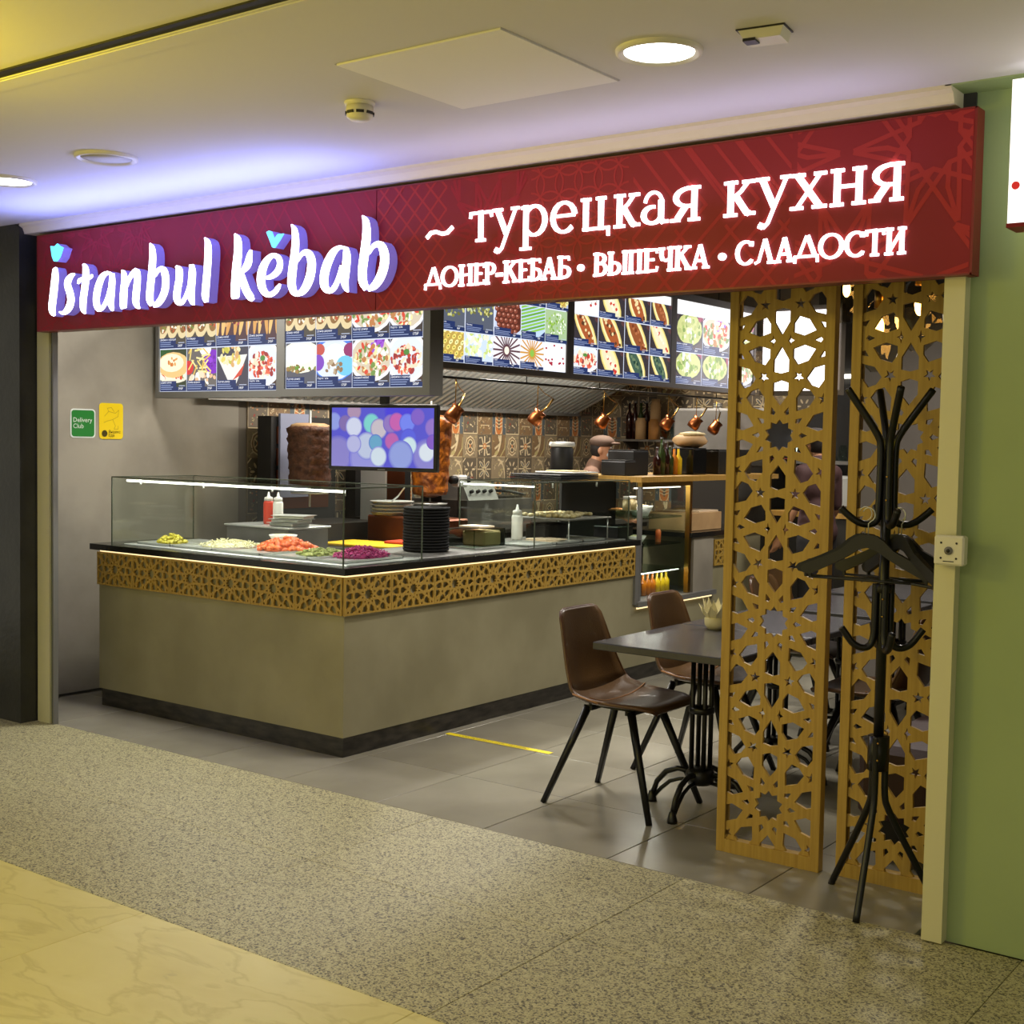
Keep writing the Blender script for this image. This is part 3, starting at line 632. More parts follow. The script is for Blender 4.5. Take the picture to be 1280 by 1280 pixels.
LET={"i":[[[[-5.9988,2.4583],[-6.0007,2.4552],[-6.0045,2.4552],[-6.0077,2.4506],[-6.0108,2.4384],[-6.0142,2.4216],[-6.018,2.4022],[-6.0225,2.3795],[-6.0275,2.3539],[-6.0322,2.329],[-6.0372,2.3049],[-6.0419,2.2813],[-6.0441,2.261],[-6.0428,2.2459],[-6.0384,2.2347],[-6.0315,2.225],[-6.0213,2.2168],[-6.01,2.2118],[-6.0,2.208]],[[-5.9834,2.4626],[-5.9776,2.4615],[-5.9698,2.4573],[-5.9645,2.4488],[-5.9613,2.4349],[-5.9595,2.4169],[-5.9596,2.3963],[-5.9623,2.3726],[-5.9667,2.3467],[-5.9714,2.3217],[-5.9764,2.2976],[-5.9816,2.2746],[-5.9854,2.2564],[-5.987,2.2449],[-5.9876,2.2378],[-5.988,2.2319],[-5.9881,2.2267],[-5.9865,2.2212],[-5.9837,2.2145]]]],"s":[[[[-5.8181,2.4211],[-5.8265,2.4221],[-5.8367,2.4227],[-5.8493,2.4209],[-5.8636,2.4164],[-5.8792,2.4097],[-5.8925,2.4005],[-5.901,2.3897],[-5.9054,2.3773],[-5.9052,2.3624],[-5.899,2.3455],[-5.89,2.329],[-5.8834,2.3149],[-5.8798,2.3033],[-5.8777,2.293],[-5.878,2.2836],[-5.8816,2.2734],[-5.8877,2.263],[-5.8943,2.2542],[-5.9015,2.246],[-5.9098,2.2383],[-5.9159,2.2333],[-5.9216,2.231],[-5.9343,2.2311],[-5.9497,2.2316]],[[-5.8136,2.414],[-5.8193,2.4106],[-5.8234,2.4076],[-5.827,2.4037],[-5.8337,2.3976],[-5.8411,2.3904],[-5.8459,2.3837],[-5.8489,2.3777],[-5.851,2.3714],[-5.8508,2.3638],[-5.8456,2.3521],[-5.8362,2.3364],[-5.828,2.3202],[-5.8232,2.3057],[-5.8205,2.2917],[-5.8211,2.2772],[-5.8255,2.2622],[-5.8331,2.2477],[-5.8448,2.2347],[-5.8611,2.2242],[-5.8809,2.2162],[-5.9032,2.2118],[-5.925,2.2141],[-5.9401,2.2203],[-5.9527,2.2261]]]],"t":[[[[-5.7493,2.4608],[-5.7471,2.4537],[-5.7462,2.4481],[-5.7466,2.4416],[-5.7467,2.4306],[-5.7471,2.4164],[-5.7484,2.4002],[-5.7512,2.3807],[-5.7551,2.3583],[-5.7592,2.3365],[-5.764,2.3162],[-5.7689,2.2965],[-5.7717,2.2776],[-5.7717,2.2599],[-5.7695,2.2438],[-5.764,2.2296],[-5.7538,2.2189],[-5.7416,2.2129],[-5.7306,2.2083]],[[-5.7353,2.4656],[-5.7253,2.4612],[-5.7139,2.4553],[-5.704,2.4447],[-5.6977,2.4306],[-5.6938,2.4141],[-5.6927,2.3953],[-5.6955,2.374],[-5.7009,2.3512],[-5.7062,2.3294],[-5.7107,2.309],[-5.715,2.2898],[-5.7182,2.2728],[-5.7198,2.2574],[-5.7205,2.2436],[-5.721,2.2328],[-5.722,2.226],[-5.7217,2.2195],[-5.7203,2.2117]]],[[[-5.7819,2.3636],[-5.7742,2.3686],[-5.7676,2.3723],[-5.7629,2.3731],[-5.7555,2.3735],[-5.7417,2.3743],[-5.7254,2.3759],[-5.7078,2.3782],[-5.6896,2.3811],[-5.674,2.3853],[-5.6649,2.3917],[-5.6633,2.398],[-5.6632,2.403]],[[-5.7934,2.3668],[-5.7933,2.3739],[-5.7922,2.3822],[-5.7829,2.3908],[-5.7664,2.3951],[-5.75,2.3964],[-5.735,2.3975],[-5.7186,2.3994],[-5.7016,2.4013],[-5.6897,2.4026],[-5.6841,2.4028],[-5.6786,2.404],[-5.6716,2.4063]]]],"a":[[[[-5.4909,2.3953],[-5.5048,2.402],[-5.5203,2.4094],[-5.5401,2.4139],[-5.5618,2.4132],[-5.5831,2.4082],[-5.6026,2.3982],[-5.6186,2.3834],[-5.6318,2.3654],[-5.6425,2.3466],[-5.6509,2.3269],[-5.657,2.3061],[-5.6602,2.2863],[-5.6597,2.2679],[-5.656,2.2511],[-5.6495,2.2371],[-5.6392,2.2258],[-5.6229,2.217],[-5.6005,2.2148],[-5.583,2.2201],[-5.5681,2.2285],[-5.5552,2.2395],[-5.5452,2.253],[-5.5369,2.2686],[-5.5301,2.284],[-5.5255,2.2987],[-5.5224,2.3132],[-5.5193,2.3274]],[[-5.4987,2.387],[-5.5143,2.3919],[-5.5284,2.3962],[-5.5382,2.3967],[-5.5472,2.3937],[-5.5567,2.3884],[-5.5654,2.3806],[-5.5745,2.3687],[-5.5838,2.3526],[-5.5919,2.3354],[-5.5989,2.3175],[-5.6044,2.2988],[-5.6077,2.2819],[-5.608,2.267],[-5.6063,2.2536],[-5.6039,2.2436],[-5.6024,2.2378],[-5.6034,2.2356],[-5.6076,2.2349],[-5.6027,2.2361],[-5.5923,2.2419],[-5.5818,2.2501],[-5.5716,2.2611],[-5.5615,2.275],[-5.5528,2.289],[-5.5461,2.3025],[-5.5408,2.3162],[-5.5355,2.3301]]],[[[-5.5216,2.4012],[-5.5234,2.3897],[-5.5252,2.3784],[-5.5274,2.3652],[-5.5304,2.348],[-5.5339,2.3282],[-5.5367,2.309],[-5.5392,2.2912],[-5.5411,2.2737],[-5.5402,2.2569],[-5.5345,2.242],[-5.5261,2.2301],[-5.5184,2.2217],[-5.5121,2.2166],[-5.5061,2.2143],[-5.5009,2.2129]],[[-5.4866,2.3993],[-5.4843,2.3876],[-5.482,2.3756],[-5.4808,2.3611],[-5.4816,2.3429],[-5.4834,2.3229],[-5.4854,2.3038],[-5.4876,2.2861],[-5.4898,2.2697],[-5.4912,2.2562],[-5.4911,2.2451],[-5.4901,2.2346],[-5.4895,2.226],[-5.4904,2.2212],[-5.492,2.2188],[-5.4929,2.2155]]]],"n":[[[[-5.4309,2.4092],[-5.4282,2.4038],[-5.4275,2.3999],[-5.4281,2.3953],[-5.428,2.3861],[-5.4279,2.3737],[-5.4288,2.3588],[-5.4317,2.3402],[-5.4358,2.3182],[-5.439,2.2964],[-5.4405,2.2751],[-5.4409,2.2546],[-5.4401,2.2382],[-5.4372,2.228],[-5.4326,2.2223],[-5.4288,2.2188]],[[-5.4246,2.4129],[-5.4159,2.4111],[-5.4052,2.4078],[-5.3952,2.3994],[-5.3884,2.3874],[-5.3835,2.373],[-5.3807,2.3557],[-5.3806,2.3352],[-5.3823,2.3127],[-5.384,2.2916],[-5.3852,2.2711],[-5.3864,2.2514],[-5.3873,2.2365],[-5.3881,2.2301],[-5.3891,2.2283],[-5.3893,2.2243]]],[[[-5.3877,2.3129],[-5.3771,2.329],[-5.3666,2.3447],[-5.3557,2.358],[-5.3437,2.3686],[-5.3312,2.3774],[-5.32,2.3836],[-5.3112,2.3877],[-5.3103,2.3884],[-5.3254,2.3933],[-5.3255,2.3895],[-5.3253,2.3764],[-5.3263,2.3603],[-5.3292,2.341],[-5.3337,2.3188],[-5.3373,2.2986],[-5.3399,2.2825],[-5.3417,2.268],[-5.3406,2.2538],[-5.3351,2.2406],[-5.3266,2.2298],[-5.3163,2.2212],[-5.3039,2.2158],[-5.2929,2.2148],[-5.284,2.2146]],[[-5.3987,2.3155],[-5.3933,2.3328],[-5.3878,2.3503],[-5.3807,2.3663],[-5.3709,2.3803],[-5.3597,2.3922],[-5.3486,2.4014],[-5.3367,2.4087],[-5.3184,2.4143],[-5.2892,2.405],[-5.2817,2.3902],[-5.2796,2.3741],[-5.2791,2.3562],[-5.2804,2.3356],[-5.2832,2.3129],[-5.2858,2.2927],[-5.2881,2.2768],[-5.2902,2.2638],[-5.2912,2.2538],[-5.2908,2.2452],[-5.2894,2.2376],[-5.2883,2.2316],[-5.2881,2.2281],[-5.2852,2.2243],[-5.2801,2.2195]]]],"b":[[[[-5.2083,2.5263],[-5.2075,2.5182],[-5.2075,2.5111],[-5.2082,2.5028],[-5.2084,2.491],[-5.2085,2.476],[-5.2095,2.4571],[-5.212,2.4322],[-5.2155,2.4031],[-5.2191,2.3755],[-5.2229,2.351],[-5.2268,2.3278],[-5.2299,2.3065],[-5.2323,2.2877],[-5.2337,2.2706],[-5.2318,2.2543],[-5.2241,2.2403],[-5.2139,2.2306],[-5.2046,2.2225]],[[-5.2025,2.5278],[-5.1921,2.5223],[-5.181,2.5157],[-5.1716,2.5047],[-5.1658,2.4904],[-5.1625,2.4735],[-5.1612,2.453],[-5.1623,2.427],[-5.1653,2.3975],[-5.1686,2.3696],[-5.1723,2.3447],[-5.1763,2.3217],[-5.1793,2.3011],[-5.181,2.2831],[-5.1818,2.2679],[-5.1815,2.2562],[-5.1802,2.2481],[-5.1771,2.2402],[-5.1731,2.2307]]],[[[-5.1602,2.3623],[-5.1496,2.3726],[-5.1395,2.3822],[-5.1309,2.3865],[-5.1237,2.3861],[-5.1196,2.3844],[-5.122,2.3841],[-5.1196,2.379],[-5.1149,2.3669],[-5.1118,2.3525],[-5.111,2.3361],[-5.1123,2.318],[-5.1155,2.3018],[-5.1206,2.2886],[-5.1277,2.2766],[-5.1357,2.2659],[-5.1446,2.2566],[-5.1541,2.2488],[-5.162,2.2431],[-5.1673,2.2395],[-5.1749,2.2365],[-5.1849,2.233]],[[-5.1703,2.3655],[-5.1659,2.3777],[-5.161,2.3906],[-5.1518,2.4018],[-5.1349,2.4091],[-5.112,2.4108],[-5.087,2.4022],[-5.0733,2.3869],[-5.0662,2.3699],[-5.0623,2.352],[-5.0612,2.3329],[-5.0627,2.3124],[-5.0667,2.2933],[-5.0736,2.2766],[-5.083,2.262],[-5.0937,2.2492],[-5.1058,2.2377],[-5.1195,2.2278],[-5.1346,2.2201],[-5.1512,2.2163],[-5.1655,2.2163],[-5.1773,2.2167]]]],"u":[[[[-5.0148,2.4],[-5.0097,2.3924],[-5.0079,2.387],[-5.0094,2.3834],[-5.0093,2.3733],[-5.0095,2.3581],[-5.0108,2.3425],[-5.0142,2.3277],[-5.0191,2.3119],[-5.0232,2.2961],[-5.0263,2.2808],[-5.0284,2.2658],[-5.0273,2.2512],[-5.0213,2.2378],[-5.0109,2.2262],[-4.9939,2.2171],[-4.9728,2.2157],[-4.9562,2.2207],[-4.9434,2.2296],[-4.9342,2.2422],[-4.9267,2.2573],[-4.9204,2.2729],[-4.9155,2.2885],[-4.9116,2.3046],[-4.9078,2.3205]],[[-5.0057,2.4069],[-4.9934,2.4047],[-4.9779,2.4002],[-4.9643,2.3878],[-4.9599,2.3714],[-4.9603,2.3537],[-4.9624,2.3363],[-4.966,2.3195],[-4.971,2.3035],[-4.9749,2.2889],[-4.9773,2.2749],[-4.9788,2.2621],[-4.9788,2.2524],[-4.9776,2.2449],[-4.976,2.2394],[-4.978,2.2385],[-4.9804,2.2382],[-4.9753,2.2386],[-4.9674,2.242],[-4.9578,2.2505],[-4.9477,2.2634],[-4.9384,2.2774],[-4.9309,2.2917],[-4.9245,2.307],[-4.9181,2.3225]]],[[[-4.9123,2.4037],[-4.9127,2.3919],[-4.9132,2.3808],[-4.9143,2.3688],[-4.9163,2.3534],[-4.919,2.3352],[-4.9212,2.3165],[-4.9233,2.2977],[-4.9249,2.2785],[-4.924,2.2606],[-4.9193,2.2452],[-4.9121,2.2326],[-4.9039,2.2227],[-4.8944,2.2159],[-4.8851,2.2135],[-4.8775,2.2123]],[[-4.8814,2.4045],[-4.8758,2.3929],[-4.8701,2.3808],[-4.8665,2.3658],[-4.8668,2.3481],[-4.8691,2.3294],[-4.8714,2.3111],[-4.8733,2.2927],[-4.8751,2.2746],[-4.8762,2.2595],[-4.8763,2.2474],[-4.8756,2.237],[-4.8751,2.2289],[-4.8754,2.2245],[-4.8747,2.221],[-4.8722,2.2162]]]],"l":[[[[-4.8061,2.5202],[-4.8025,2.5121],[-4.8004,2.5054],[-4.8002,2.4985],[-4.8002,2.4879],[-4.8006,2.4736],[-4.8015,2.4553],[-4.8028,2.4316],[-4.8046,2.4041],[-4.807,2.3765],[-4.8105,2.349],[-4.8145,2.3213],[-4.8177,2.2972],[-4.82,2.2783],[-4.8214,2.2627],[-4.8205,2.2485],[-4.8155,2.2364],[-4.8083,2.2279],[-4.8014,2.2205]],[[-4.7999,2.5232],[-4.7886,2.5188],[-4.776,2.513],[-4.7649,2.5019],[-4.7588,2.4874],[-4.756,2.471],[-4.7548,2.4514],[-4.7555,2.427],[-4.7577,2.3991],[-4.7604,2.3713],[-4.7631,2.3435],[-4.7662,2.3158],[-4.7689,2.2918],[-4.7709,2.2732],[-4.7724,2.2587],[-4.7736,2.2474],[-4.7748,2.2392],[-4.7755,2.2321],[-4.7759,2.2238]]]],"k":[[[[-4.5994,2.5213],[-4.5971,2.5124],[-4.5963,2.5051],[-4.5967,2.4971],[-4.5964,2.4837],[-4.5959,2.4659],[-4.5968,2.4457],[-4.5999,2.4223],[-4.6046,2.3958],[-4.6088,2.3687],[-4.6118,2.341],[-4.6143,2.3136],[-4.616,2.2898],[-4.6171,2.2708],[-4.6174,2.2553],[-4.6166,2.2431],[-4.614,2.2349],[-4.61,2.2304],[-4.6064,2.2273]],[[-4.5916,2.5246],[-4.5797,2.5196],[-4.5663,2.5129],[-4.555,2.5001],[-4.549,2.4827],[-4.5465,2.4627],[-4.5462,2.4403],[-4.5485,2.4153],[-4.5528,2.3886],[-4.5562,2.3624],[-4.5577,2.3357],[-4.5586,2.3086],[-4.5593,2.2851],[-4.5601,2.2664],[-4.5607,2.2514],[-4.5618,2.2404],[-4.5636,2.2349],[-4.5658,2.2331],[-4.5678,2.2297]]],[[[-4.492,2.4437],[-4.4983,2.4371],[-4.5046,2.4304],[-4.5109,2.4215],[-4.5166,2.4094],[-4.5219,2.3967],[-4.5267,2.387],[-4.5318,2.3797],[-4.5383,2.3719],[-4.5447,2.3645],[-4.5492,2.3588],[-4.5538,2.3536],[-4.5591,2.3481]],[[-4.4772,2.4399],[-4.477,2.4317],[-4.4768,2.4236],[-4.477,2.4145],[-4.4773,2.4023],[-4.4785,2.3875],[-4.4836,2.3729],[-4.4942,2.3611],[-4.5069,2.3529],[-4.519,2.347],[-4.5304,2.3432],[-4.541,2.3416],[-4.5508,2.3403]]],[[[-4.5633,2.3426],[-4.5616,2.3291],[-4.5599,2.3153],[-4.5567,2.3013],[-4.5518,2.2871],[-4.5455,2.2726],[-4.5374,2.2583],[-4.5272,2.2443],[-4.5159,2.2318],[-4.5052,2.222],[-4.4953,2.2159],[-4.4861,2.2127],[-4.4775,2.21]],[[-4.535,2.3451],[-4.5278,2.332],[-4.5208,2.3192],[-4.5138,2.3066],[-4.5071,2.2937],[-4.5006,2.2809],[-4.4937,2.2694],[-4.4851,2.2584],[-4.4753,2.2474],[-4.4676,2.2377],[-4.4642,2.231],[-4.4627,2.2255],[-4.4604,2.2195]]]],"e":[[[[-4.3811,2.304],[-4.3689,2.3032],[-4.3554,2.3026],[-4.3399,2.3046],[-4.3234,2.3096],[-4.3068,2.3169],[-4.2927,2.3265],[-4.2835,2.3385],[-4.2785,2.3514],[-4.2769,2.3642],[-4.2784,2.377],[-4.2834,2.3899],[-4.2931,2.4016],[-4.308,2.4105],[-4.3265,2.4163],[-4.347,2.4174],[-4.3665,2.4127],[-4.3847,2.4045],[-4.4009,2.3936],[-4.415,2.3803],[-4.4272,2.3645],[-4.4363,2.3473],[-4.4416,2.3286],[-4.4435,2.309],[-4.442,2.2903],[-4.4363,2.2728],[-4.427,2.2571],[-4.4152,2.2437],[-4.4004,2.233],[-4.383,2.2256],[-4.3636,2.2223],[-4.3448,2.2244],[-4.3291,2.2299],[-4.3161,2.2365],[-4.3058,2.2443],[-4.2982,2.2526],[-4.2931,2.2598],[-4.2905,2.2659],[-4.2898,2.2713],[-4.2892,2.2766]],[[-4.3847,2.3168],[-4.3734,2.3191],[-4.3636,2.3213],[-4.355,2.3246],[-4.3443,2.3301],[-4.3331,2.337],[-4.3248,2.3437],[-4.319,2.3508],[-4.3142,2.3593],[-4.3119,2.3676],[-4.3122,2.3758],[-4.3148,2.3836],[-4.3184,2.3887],[-4.3241,2.393],[-4.3321,2.3966],[-4.3387,2.3972],[-4.3469,2.3935],[-4.3572,2.3855],[-4.3665,2.3756],[-4.3746,2.364],[-4.3816,2.3502],[-4.3867,2.336],[-4.39,2.321],[-4.3916,2.3051],[-4.3913,2.2909],[-4.3888,2.2785],[-4.3845,2.2671],[-4.3795,2.2582],[-4.374,2.252],[-4.3679,2.2475],[-4.3631,2.2453],[-4.3565,2.2455],[-4.3461,2.2485],[-4.3364,2.2526],[-4.329,2.2576],[-4.3222,2.2641],[-4.3154,2.2702],[-4.3091,2.274],[-4.3034,2.2769],[-4.2975,2.28]]]],"b2":[[[[-4.2256,2.5336],[-4.2231,2.5248],[-4.2213,2.5169],[-4.2206,2.5085],[-4.2194,2.4972],[-4.2181,2.4833],[-4.218,2.4674],[-4.2194,2.4488],[-4.2221,2.4279],[-4.2253,2.4071],[-4.2293,2.387],[-4.234,2.3664],[-4.2381,2.3453],[-4.2417,2.3233],[-4.2446,2.3008],[-4.2448,2.28],[-4.241,2.2621],[-4.2343,2.2474],[-4.2257,2.2352],[-4.2145,2.2259],[-4.2033,2.2212],[-4.1941,2.2181]],[[-4.2211,2.5353],[-4.2105,2.5295],[-4.1993,2.5229],[-4.1894,2.5122],[-4.1829,2.4982],[-4.1789,2.4823],[-4.1765,2.4644],[-4.1758,2.4441],[-4.1767,2.4221],[-4.1786,2.4002],[-4.1818,2.379],[-4.1859,2.3583],[-4.1895,2.338],[-4.1925,2.3167],[-4.195,2.2957],[-4.1958,2.2783],[-4.1944,2.2653],[-4.1914,2.2545],[-4.1886,2.2461],[-4.1869,2.2412],[-4.1836,2.2368],[-4.1782,2.2308]]],[[[-4.1776,2.3692],[-4.1673,2.3791],[-4.1575,2.3884],[-4.1482,2.3935],[-4.1389,2.3947],[-4.1315,2.3938],[-4.1315,2.3925],[-4.1298,2.389],[-4.1249,2.3805],[-4.1214,2.37],[-4.1203,2.3573],[-4.1211,2.3418],[-4.1236,2.326],[-4.128,2.3106],[-4.1341,2.2952],[-4.141,2.2813],[-4.1486,2.2687],[-4.1571,2.2574],[-4.1649,2.2487],[-4.1724,2.2429],[-4.183,2.238],[-4.1954,2.2324]],[[-4.1857,2.3725],[-4.1803,2.3844],[-4.1745,2.3966],[-4.1657,2.4073],[-4.152,2.4151],[-4.1339,2.4193],[-4.1112,2.4157],[-4.0938,2.404],[-4.0821,2.3893],[-4.0745,2.3728],[-4.0715,2.3548],[-4.072,2.336],[-4.0746,2.3176],[-4.0792,2.2996],[-4.0859,2.2816],[-4.0949,2.2651],[-4.1063,2.2503],[-4.12,2.2372],[-4.1359,2.2265],[-4.154,2.2203],[-4.1709,2.2183],[-4.1859,2.2169]]]],"a2":[[[[-3.8862,2.4113],[-3.9004,2.4149],[-3.9159,2.4188],[-3.9332,2.4201],[-3.9508,2.4176],[-3.9678,2.4119],[-3.9839,2.4024],[-3.9989,2.3886],[-4.0128,2.3718],[-4.0244,2.3538],[-4.0335,2.3348],[-4.0403,2.3147],[-4.0441,2.2954],[-4.0446,2.277],[-4.0419,2.2596],[-4.0349,2.2439],[-4.0218,2.231],[-4.0047,2.2227],[-3.9859,2.2194],[-3.9687,2.2223],[-3.9546,2.2291],[-3.9429,2.2391],[-3.9339,2.2523],[-3.9268,2.2679],[-3.9212,2.284],[-3.9175,2.3003],[-3.9153,2.3171],[-3.9131,2.3336]],[[-3.8895,2.3997],[-3.9039,2.4025],[-3.9171,2.405],[-3.9273,2.4044],[-3.9357,2.4001],[-3.9435,2.393],[-3.9515,2.3837],[-3.9606,2.371],[-3.9702,2.3553],[-3.9786,2.3389],[-3.9859,2.3221],[-3.9919,2.3047],[-3.9956,2.2889],[-3.9964,2.2749],[-3.9951,2.2623],[-3.9931,2.2534],[-3.991,2.2475],[-3.988,2.2427],[-3.9861,2.2403],[-3.9827,2.2408],[-3.9756,2.2449],[-3.9676,2.2517],[-3.9591,2.2618],[-3.9505,2.2752],[-3.9426,2.2896],[-3.9361,2.3043],[-3.9305,2.32],[-3.9248,2.3359]]],[[[-3.9038,2.4078],[-3.9046,2.3974],[-3.9055,2.3877],[-3.9068,2.3765],[-3.9085,2.3607],[-3.9105,2.342],[-3.9127,2.324],[-3.9161,2.3077],[-3.9198,2.291],[-3.9206,2.2738],[-3.9161,2.2573],[-3.9085,2.2435],[-3.9005,2.2328],[-3.8926,2.2256],[-3.8848,2.2218],[-3.8777,2.2189]],[[-3.8787,2.4086],[-3.8735,2.3984],[-3.8681,2.3876],[-3.8646,2.3736],[-3.8641,2.3559],[-3.8654,2.3363],[-3.8673,2.3174],[-3.8699,2.2999],[-3.873,2.2841],[-3.8749,2.2713],[-3.8751,2.2597],[-3.8743,2.248],[-3.8735,2.2381],[-3.8735,2.2319],[-3.8732,2.2271],[-3.8722,2.2215]]]],"b3":[[[[-3.7999,2.5346],[-3.7967,2.5254],[-3.7948,2.5177],[-3.7945,2.5093],[-3.794,2.4959],[-3.7935,2.4785],[-3.7943,2.4591],[-3.7968,2.4376],[-3.8006,2.4137],[-3.8046,2.3896],[-3.8091,2.3654],[-3.8138,2.3408],[-3.8169,2.3174],[-3.8179,2.2961],[-3.8171,2.2765],[-3.8131,2.258],[-3.804,2.2422],[-3.7928,2.2307],[-3.7827,2.2208]],[[-3.7961,2.5365],[-3.7847,2.5315],[-3.7721,2.525],[-3.7611,2.5127],[-3.7547,2.4956],[-3.7512,2.4759],[-3.7498,2.4544],[-3.7508,2.431],[-3.7536,2.4062],[-3.7571,2.3816],[-3.7612,2.3571],[-3.7659,2.333],[-3.769,2.3115],[-3.7699,2.2925],[-3.7694,2.2758],[-3.7678,2.2623],[-3.765,2.2523],[-3.76,2.2423],[-3.7541,2.2309]]],[[[-3.7522,2.3703],[-3.7416,2.3814],[-3.7315,2.3919],[-3.7221,2.3972],[-3.7126,2.3978],[-3.7046,2.3961],[-3.7036,2.3945],[-3.7012,2.3893],[-3.6963,2.3776],[-3.6928,2.3646],[-3.6912,2.3516],[-3.6915,2.3373],[-3.6936,2.3229],[-3.6982,2.3086],[-3.7048,2.2941],[-3.7121,2.2808],[-3.7202,2.269],[-3.729,2.2584],[-3.7371,2.2498],[-3.7447,2.2435],[-3.7544,2.2377],[-3.7656,2.2313]],[[-3.7596,2.3734],[-3.754,2.3865],[-3.748,2.4002],[-3.7384,2.4119],[-3.7226,2.4195],[-3.7023,2.4222],[-3.679,2.4159],[-3.6629,2.4012],[-3.653,2.3842],[-3.6467,2.3668],[-3.6441,2.3493],[-3.6446,2.3314],[-3.6475,2.3138],[-3.6527,2.2963],[-3.6602,2.2791],[-3.6694,2.2635],[-3.6805,2.2495],[-3.6935,2.237],[-3.7082,2.2268],[-3.7248,2.2204],[-3.7404,2.2179],[-3.7546,2.2159]]]]}
LETP={"tulip":[[-6.0265,2.5747],[-5.9908,2.5706],[-5.9654,2.5835],[-5.9402,2.5683],[-5.9126,2.5588],[-5.9403,2.5113],[-5.9682,2.4909],[-5.9974,2.4944],[-6.0139,2.5201]],"caron":[[-4.3832,2.5135],[-4.3664,2.5185],[-4.3478,2.5132],[-4.3307,2.4814],[-4.3106,2.4988],[-4.2702,2.4981],[-4.2955,2.4704],[-4.3284,2.4393],[-4.3451,2.4444],[-4.3603,2.4735]]}

FD = .05
def letter(key, nm='letter'):
    f = G(); s = G()
    for (L, Rr) in LET[key]:
        L2 = [(q[0]-SX0, q[1]-SZ0) for q in L]; R2 = [(q[0]-SX0, q[1]-SZ0) for q in Rr]
        f.ribbon(L2, R2, (0, .003, 0), (0, 4.015-4.07, 0))
        s.ribbon(L2, R2, (0, .0515, 0), (0, 4.0185-4.07, 0))
    o = f.build(nm, 'letter_face', sg)
    s.build('side_wall', 'letter_side', o)
for k in ('i', 's', 't', 'a', 'n', 'b', 'u', 'l', 'k', 'e', 'b2', 'a2', 'b3'): letter(k)
for k, nm in (('tulip', 'tulip_emblem'), ('caron', 'tulip_leaf')):
    P = [(q[0]-SX0, q[1]-SZ0) for q in LETP[k]]
    o = G().prism(P, (0, .003, 0), (0, -.055, 0)).build(nm, 'cyan_face', sg); o['label'] = 'cyan lit ' + ('tulip over the letter i' if k == 'tulip' else 'leaf mark over the letter e')
    G().prism(P, (0, .0515, 0), (0, -.0515, 0)).build('side_wall', 'letter_side', o)

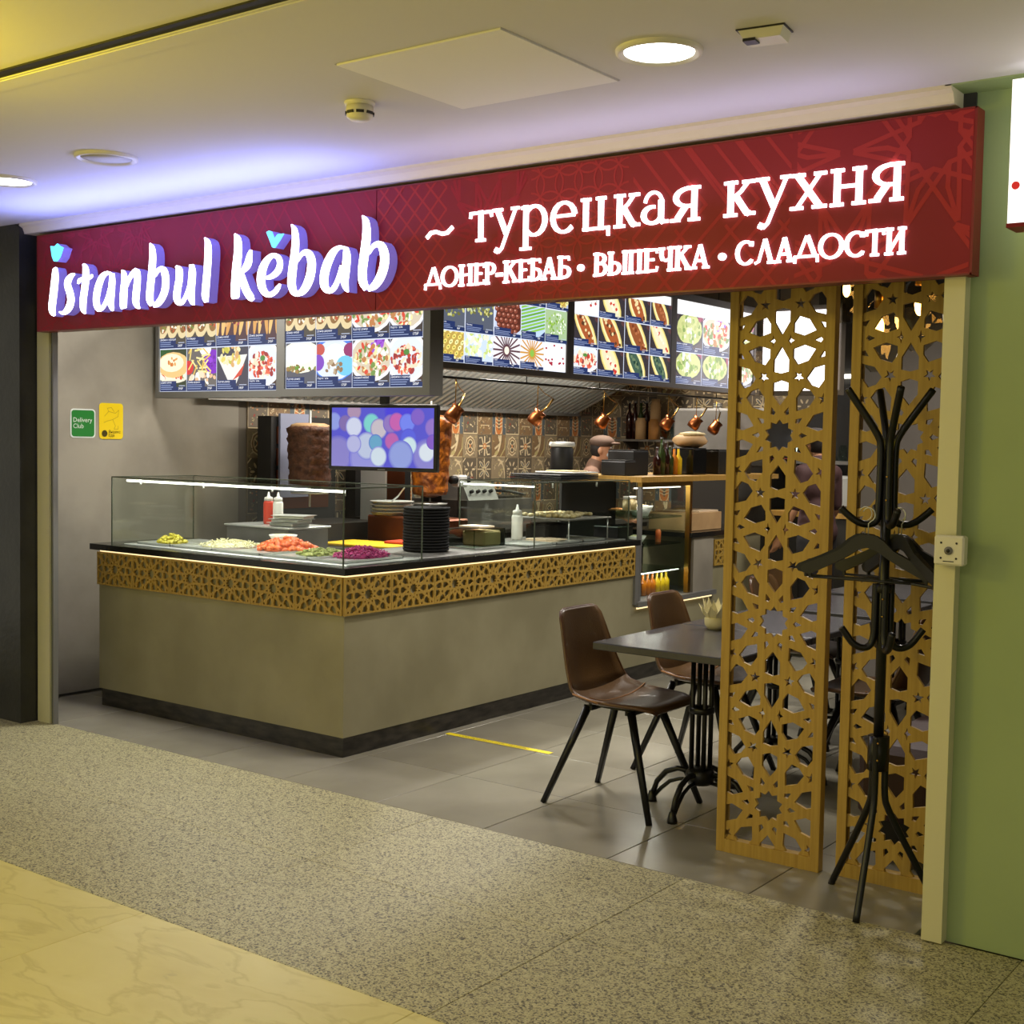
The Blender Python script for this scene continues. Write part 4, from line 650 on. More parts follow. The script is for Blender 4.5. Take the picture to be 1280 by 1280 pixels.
# ---- serif lettering made of pen strokes. Coordinates: x 0..1 over the letter width, y 0..1 over its height
def arc(cx, cy, rx, ry, a0, a1, n=14): return [(cx+rx*math.cos(R(a0+(a1-a0)*i/n)), cy+ry*math.sin(R(a0+(a1-a0)*i/n))) for i in range(n+1)]
T, t_, B_ = 'T', 't', 'B'      # thick, thin, bowl (thick on its sides)
def stem(x, y0=0, y1=1, sf=.2, bot=1, top=1):
    r = [(T, [(x, y0), (x, y1)])]
    if bot: r.append((t_, [(x-sf, y0+.03), (x+sf, y0+.03)]))
    if top: r.append((t_, [(x-sf, y1-.03), (x+sf, y1-.03)]))
    return r
GL = {
 'т': stem(.5, top=0)+[(t_, [(.02, .95), (.98, .95)]), (t_, [(.03, .8), (.06, .95)]), (t_, [(.97, .8), (.94, .95)])],
 'у': [(T, [(.17, .97), (.52, .18)]), (t_, [(.88, .97), (.5, .05), (.36, -.3), (.24, -.42), (.1, -.36)]), (t_, [(.0, .97), (.36, .97)]), (t_, [(.72, .97), (1, .97)]), (T, [(.12, -.34), (.2, -.38)])],
 'р': stem(.2, -.42, 1, .2, 1, 0)+[(t_, [(.03, .94), (.2, .97)]), (B_, arc(.53, .5, .40, .47, 150, -150))],
 'е': [(B_, arc(.5, .5, .42, .47, 8, 318)), (t_, [(.12, .55), (.90, .55)])],
 'ц': stem(.18, 0, 1, .15, 0)+stem(.68, 0, 1, .15, 0)+[(t_, [(.1, .04), (.96, .04)]), (t_, [(.92, .05), (.93, -.2)])],
 'к': stem(.22, 0, 1, .2)+[(t_, [(.25, .48), (.55, .7), (.75, .93)]), (t_, [(.6, .96), (.97, .96)]), (T, [(.4, .55), (.72, .1), (.8, .05)]), (t_, [(.7, .04), (1, .04)])],
 'а': [(t_, arc(.45, .62, .32, .34, 170, 20)), (T, [(.74, .7), (.74, .12), (.82, .05)]), (t_, [(.75, .05), (1, .05)]), (B_, arc(.42, .28, .34, .25, 75, 330))],
 'я': stem(.78, 0, 1, .18)+[(B_, arc(.62, .7, .46, .27, 85, 262)), (t_, [(.55, .97), (.8, .97)]), (t_, [(.55, .44), (.78, .44)]), (T, [(.5, .45), (.22, .08)]), (t_, [(.0, .04), (.3, .04)])],
 'х': [(T, [(.18, .96), (.82, .05)]), (t_, [(.82, .96), (.18, .05)]), (t_, [(.02, .96), (.38, .96)]), (t_, [(.66, .96), (.98, .96)]), (t_, [(.0, .04), (.34, .04)]), (t_, [(.62, .04), (1, .04)])],
 'н': stem(.2, 0, 1, .17)+stem(.8, 0, 1, .17)+[(t_, [(.2, .52), (.8, .52)])],
 '~': [(T, [(.0, .1), (.15, .55), (.35, .62), (.6, .35), (.8, .4), (1, .9)])],
 'Д': [(T, [(.55, .97), (.85, .2)]), (t_, [(.5, .97), (.2, .2)]), (t_, [(.02, .17), (.98, .17)]), (t_, [(.05, .17), (.03, -.06)]), (t_, [(.95, .17), (.97, -.06)])],
 'О': [(B_, arc(.5, .5, .42, .46, 0, 360, 22))],
 'Н': stem(.2, 0, 1, .16)+stem(.8, 0, 1, .16)+[(t_, [(.2, .52), (.8, .52)])],
 'Е': stem(.22, 0, 1, .18)+[(t_, [(.2, .95), (.92, .95), (.94, .82)]), (t_, [(.2, .53), (.72, .53)]), (t_, [(.2, .05), (.94, .05), (.97, .2)])],
 'Р': stem(.22, 0, 1, .2)+[(t_, [(.22, .95), (.5, .95)]), (B_, arc(.5, .72, .38, .23, 90, -90)), (t_, [(.5, .49), (.22, .49)])],
 '-': [(T, [(.05, .4), (.95, .4)])],
 'К': stem(.2, 0, 1, .18)+[(t_, [(.22, .5), (.75, .92)]), (t_, [(.6, .96), (.95, .96)]), (T, [(.42, .6), (.84, .06)]), (t_, [(.68, .04), (1, .04)])],
 'Б': stem(.22, 0, 1, .18)+[(t_, [(.2, .95), (.86, .95), (.87, .82)]), (B_, arc(.5, .29, .40, .24, 90, -90)), (t_, [(.5, .53), (.22, .53)]), (t_, [(.5, .05), (.22, .05)])],
 'А': [(T, [(.52, .97), (.84, .04)]), (t_, [(.5, .97), (.16, .04)]), (t_, [(.28, .33), (.72, .33)]), (t_, [(.0, .04), (.32, .04)]), (t_, [(.68, .04), (1, .04)])],
 'Л': [(T, [(.52, .97), (.84, .04)]), (t_, [(.5, .97), (.22, .1), (.05, .04)]), (t_, [(.68, .04), (1, .04)])],
 '·': [(T, arc(.5, .42, .24, .07, 0, 360, 12)), (T, [(.32, .42), (.68, .42)])],
 'В': stem(.2, 0, 1, .18)+[(B_, arc(.46, .75, .33, .2, 90, -90)), (B_, arc(.5, .29, .38, .25, 90, -90)), (t_, [(.2, .95), (.46, .95)]), (t_, [(.2, .54), (.5, .54)]), (t_, [(.2, .04), (.5, .04)])],
 'Ы': stem(.14, 0, 1, .12)+stem(.86, 0, 1, .12)+[(B_, arc(.32, .29, .26, .24, 90, -90)), (t_, [(.14, .53), (.32, .53)]), (t_, [(.14, .05), (.32, .05)])],
 'П': stem(.2, 0, 1, .17, 1, 0)+stem(.8, 0, 1, .17, 1, 0)+[(t_, [(.02, .96), (.98, .96)])],
 'Ч': stem(.78, 0, 1, .16)+[(T, [(.2, .96), (.2, .65), (.28, .5)]), (t_, [(.26, .52), (.45, .44), (.78, .52)]), (t_, [(.04, .96), (.38, .96)])],
 'С': [(B_, arc(.55, .5, .45, .46, 52, 312)), (T, [(.84, .78), (.86, .93)]), (t_, [(.84, .1), (.88, .2)])],
 'Т': stem(.5, 0, 1, .2, 1, 0)+[(t_, [(.02, .96), (.98, .96)]), (t_, [(.03, .8), (.05, .96)]), (t_, [(.97, .8), (.95, .96)])],
 'И': stem(.2, 0, 1, .17)+stem(.8, 0, 1, .17)+[(t_, [(.2, .08), (.8, .92)])],
}
def glyph(ch, x0, x1, z, h, TH, th, bold=0):
    g = G(); W_ = x1-x0
    for kind, pts in GL[ch]:
        P = [(x0-SX0+p[0]*W_, z-SZ0+p[1]*h) for p in pts]
        L = []; Rr = []; n = len(P)
        for i in range(n):
            a = P[max(i-1, 0)]; b = P[min(i+1, n-1)]
            if kind == B_ and ch == 'О' and i in (0, n-1): a, b = P[-2], P[1]
            d = Vector((b[0]-a[0], b[1]-a[1])); d.normalize(); nn = Vector((-d.y, d.x))
            wd = TH if kind == T else th if kind == t_ else th+(TH-th)*abs(d.y)**1.3
            if kind == t_ and n == 2: pass
            ex = d*0
            if i == 0 and not (kind == B_): ex = -d*.002
            if i == n-1 and not (kind == B_): ex = d*.002
            L.append((P[i][0]+nn.x*wd/2+ex.x, P[i][1]+nn.y*wd/2+ex.y)); Rr.append((P[i][0]-nn.x*wd/2+ex.x, P[i][1]-nn.y*wd/2+ex.y))
        g.ribbon(L, Rr, (0, .0075, 0), (0, -.008, 0))
    g.build('letter', 'text_face', sg)
big = [('т', -3.257, -3.144), ('у', -3.140, -3.014), ('р', -3.004, -2.880), ('е', -2.862, -2.741), ('ц', -2.726, -2.592), ('к', -2.578, -2.468), ('а', -2.460, -2.350), ('я', -2.338, -2.218),
       ('к', -2.128, -2.010), ('у', -2.006, -1.880), ('х', -1.878, -1.752), ('н', -1.740, -1.615), ('я', -1.604, -1.489)]
for c, a, b in big: glyph(c, a, b, 2.389, .118, .0215, .0115)
glyph('~', -3.480, -3.346, 2.420, .04, .015, .01)
sm = [('Д', -3.488, -3.403), ('О', -3.402, -3.312), ('Н', -3.310, -3.235), ('Е', -3.231, -3.178), ('Р', -3.176, -3.124), ('-', -3.121, -3.088), ('К', -3.085, -3.014), ('Е', -3.012, -2.958), ('Б', -2.955, -2.901), ('А', -2.902, -2.830), ('Б', -2.826, -2.766),
      ('·', -2.738, -2.702), ('В', -2.662, -2.602), ('Ы', -2.599, -2.514), ('П', -2.512, -2.452), ('Е', -2.447, -2.388), ('Ч', -2.385, -2.322), ('К', -2.320, -2.252), ('А', -2.254, -2.181),
      ('·', -2.146, -2.112), ('С', -2.078, -2.008), ('Л', -2.006, -1.932), ('А', -1.932, -1.862), ('Д', -1.860, -1.774), ('О', -1.774, -1.686), ('С', -1.684, -1.612), ('Т', -1.612, -1.550), ('И', -1.548, -1.478)]
for c, a, b in sm: glyph(c, a, b, 2.218, .083, .0145, .0088)

# ================================================================ SHOP SHELL
WX = -6.87
wl = struct(G().span((WX-.15, 4.22, 0), (WX, 6.05, 3.05)).build('wall_left', 'concrete'))
wk = struct(G().span((WX-.3, 6.05, 0), (WX-.012, 10.9, 3.05)).build('wall_kitchen', 'grout'))
wb = struct(G().span((WX-.3, 10.742, 0), (-4.66, 10.95, 3.05)).build('wall_back_left', 'grout'))
struct(G().span((-4.66, 10.73, 0), (-1.0, 10.95, 3.05)).build('wall_back', 'charcoal_wall'))
struct(G().span((-3.28, 8.2, 0), (-1.3, 8.32, 2.5)).build('wall_partition', 'grey_wall'))
struct(G().span((-1.3, 4.45, 0), (-1.15, 10.9, 3.05)).build('wall_right', 'grey_wall'))
struct(G().span((WX-.3, 4.3, 3.0), (-1.0, 10.95, 3.1)).build('ceiling_hall', 'black_matt'))

# ---- patterned wall tiles 20 x 20 cm, each its own piece
BE = (214, 196, 158); DK = (104, 94, 80); GR = (88, 96, 100); OR = (196, 128, 76); BR = (134, 108, 78); YE = (186, 172, 118); LB = (148, 132, 106)
def tile_design(k):
    p = PR((0, 0, 0), (1, 0, 0), (0, 0, 1), (0, -1, 0), .00003); p.clip = (-.098, -.098, .098, .098)
    rr = random.Random(k)
    base = [OR, LB, BR, BR, LB, DK, LB, DK, DK][k]
    p.rect(-.098, -.098, .098, .098, base)
    if k == 0:
        p.ell(0, 0, .062, .115, BE); p.ell(0, -.005, .05, .10, (196, 120, 64)); p.ell(0, .02, .018, .08, DK)
        for s in (-1, 1):
            for j in range(4): p.line([(0, -.04+.03*j), (s*.045, -.02+.03*j)], .008, BE)
            p.rect(s*.075-.022, -.098, s*.075+.022, .098, GR)
    elif k == 1:
        p.rect(-.09, -.09, .09, .09, DK)
        for _ in range(16): p.ell(rr.uniform(-.07, .07), rr.uniform(-.07, .07), .009, .007, rr.choice([OR, BE, GR, (150, 60, 50), LB]), n=6)
        p.line([(-.092, -.092), (.092, -.092), (.092, .092)], .008, BE)
    elif k == 2:
        for _ in range(26): p.ell(rr.uniform(-.09, .09), rr.uniform(-.09, .09), .008, .006, rr.choice([BE, YE, GR, LB, DK]), rr.random()*3, 6)
        p.line([(-.06, -.02), (.06, -.02)], .006, BE)
    elif k == 3:
        p.line([(-.1, -.1)]+[(-.1+.13*math.sin(t*.2), -.1+.19*(1-math.cos(t*.2))) for t in range(9)], .022, BE)
        p.line([(0, .1), (.02, .02), (-.05, -.02)], .018, BE); p.line([(.03, -.09), (.09, -.02), (.098, .07)], .012, YE)
        p.ell(-.03, -.06, .03, .016, YE, .5); p.line([(-.098, -.094), (.098, -.094)], .006, BE)
    elif k == 4:
        p.ell(0, 0, .07, .088, BE, n=8); p.ell(0, 0, .06, .076, BR, n=8); p.ell(0, 0, .044, .06, BE); p.ell(0, 0, .036, .05, DK)
        p.line([(-.03, -.03), (.03, .03)], .01, BE); p.line([(-.03, .03), (.03, -.03)], .01, BE); p.ell(0, 0, .012, .016, OR)
    elif k == 5:
        for a in range(4):
            t = PI/2*a
            p.line([(0, 0), (.07*math.cos(t), .08*math.sin(t))], .016, BE)
            p.line([(.03*math.cos(t+.8), .03*math.sin(t+.8)), (.085*math.cos(t+.5), .085*math.sin(t+.5)), (.1*math.cos(t+.8), .1*math.sin(t+.8))], .012, BE)
        p.ell(0, 0, .026, .026, OR); p.ell(0, 0, .012, .012, BE)
    elif k == 6:
        for _ in range(8): x, y = rr.uniform(-.09, .09), rr.uniform(-.09, .09); p.line([(x, y), (x+rr.uniform(-.04, .04), y+rr.uniform(-.04, .04)), (x+rr.uniform(-.05, .05), y+.03)], .008, rr.choice([BE, YE, OR]))
        p.line([(.098*math.cos(t*.2), -.1+.18*math.sin(t*.2)) for t in range(9)], .012, BE)
    elif k == 7:
        p.line([(-.098, .06), (-.06, .098)], .01, BE)
        for a in range(6): t = PI/3*a; p.ell(.05*math.cos(t), .05*math.sin(t), .022, .009, BE, t)
        p.line([(-.05, -.07), (.05, -.07)], .008, (150, 60, 50)); p.line([(.094, -.098), (.094, .098)], .006, BE)
    else:
        for a in range(4):
            t = PI/4+PI/2*a; p.ell(.055*math.cos(t), .055*math.sin(t), .042, .016, BE, t); p.ell(.055*math.cos(t), .055*math.sin(t), .03, .008, GR, t)
            t -= PI/4; p.line([(.02*math.cos(t), .02*math.sin(t)), (.09*math.cos(t), .09*math.sin(t))], .01, BE)
        p.ell(0, 0, .018, .018, BE); p.ell(0, 0, .009, .009, DK)
    for _ in range(10):     # fine scrollwork
        x, y, a = rr.uniform(-.09, .09), rr.uniform(-.09, .09), rr.uniform(0, 6)
        p.line([(x, y), (x+.012*math.cos(a), y+.012*math.sin(a)), (x+.02*math.cos(a+1), y+.02*math.sin(a+1))], .0045, rr.choice([BE, YE, DK]))
    p.line([(-.0975, -.0975), (.0975, -.0975), (.0975, .0975), (-.0975, .0975), (-.0975, -.0975)], .003, (170, 150, 120))
    me = p.mesh('tile', 'tile_print')
    # ceramic body behind the print
    me.materials.append(MATS['mosaic_base'])
    bm = bmesh.new(); bm.from_mesh(me); n0 = len(bm.faces)
    g = G().box((0, .006, 0), (.196, .0118, .196)); vs = [bm.verts.new(v) for v in g.v]
    for f in g.f: ff = bm.faces.new([vs[i] for i in f]); ff.material_index = 1
    bm.to_mesh(me); bm.free(); return me
TD = [tile_design(k) for k in range(9)]
order = {0: (0, 1, 2), 1: (3, 4, 5), 2: (6, 7, 8)}
for r_ in range(6):
    z = .95+.2*r_; rk = (4-r_) % 3
    for c_ in range(23):
        y = 6.23+.2*c_
        o = link('tile', TD[order[rk][(c_-11) % 3]], wk, (WX, y, z)); o.rotation_euler.z = R(90)
for r_ in range(8):
    z = .95+.2*r_; rk = (4-r_) % 3
    for c_ in range(11):
        link('tile', TD[order[rk][(c_) % 3]], wb, (WX+.1+.2*c_, 10.73, z))

# ================================================================ COUNTER
ct = thing('service_counter', 'L-shaped concrete service counter with black worktop and gold lattice band', 'counter', (-4.46, 4.62, 0))
def C3(x, y, z): return (x+4.46, y-4.62, z)
KX0, KX1, KY0, KY1 = -6.45, -4.46, 4.62, 7.40
DEP = .66
g = G(); g.span(C3(KX0, KY0, .10), C3(KX1, KY0+DEP, .915)); g.build('front_body', 'counter_concrete', ct)
g = G(); g.span(C3(KX1-DEP, KY0+DEP, .10), C3(KX1, KY1, .915)); g.build('side_body', 'counter_concrete', ct)
g = G(); g.span(C3(KX0+.02, KY0+.004, 0), C3(KX1-.004, KY0+DEP-.02, .10)); g.span(C3(KX1-DEP, KY0+DEP-.02, 0), C3(KX1-.004, KY1+1.1, .10))
g.build('kick_base', 'kick_black', ct)
P = [(KX0-.07, KY0-.018), (KX1+.018, KY0-.018), (KX1+.018, KY1+.03), (KX1-DEP-.03, KY1+.03), (KX1-DEP-.03, KY0+DEP+.03), (KX0-.07, KY0+DEP+.03)]
G().prism([(a+4.46, b-4.62) for a, b in P], (0, 0, .035), (0, 0, .917), (1, 0, 0), (0, 1, 0)).build('worktop', 'worktop_black', ct)
# steel surfaces let into the worktop
g = G(); g.span(C3(-6.33, 4.70, .951), C3(-4.52, 5.26, .957), .003); g.build('steel_inset', 'steel', ct)
g = G(); g.span(C3(-5.10, 5.30, .951), C3(-4.53, 7.38, .956), .002); g.build('steel_inset', 'steel_dull', ct)
# LED line under the worktop edge
G().span(C3(KX0+.02, KY0-.011, .910), C3(KX1+.008, KY0-.005, .9165)).build('led_strip', 'led_warm', ct)
G().span(C3(KX1+.004, KY0, .909), C3(KX1+.009, KY1-.03, .9165)).build('led_strip', 'led_warm', ct)
# gold lattice panels: cells lying on their side
LZ0, LZ1 = .716, .908
cw = 1.99/6
hs = lattice_holes(-.088, -cw/2+.010, .088, cw/2-.010, cw/2/.985, 0, 0, 1.05)
vs, fs = plate([(-.096, -cw/2+.0012), (.096, -cw/2+.0012), (.096, cw/2-.0012), (-.096, cw/2-.0012)], hs, .011)
g = G(); g.add([(q[1], q[2], q[0]) for q in vs], fs); me_l = g.mesh('lattice_panel', 'oak')
zc = (LZ0+LZ1)/2
for k in range(6):
    link('lattice_panel', me_l, ct, C3(KX0+cw*(k+.5), KY0-.018, zc))
n2 = 8; cw2 = (KY1-.03-KY0+.012)/n2
for k in range(n2):
    o = link('lattice_panel', me_l, ct, C3(KX1+.018, KY0-.016+cw2*(k+.5), zc)); o.rotation_euler.z = R(90); o.scale.x = cw2/cw
G().span(C3(KX1-.002, KY1-.03, .52), C3(KX1+.018, KY1+.02, .915)).build('end_post', 'alu_frame', ct)
# beam below the fridge opening
g = G(); g.span(C3(KX1-.5, KY1, .10), C3(KX1, KY1+1.1, .50)); g.build('fridge_plinth', 'counter_concrete', ct)
G().span(C3(KX1-.5, KY1-.01, .50), C3(KX1+.035, KY1+1.1, .535)).build('sill', 'alu_frame', ct)
G().span(C3(KX1+.012, KY1, .488), C3(KX1+.022, KY1+1.05, .498)).build('led_strip', 'led_warm', ct)
G().span(C3(KX1-.03, KY1+.80, .535), C3(KX1, KY1+1.1, .93)).build('end_panel', 'concrete', ct)
G().span(C3(KX1-.6, KY1+.74, .93), C3(KX1+.015, KY1+1.9, .965)).build('rear_worktop', 'worktop_black', ct)
g = G(); g.span(C3(KX1-.6, KY1+1.1, 0), C3(KX1-.01, KY1+1.9, .93)); g.build('rear_body', 'counter_concrete', ct)
o = link('lattice_panel', me_l, ct, C3(KX1+.004, KY1+1.28, .80)); o.rotation_euler.z = R(90)

# ---- glass guards on the counter
def glass_box(name, label, x0, x1, y0, y1, z0, z1, faces, led, clips):
    t = thing(name, label, 'glass guard', (x0, y0, z0))
    w_, d_, h_ = x1-x0, y1-y0, z1-z0; e = .006
    geo = {'front': ((0, 0, 0), (w_, e, h_)), 'left': ((0, 0, 0), (e, d_, h_)), 'right': ((w_-e, 0, 0), (w_, d_, h_)), 'top': ((0, 0, h_), (w_, d_, h_+e)), 'back': ((0, d_-e, 0), (w_, d_, h_))}
    for f in faces: G().span(*geo[f]).build('pane', 'glass', t)
    g = G()   # polished darker glass edges
    for x, y in ((0, 0), (w_, 0), (w_, d_), (0, d_)): g.span((x-.003, y-.003, 0), (x+.003, y+.003, h_+.003))
    for y in (0, d_): g.span((0, y-.003, h_+.002), (w_, y+.003, h_+.008))
    for x in (0, w_): g.span((x-.003, 0, h_+.002), (x+.003, d_, h_+.008))
    g.build('glass_edge', 'groove', t)
    if led:
        o = G().span(*led).build('led_strip', 'led_white', t)
        l = area('led_light', (x0+w_/2, y0+.05, z1-.01), (R(-25), 0, 0), w_*.9, .02, 5*w_, (1, .97, .90))
    for c in clips: G().cyl((c[0], c[1], c[2]), (c[0], c[1], c[2]-.03), .006, n=8).build('clip', 'steel', t)
    return t
glass_box('glass_sneeze_guard', 'long clear glass guard over the salad trays on the left counter', -6.372, -4.50, 4.65, 5.25, .952, 1.343, ('front', 'left', 'right', 'top'),
          ((.12, .012, .372), (1.86, .022, .384)), [(.2, .05, .385), (.75, .05, .385), (1.3, .05, .385), (1.83, .05, .385)])
glass_box('glass_display_case', 'clear glass case at the far end of the right counter run', -5.08, -4.50, 6.285, 7.36, .956, 1.345, ('front', 'right', 'left', 'top'),
          ((.02, .012, .365), (.56, .022, .374)), [(.5, .3, .385), (.5, .8, .385)])

# ================================================================ MENU BOARDS
def title(p, x0, y0, w, h, txt, price, rr, light=False):
    """caption band at the foot of a menu picture"""
    p.rect(x0, y0, x0+w, y0+h*.10, (38, 52, 96)); p.rect(x0, y0+h*.10, x0+w*.62, y0+h*.24, (40, 54, 100))
    if txt: p.text(txt, x0+w*.03, y0+h*.185, h*.062, (245, 247, 255))
    for k in range(3): p.rect(x0+w*.03, y0+h*(.135-.045*k), x0+w*rr.uniform(.4, .62), y0+h*(.15-.045*k), (150, 165, 205))
    p.text(price, x0+w*.70, y0+h*.035, h*.075, (255, 255, 255))
    p.rect(x0+w*.72, y0+h*.12, x0+w*.95, y0+h*.135, (190, 200, 225))
def blobs(p, cx, cy, a, b, n, cols, rr, s=.02, asp=.6):
    for _ in range(int(n*1.5)):
        t = rr.uniform(0, 2*PI); q = rr.random()**.5
        p.ell(cx+a*q*math.cos(t), cy+b*q*math.sin(t), s*rr.uniform(.4, 1.1), s*asp*rr.uniform(.6, 1.2), rr.choice(cols), rr.uniform(0, PI), 7)
def dish(p, kind, x0, y0, w, h, rr):
    if kind not in ('green', 'greendot', 'balls', 'whitedots', 'jars', 'rays', 'raysb'): x0 -= w*.13; y0 -= h*.08; w *= 1.26; h *= 1.26
    cx, cy = x0+w*.5, y0+h*.56
    if kind == 'burger':
        p.rect(x0, y0, x0+w, y0+h, (62, 70, 52)); p.ell(x0+w*.25, y0+h*.85, w*.3, h*.1, (50, 90, 50), .3)
        p.ell(cx, y0+h*.36, w*.46, h*.14, (240, 232, 208)); blobs(p, cx, y0+h*.35, w*.4, h*.06, 14, [(216, 80, 50), (240, 240, 220), (120, 150, 70)], rr, w*.07)
        p.ell(cx, y0+h*.56, w*.47, h*.24, (236, 196, 130)); p.ell(cx-w*.05, y0+h*.6, w*.36, h*.17, (252, 238, 205)); blobs(p, cx, y0+h*.62, w*.16, h*.07, 7, [(206, 120, 60), (222, 160, 90)], rr, w*.05)
    elif kind == 'plate':
        p.rect(x0, y0, x0+w, y0+h, (80, 64, 56)); p.ell(cx, cy-h*.02, w*.49, h*.42, (250, 250, 252)); p.ell(cx, cy-h*.02, w*.43, h*.36, (225, 232, 245))
        blobs(p, cx, cy-h*.05, w*.36, h*.22, 60, [(200, 70, 56), (226, 110, 84), (236, 220, 190), (160, 60, 60), (246, 240, 220)], rr, w*.07); p.ell(cx, cy+h*.07, w*.07, h*.05, (90, 140, 70))
    elif kind == 'fries':
        p.rect(x0, y0, x0+w, y0+h, (110, 104, 100)); p.ell(x0+w*.8, y0+h*.6, w*.24, h*.22, (130, 50, 190)); blobs(p, x0+w*.8, y0+h*.6, w*.18, h*.15, 12, [(150, 70, 210), (110, 40, 160)], rr, w*.05)
        p.ell(x0+w*.15, y0+h*.5, w*.14, h*.13, (210, 60, 60)); p.ell(x0+w*.6, y0+h*.83, w*.15, h*.12, (255, 255, 255))
        for _ in range(22):
            a = rr.uniform(-.9, 1.4); x, y = x0+w*rr.uniform(.12, .6), y0+h*rr.uniform(.35, .85)
            p.line([(x, y), (x+w*.2*math.cos(a), y+w*.2*math.sin(a))], w*.03, rr.choice([(242, 214, 120), (250, 230, 160), (226, 186, 90)]))
        blobs(p, cx, y0+h*.3, w*.35, h*.09, 10, [(246, 220, 190), (236, 190, 150), (250, 245, 235)], rr, w*.08)
    elif kind == 'wrap':
        p.rect(x0, y0, x0+w, y0+h, (84, 78, 70))
        for k in range(3):
            x = x0+w*(.22+.3*k); p.ell(x, cy-h*.06, w*.17, h*.26, (226, 206, 160), -.3); p.ell(x+w*.01, cy-h*.04, w*.11, h*.18, (146, 108, 66), -.3)
            blobs(p, x, cy-h*.04, w*.09, h*.15, 14, [(190, 90, 60), (120, 140, 70), (236, 220, 180), (110, 70, 50), (250, 244, 226)], rr, w*.035)
    elif kind == 'kebabs':
        p.rect(x0, y0, x0+w, y0+h, (84, 60, 66)); p.ell(x0+w*.12, y0+h*.8, w*.2, h*.16, (110, 70, 190))
        for k in range(6): p.ell(x0+w*(.15+.15*k), cy-h*.02, w*.05, h*.30, rr.choice([(216, 160, 90), (196, 120, 70), (232, 190, 120)]), rr.uniform(-.4, .1))
        blobs(p, cx, cy, w*.42, h*.12, 14, [(170, 80, 90), (220, 170, 110), (120, 50, 50)], rr, w*.05)
    elif kind == 'cone':
        p.rect(x0, y0, x0+w, y0+h, (74, 72, 84)); p.poly([(x0+w*.12, cy+h*.12), (x0+w*.86, cy+h*.15), (x0+w*.6, y0+h*.2), (x0+w*.42, y0+h*.2)], (236, 234, 226))
        blobs(p, cx-w*.02, cy+h*.14, w*.3, h*.17, 22, [(196, 190, 80), (226, 210, 110), (216, 170, 110), (236, 226, 180)], rr, w*.07); p.poly([(x0+w*.5, y0+h*.25), (x0+w*.8, y0+h*.55), (x0+w*.72, y0+h*.35)], (206, 80, 64))
    elif kind == 'rice':
        p.rect(x0, y0, x0+w, y0+h, (86, 88, 120)); p.ell(cx, cy, w*.5, h*.38, (80, 130, 226)); p.ell(cx, cy-h*.02, w*.46, h*.34, (222, 230, 240))
        p.ell(cx+w*.02, cy+h*.05, w*.24, h*.2, (255, 255, 250)); p.ell(x0+w*.18, cy+h*.16, w*.11, h*.1, (196, 90, 80)); p.ell(x0+w*.14, cy-h*.06, w*.14, h*.14, (130, 80, 190)); p.ell(x0+w*.84, cy+h*.14, w*.14, h*.12, (150, 60, 110))
        p.ell(x0+w*.74, cy-h*.12, w*.2, h*.17, (120, 200, 230)); blobs(p, cx, cy-h*.14, w*.2, h*.1, 12, [(150, 120, 90), (190, 170, 140)], rr, w*.06)
    elif kind == 'bread':
        p.rect(x0, y0, x0+w, y0+h, (96, 96, 104)); p.ell(cx, cy+h*.05, w*.52, h*.28, (248, 246, 226)); p.ell(cx-w*.05, cy+h*.1, w*.4, h*.18, (255, 254, 242))
        blobs(p, cx, cy-h*.16, w*.4, h*.06, 16, [(130, 96, 60), (160, 130, 80), (110, 150, 60)], rr, w*.06)
    elif kind == 'salad':
        p.rect(x0, y0, x0+w, y0+h, (70, 56, 60)); p.ell(cx, cy, w*.42, h*.38, (46, 44, 44)); p.ell(cx, cy, w*.37, h*.34, (200, 206, 130))
        blobs(p, cx, cy, w*.3, h*.28, 30, [(150, 180, 80), (226, 230, 190), (246, 246, 236), (180, 190, 110), (120, 150, 60)], rr, w*.06); blobs(p, x0+w*.9, y0+h*.85, w*.12, h*.1, 4, [(150, 40, 80)], rr, w*.07, 1)
    elif kind == 'mixed':
        p.rect(x0, y0, x0+w, y0+h, (74, 66, 64)); p.ell(cx, cy, w*.48, h*.4, (240, 240, 245)); p.ell(cx, cy, w*.42, h*.34, (214, 200, 176))
        blobs(p, cx+w*.1, cy+h*.18, w*.18, h*.12, 8, [(130, 50, 180), (160, 90, 210)], rr, w*.07); blobs(p, cx, cy-h*.03, w*.38, h*.26, 60, [(216, 80, 60), (246, 230, 170), (120, 150, 80), (246, 244, 236), (190, 130, 80)], rr, w*.06)
    elif kind == 'boat':
        p.rect(x0, y0, x0+w, y0+h, (58, 52, 56)); col, spots = rr.choice([((150, 84, 48), [(120, 60, 36), (180, 110, 70)]), ((170, 90, 50), [(236, 214, 160), (90, 60, 40)]), ((236, 226, 190), [(206, 60, 50), (250, 240, 215)]), ((70, 96, 80), [(40, 66, 56), (110, 130, 96)])])
        a = .82; p.ell(cx-w*.02, cy-h*.02, h*.74, w*.21, (226, 206, 120), PI-a); p.ell(cx-w*.02, cy-h*.02, h*.68, w*.175, (246, 232, 170), PI-a); p.ell(cx-w*.02, cy-h*.02, h*.60, w*.125, col, PI-a)
        for k in range(16):
            q = rr.uniform(-.5, .5); e = rr.uniform(-.07, .07); p.ell(cx+q*h*math.cos(PI-a)+e*w, cy+q*h*math.sin(PI-a), w*.035, w*.03, rr.choice(spots), 0, 6)
        p.ell(x0+w*.88, y0+h*.8, w*.1, h*.09, (90, 60, 60))
    elif kind == 'green':
        p.rect(x0, y0, x0+w, y0+h, (190, 214, 240)); c = p.clip; p.clip = (x0, y0, x0+w, y0+h)
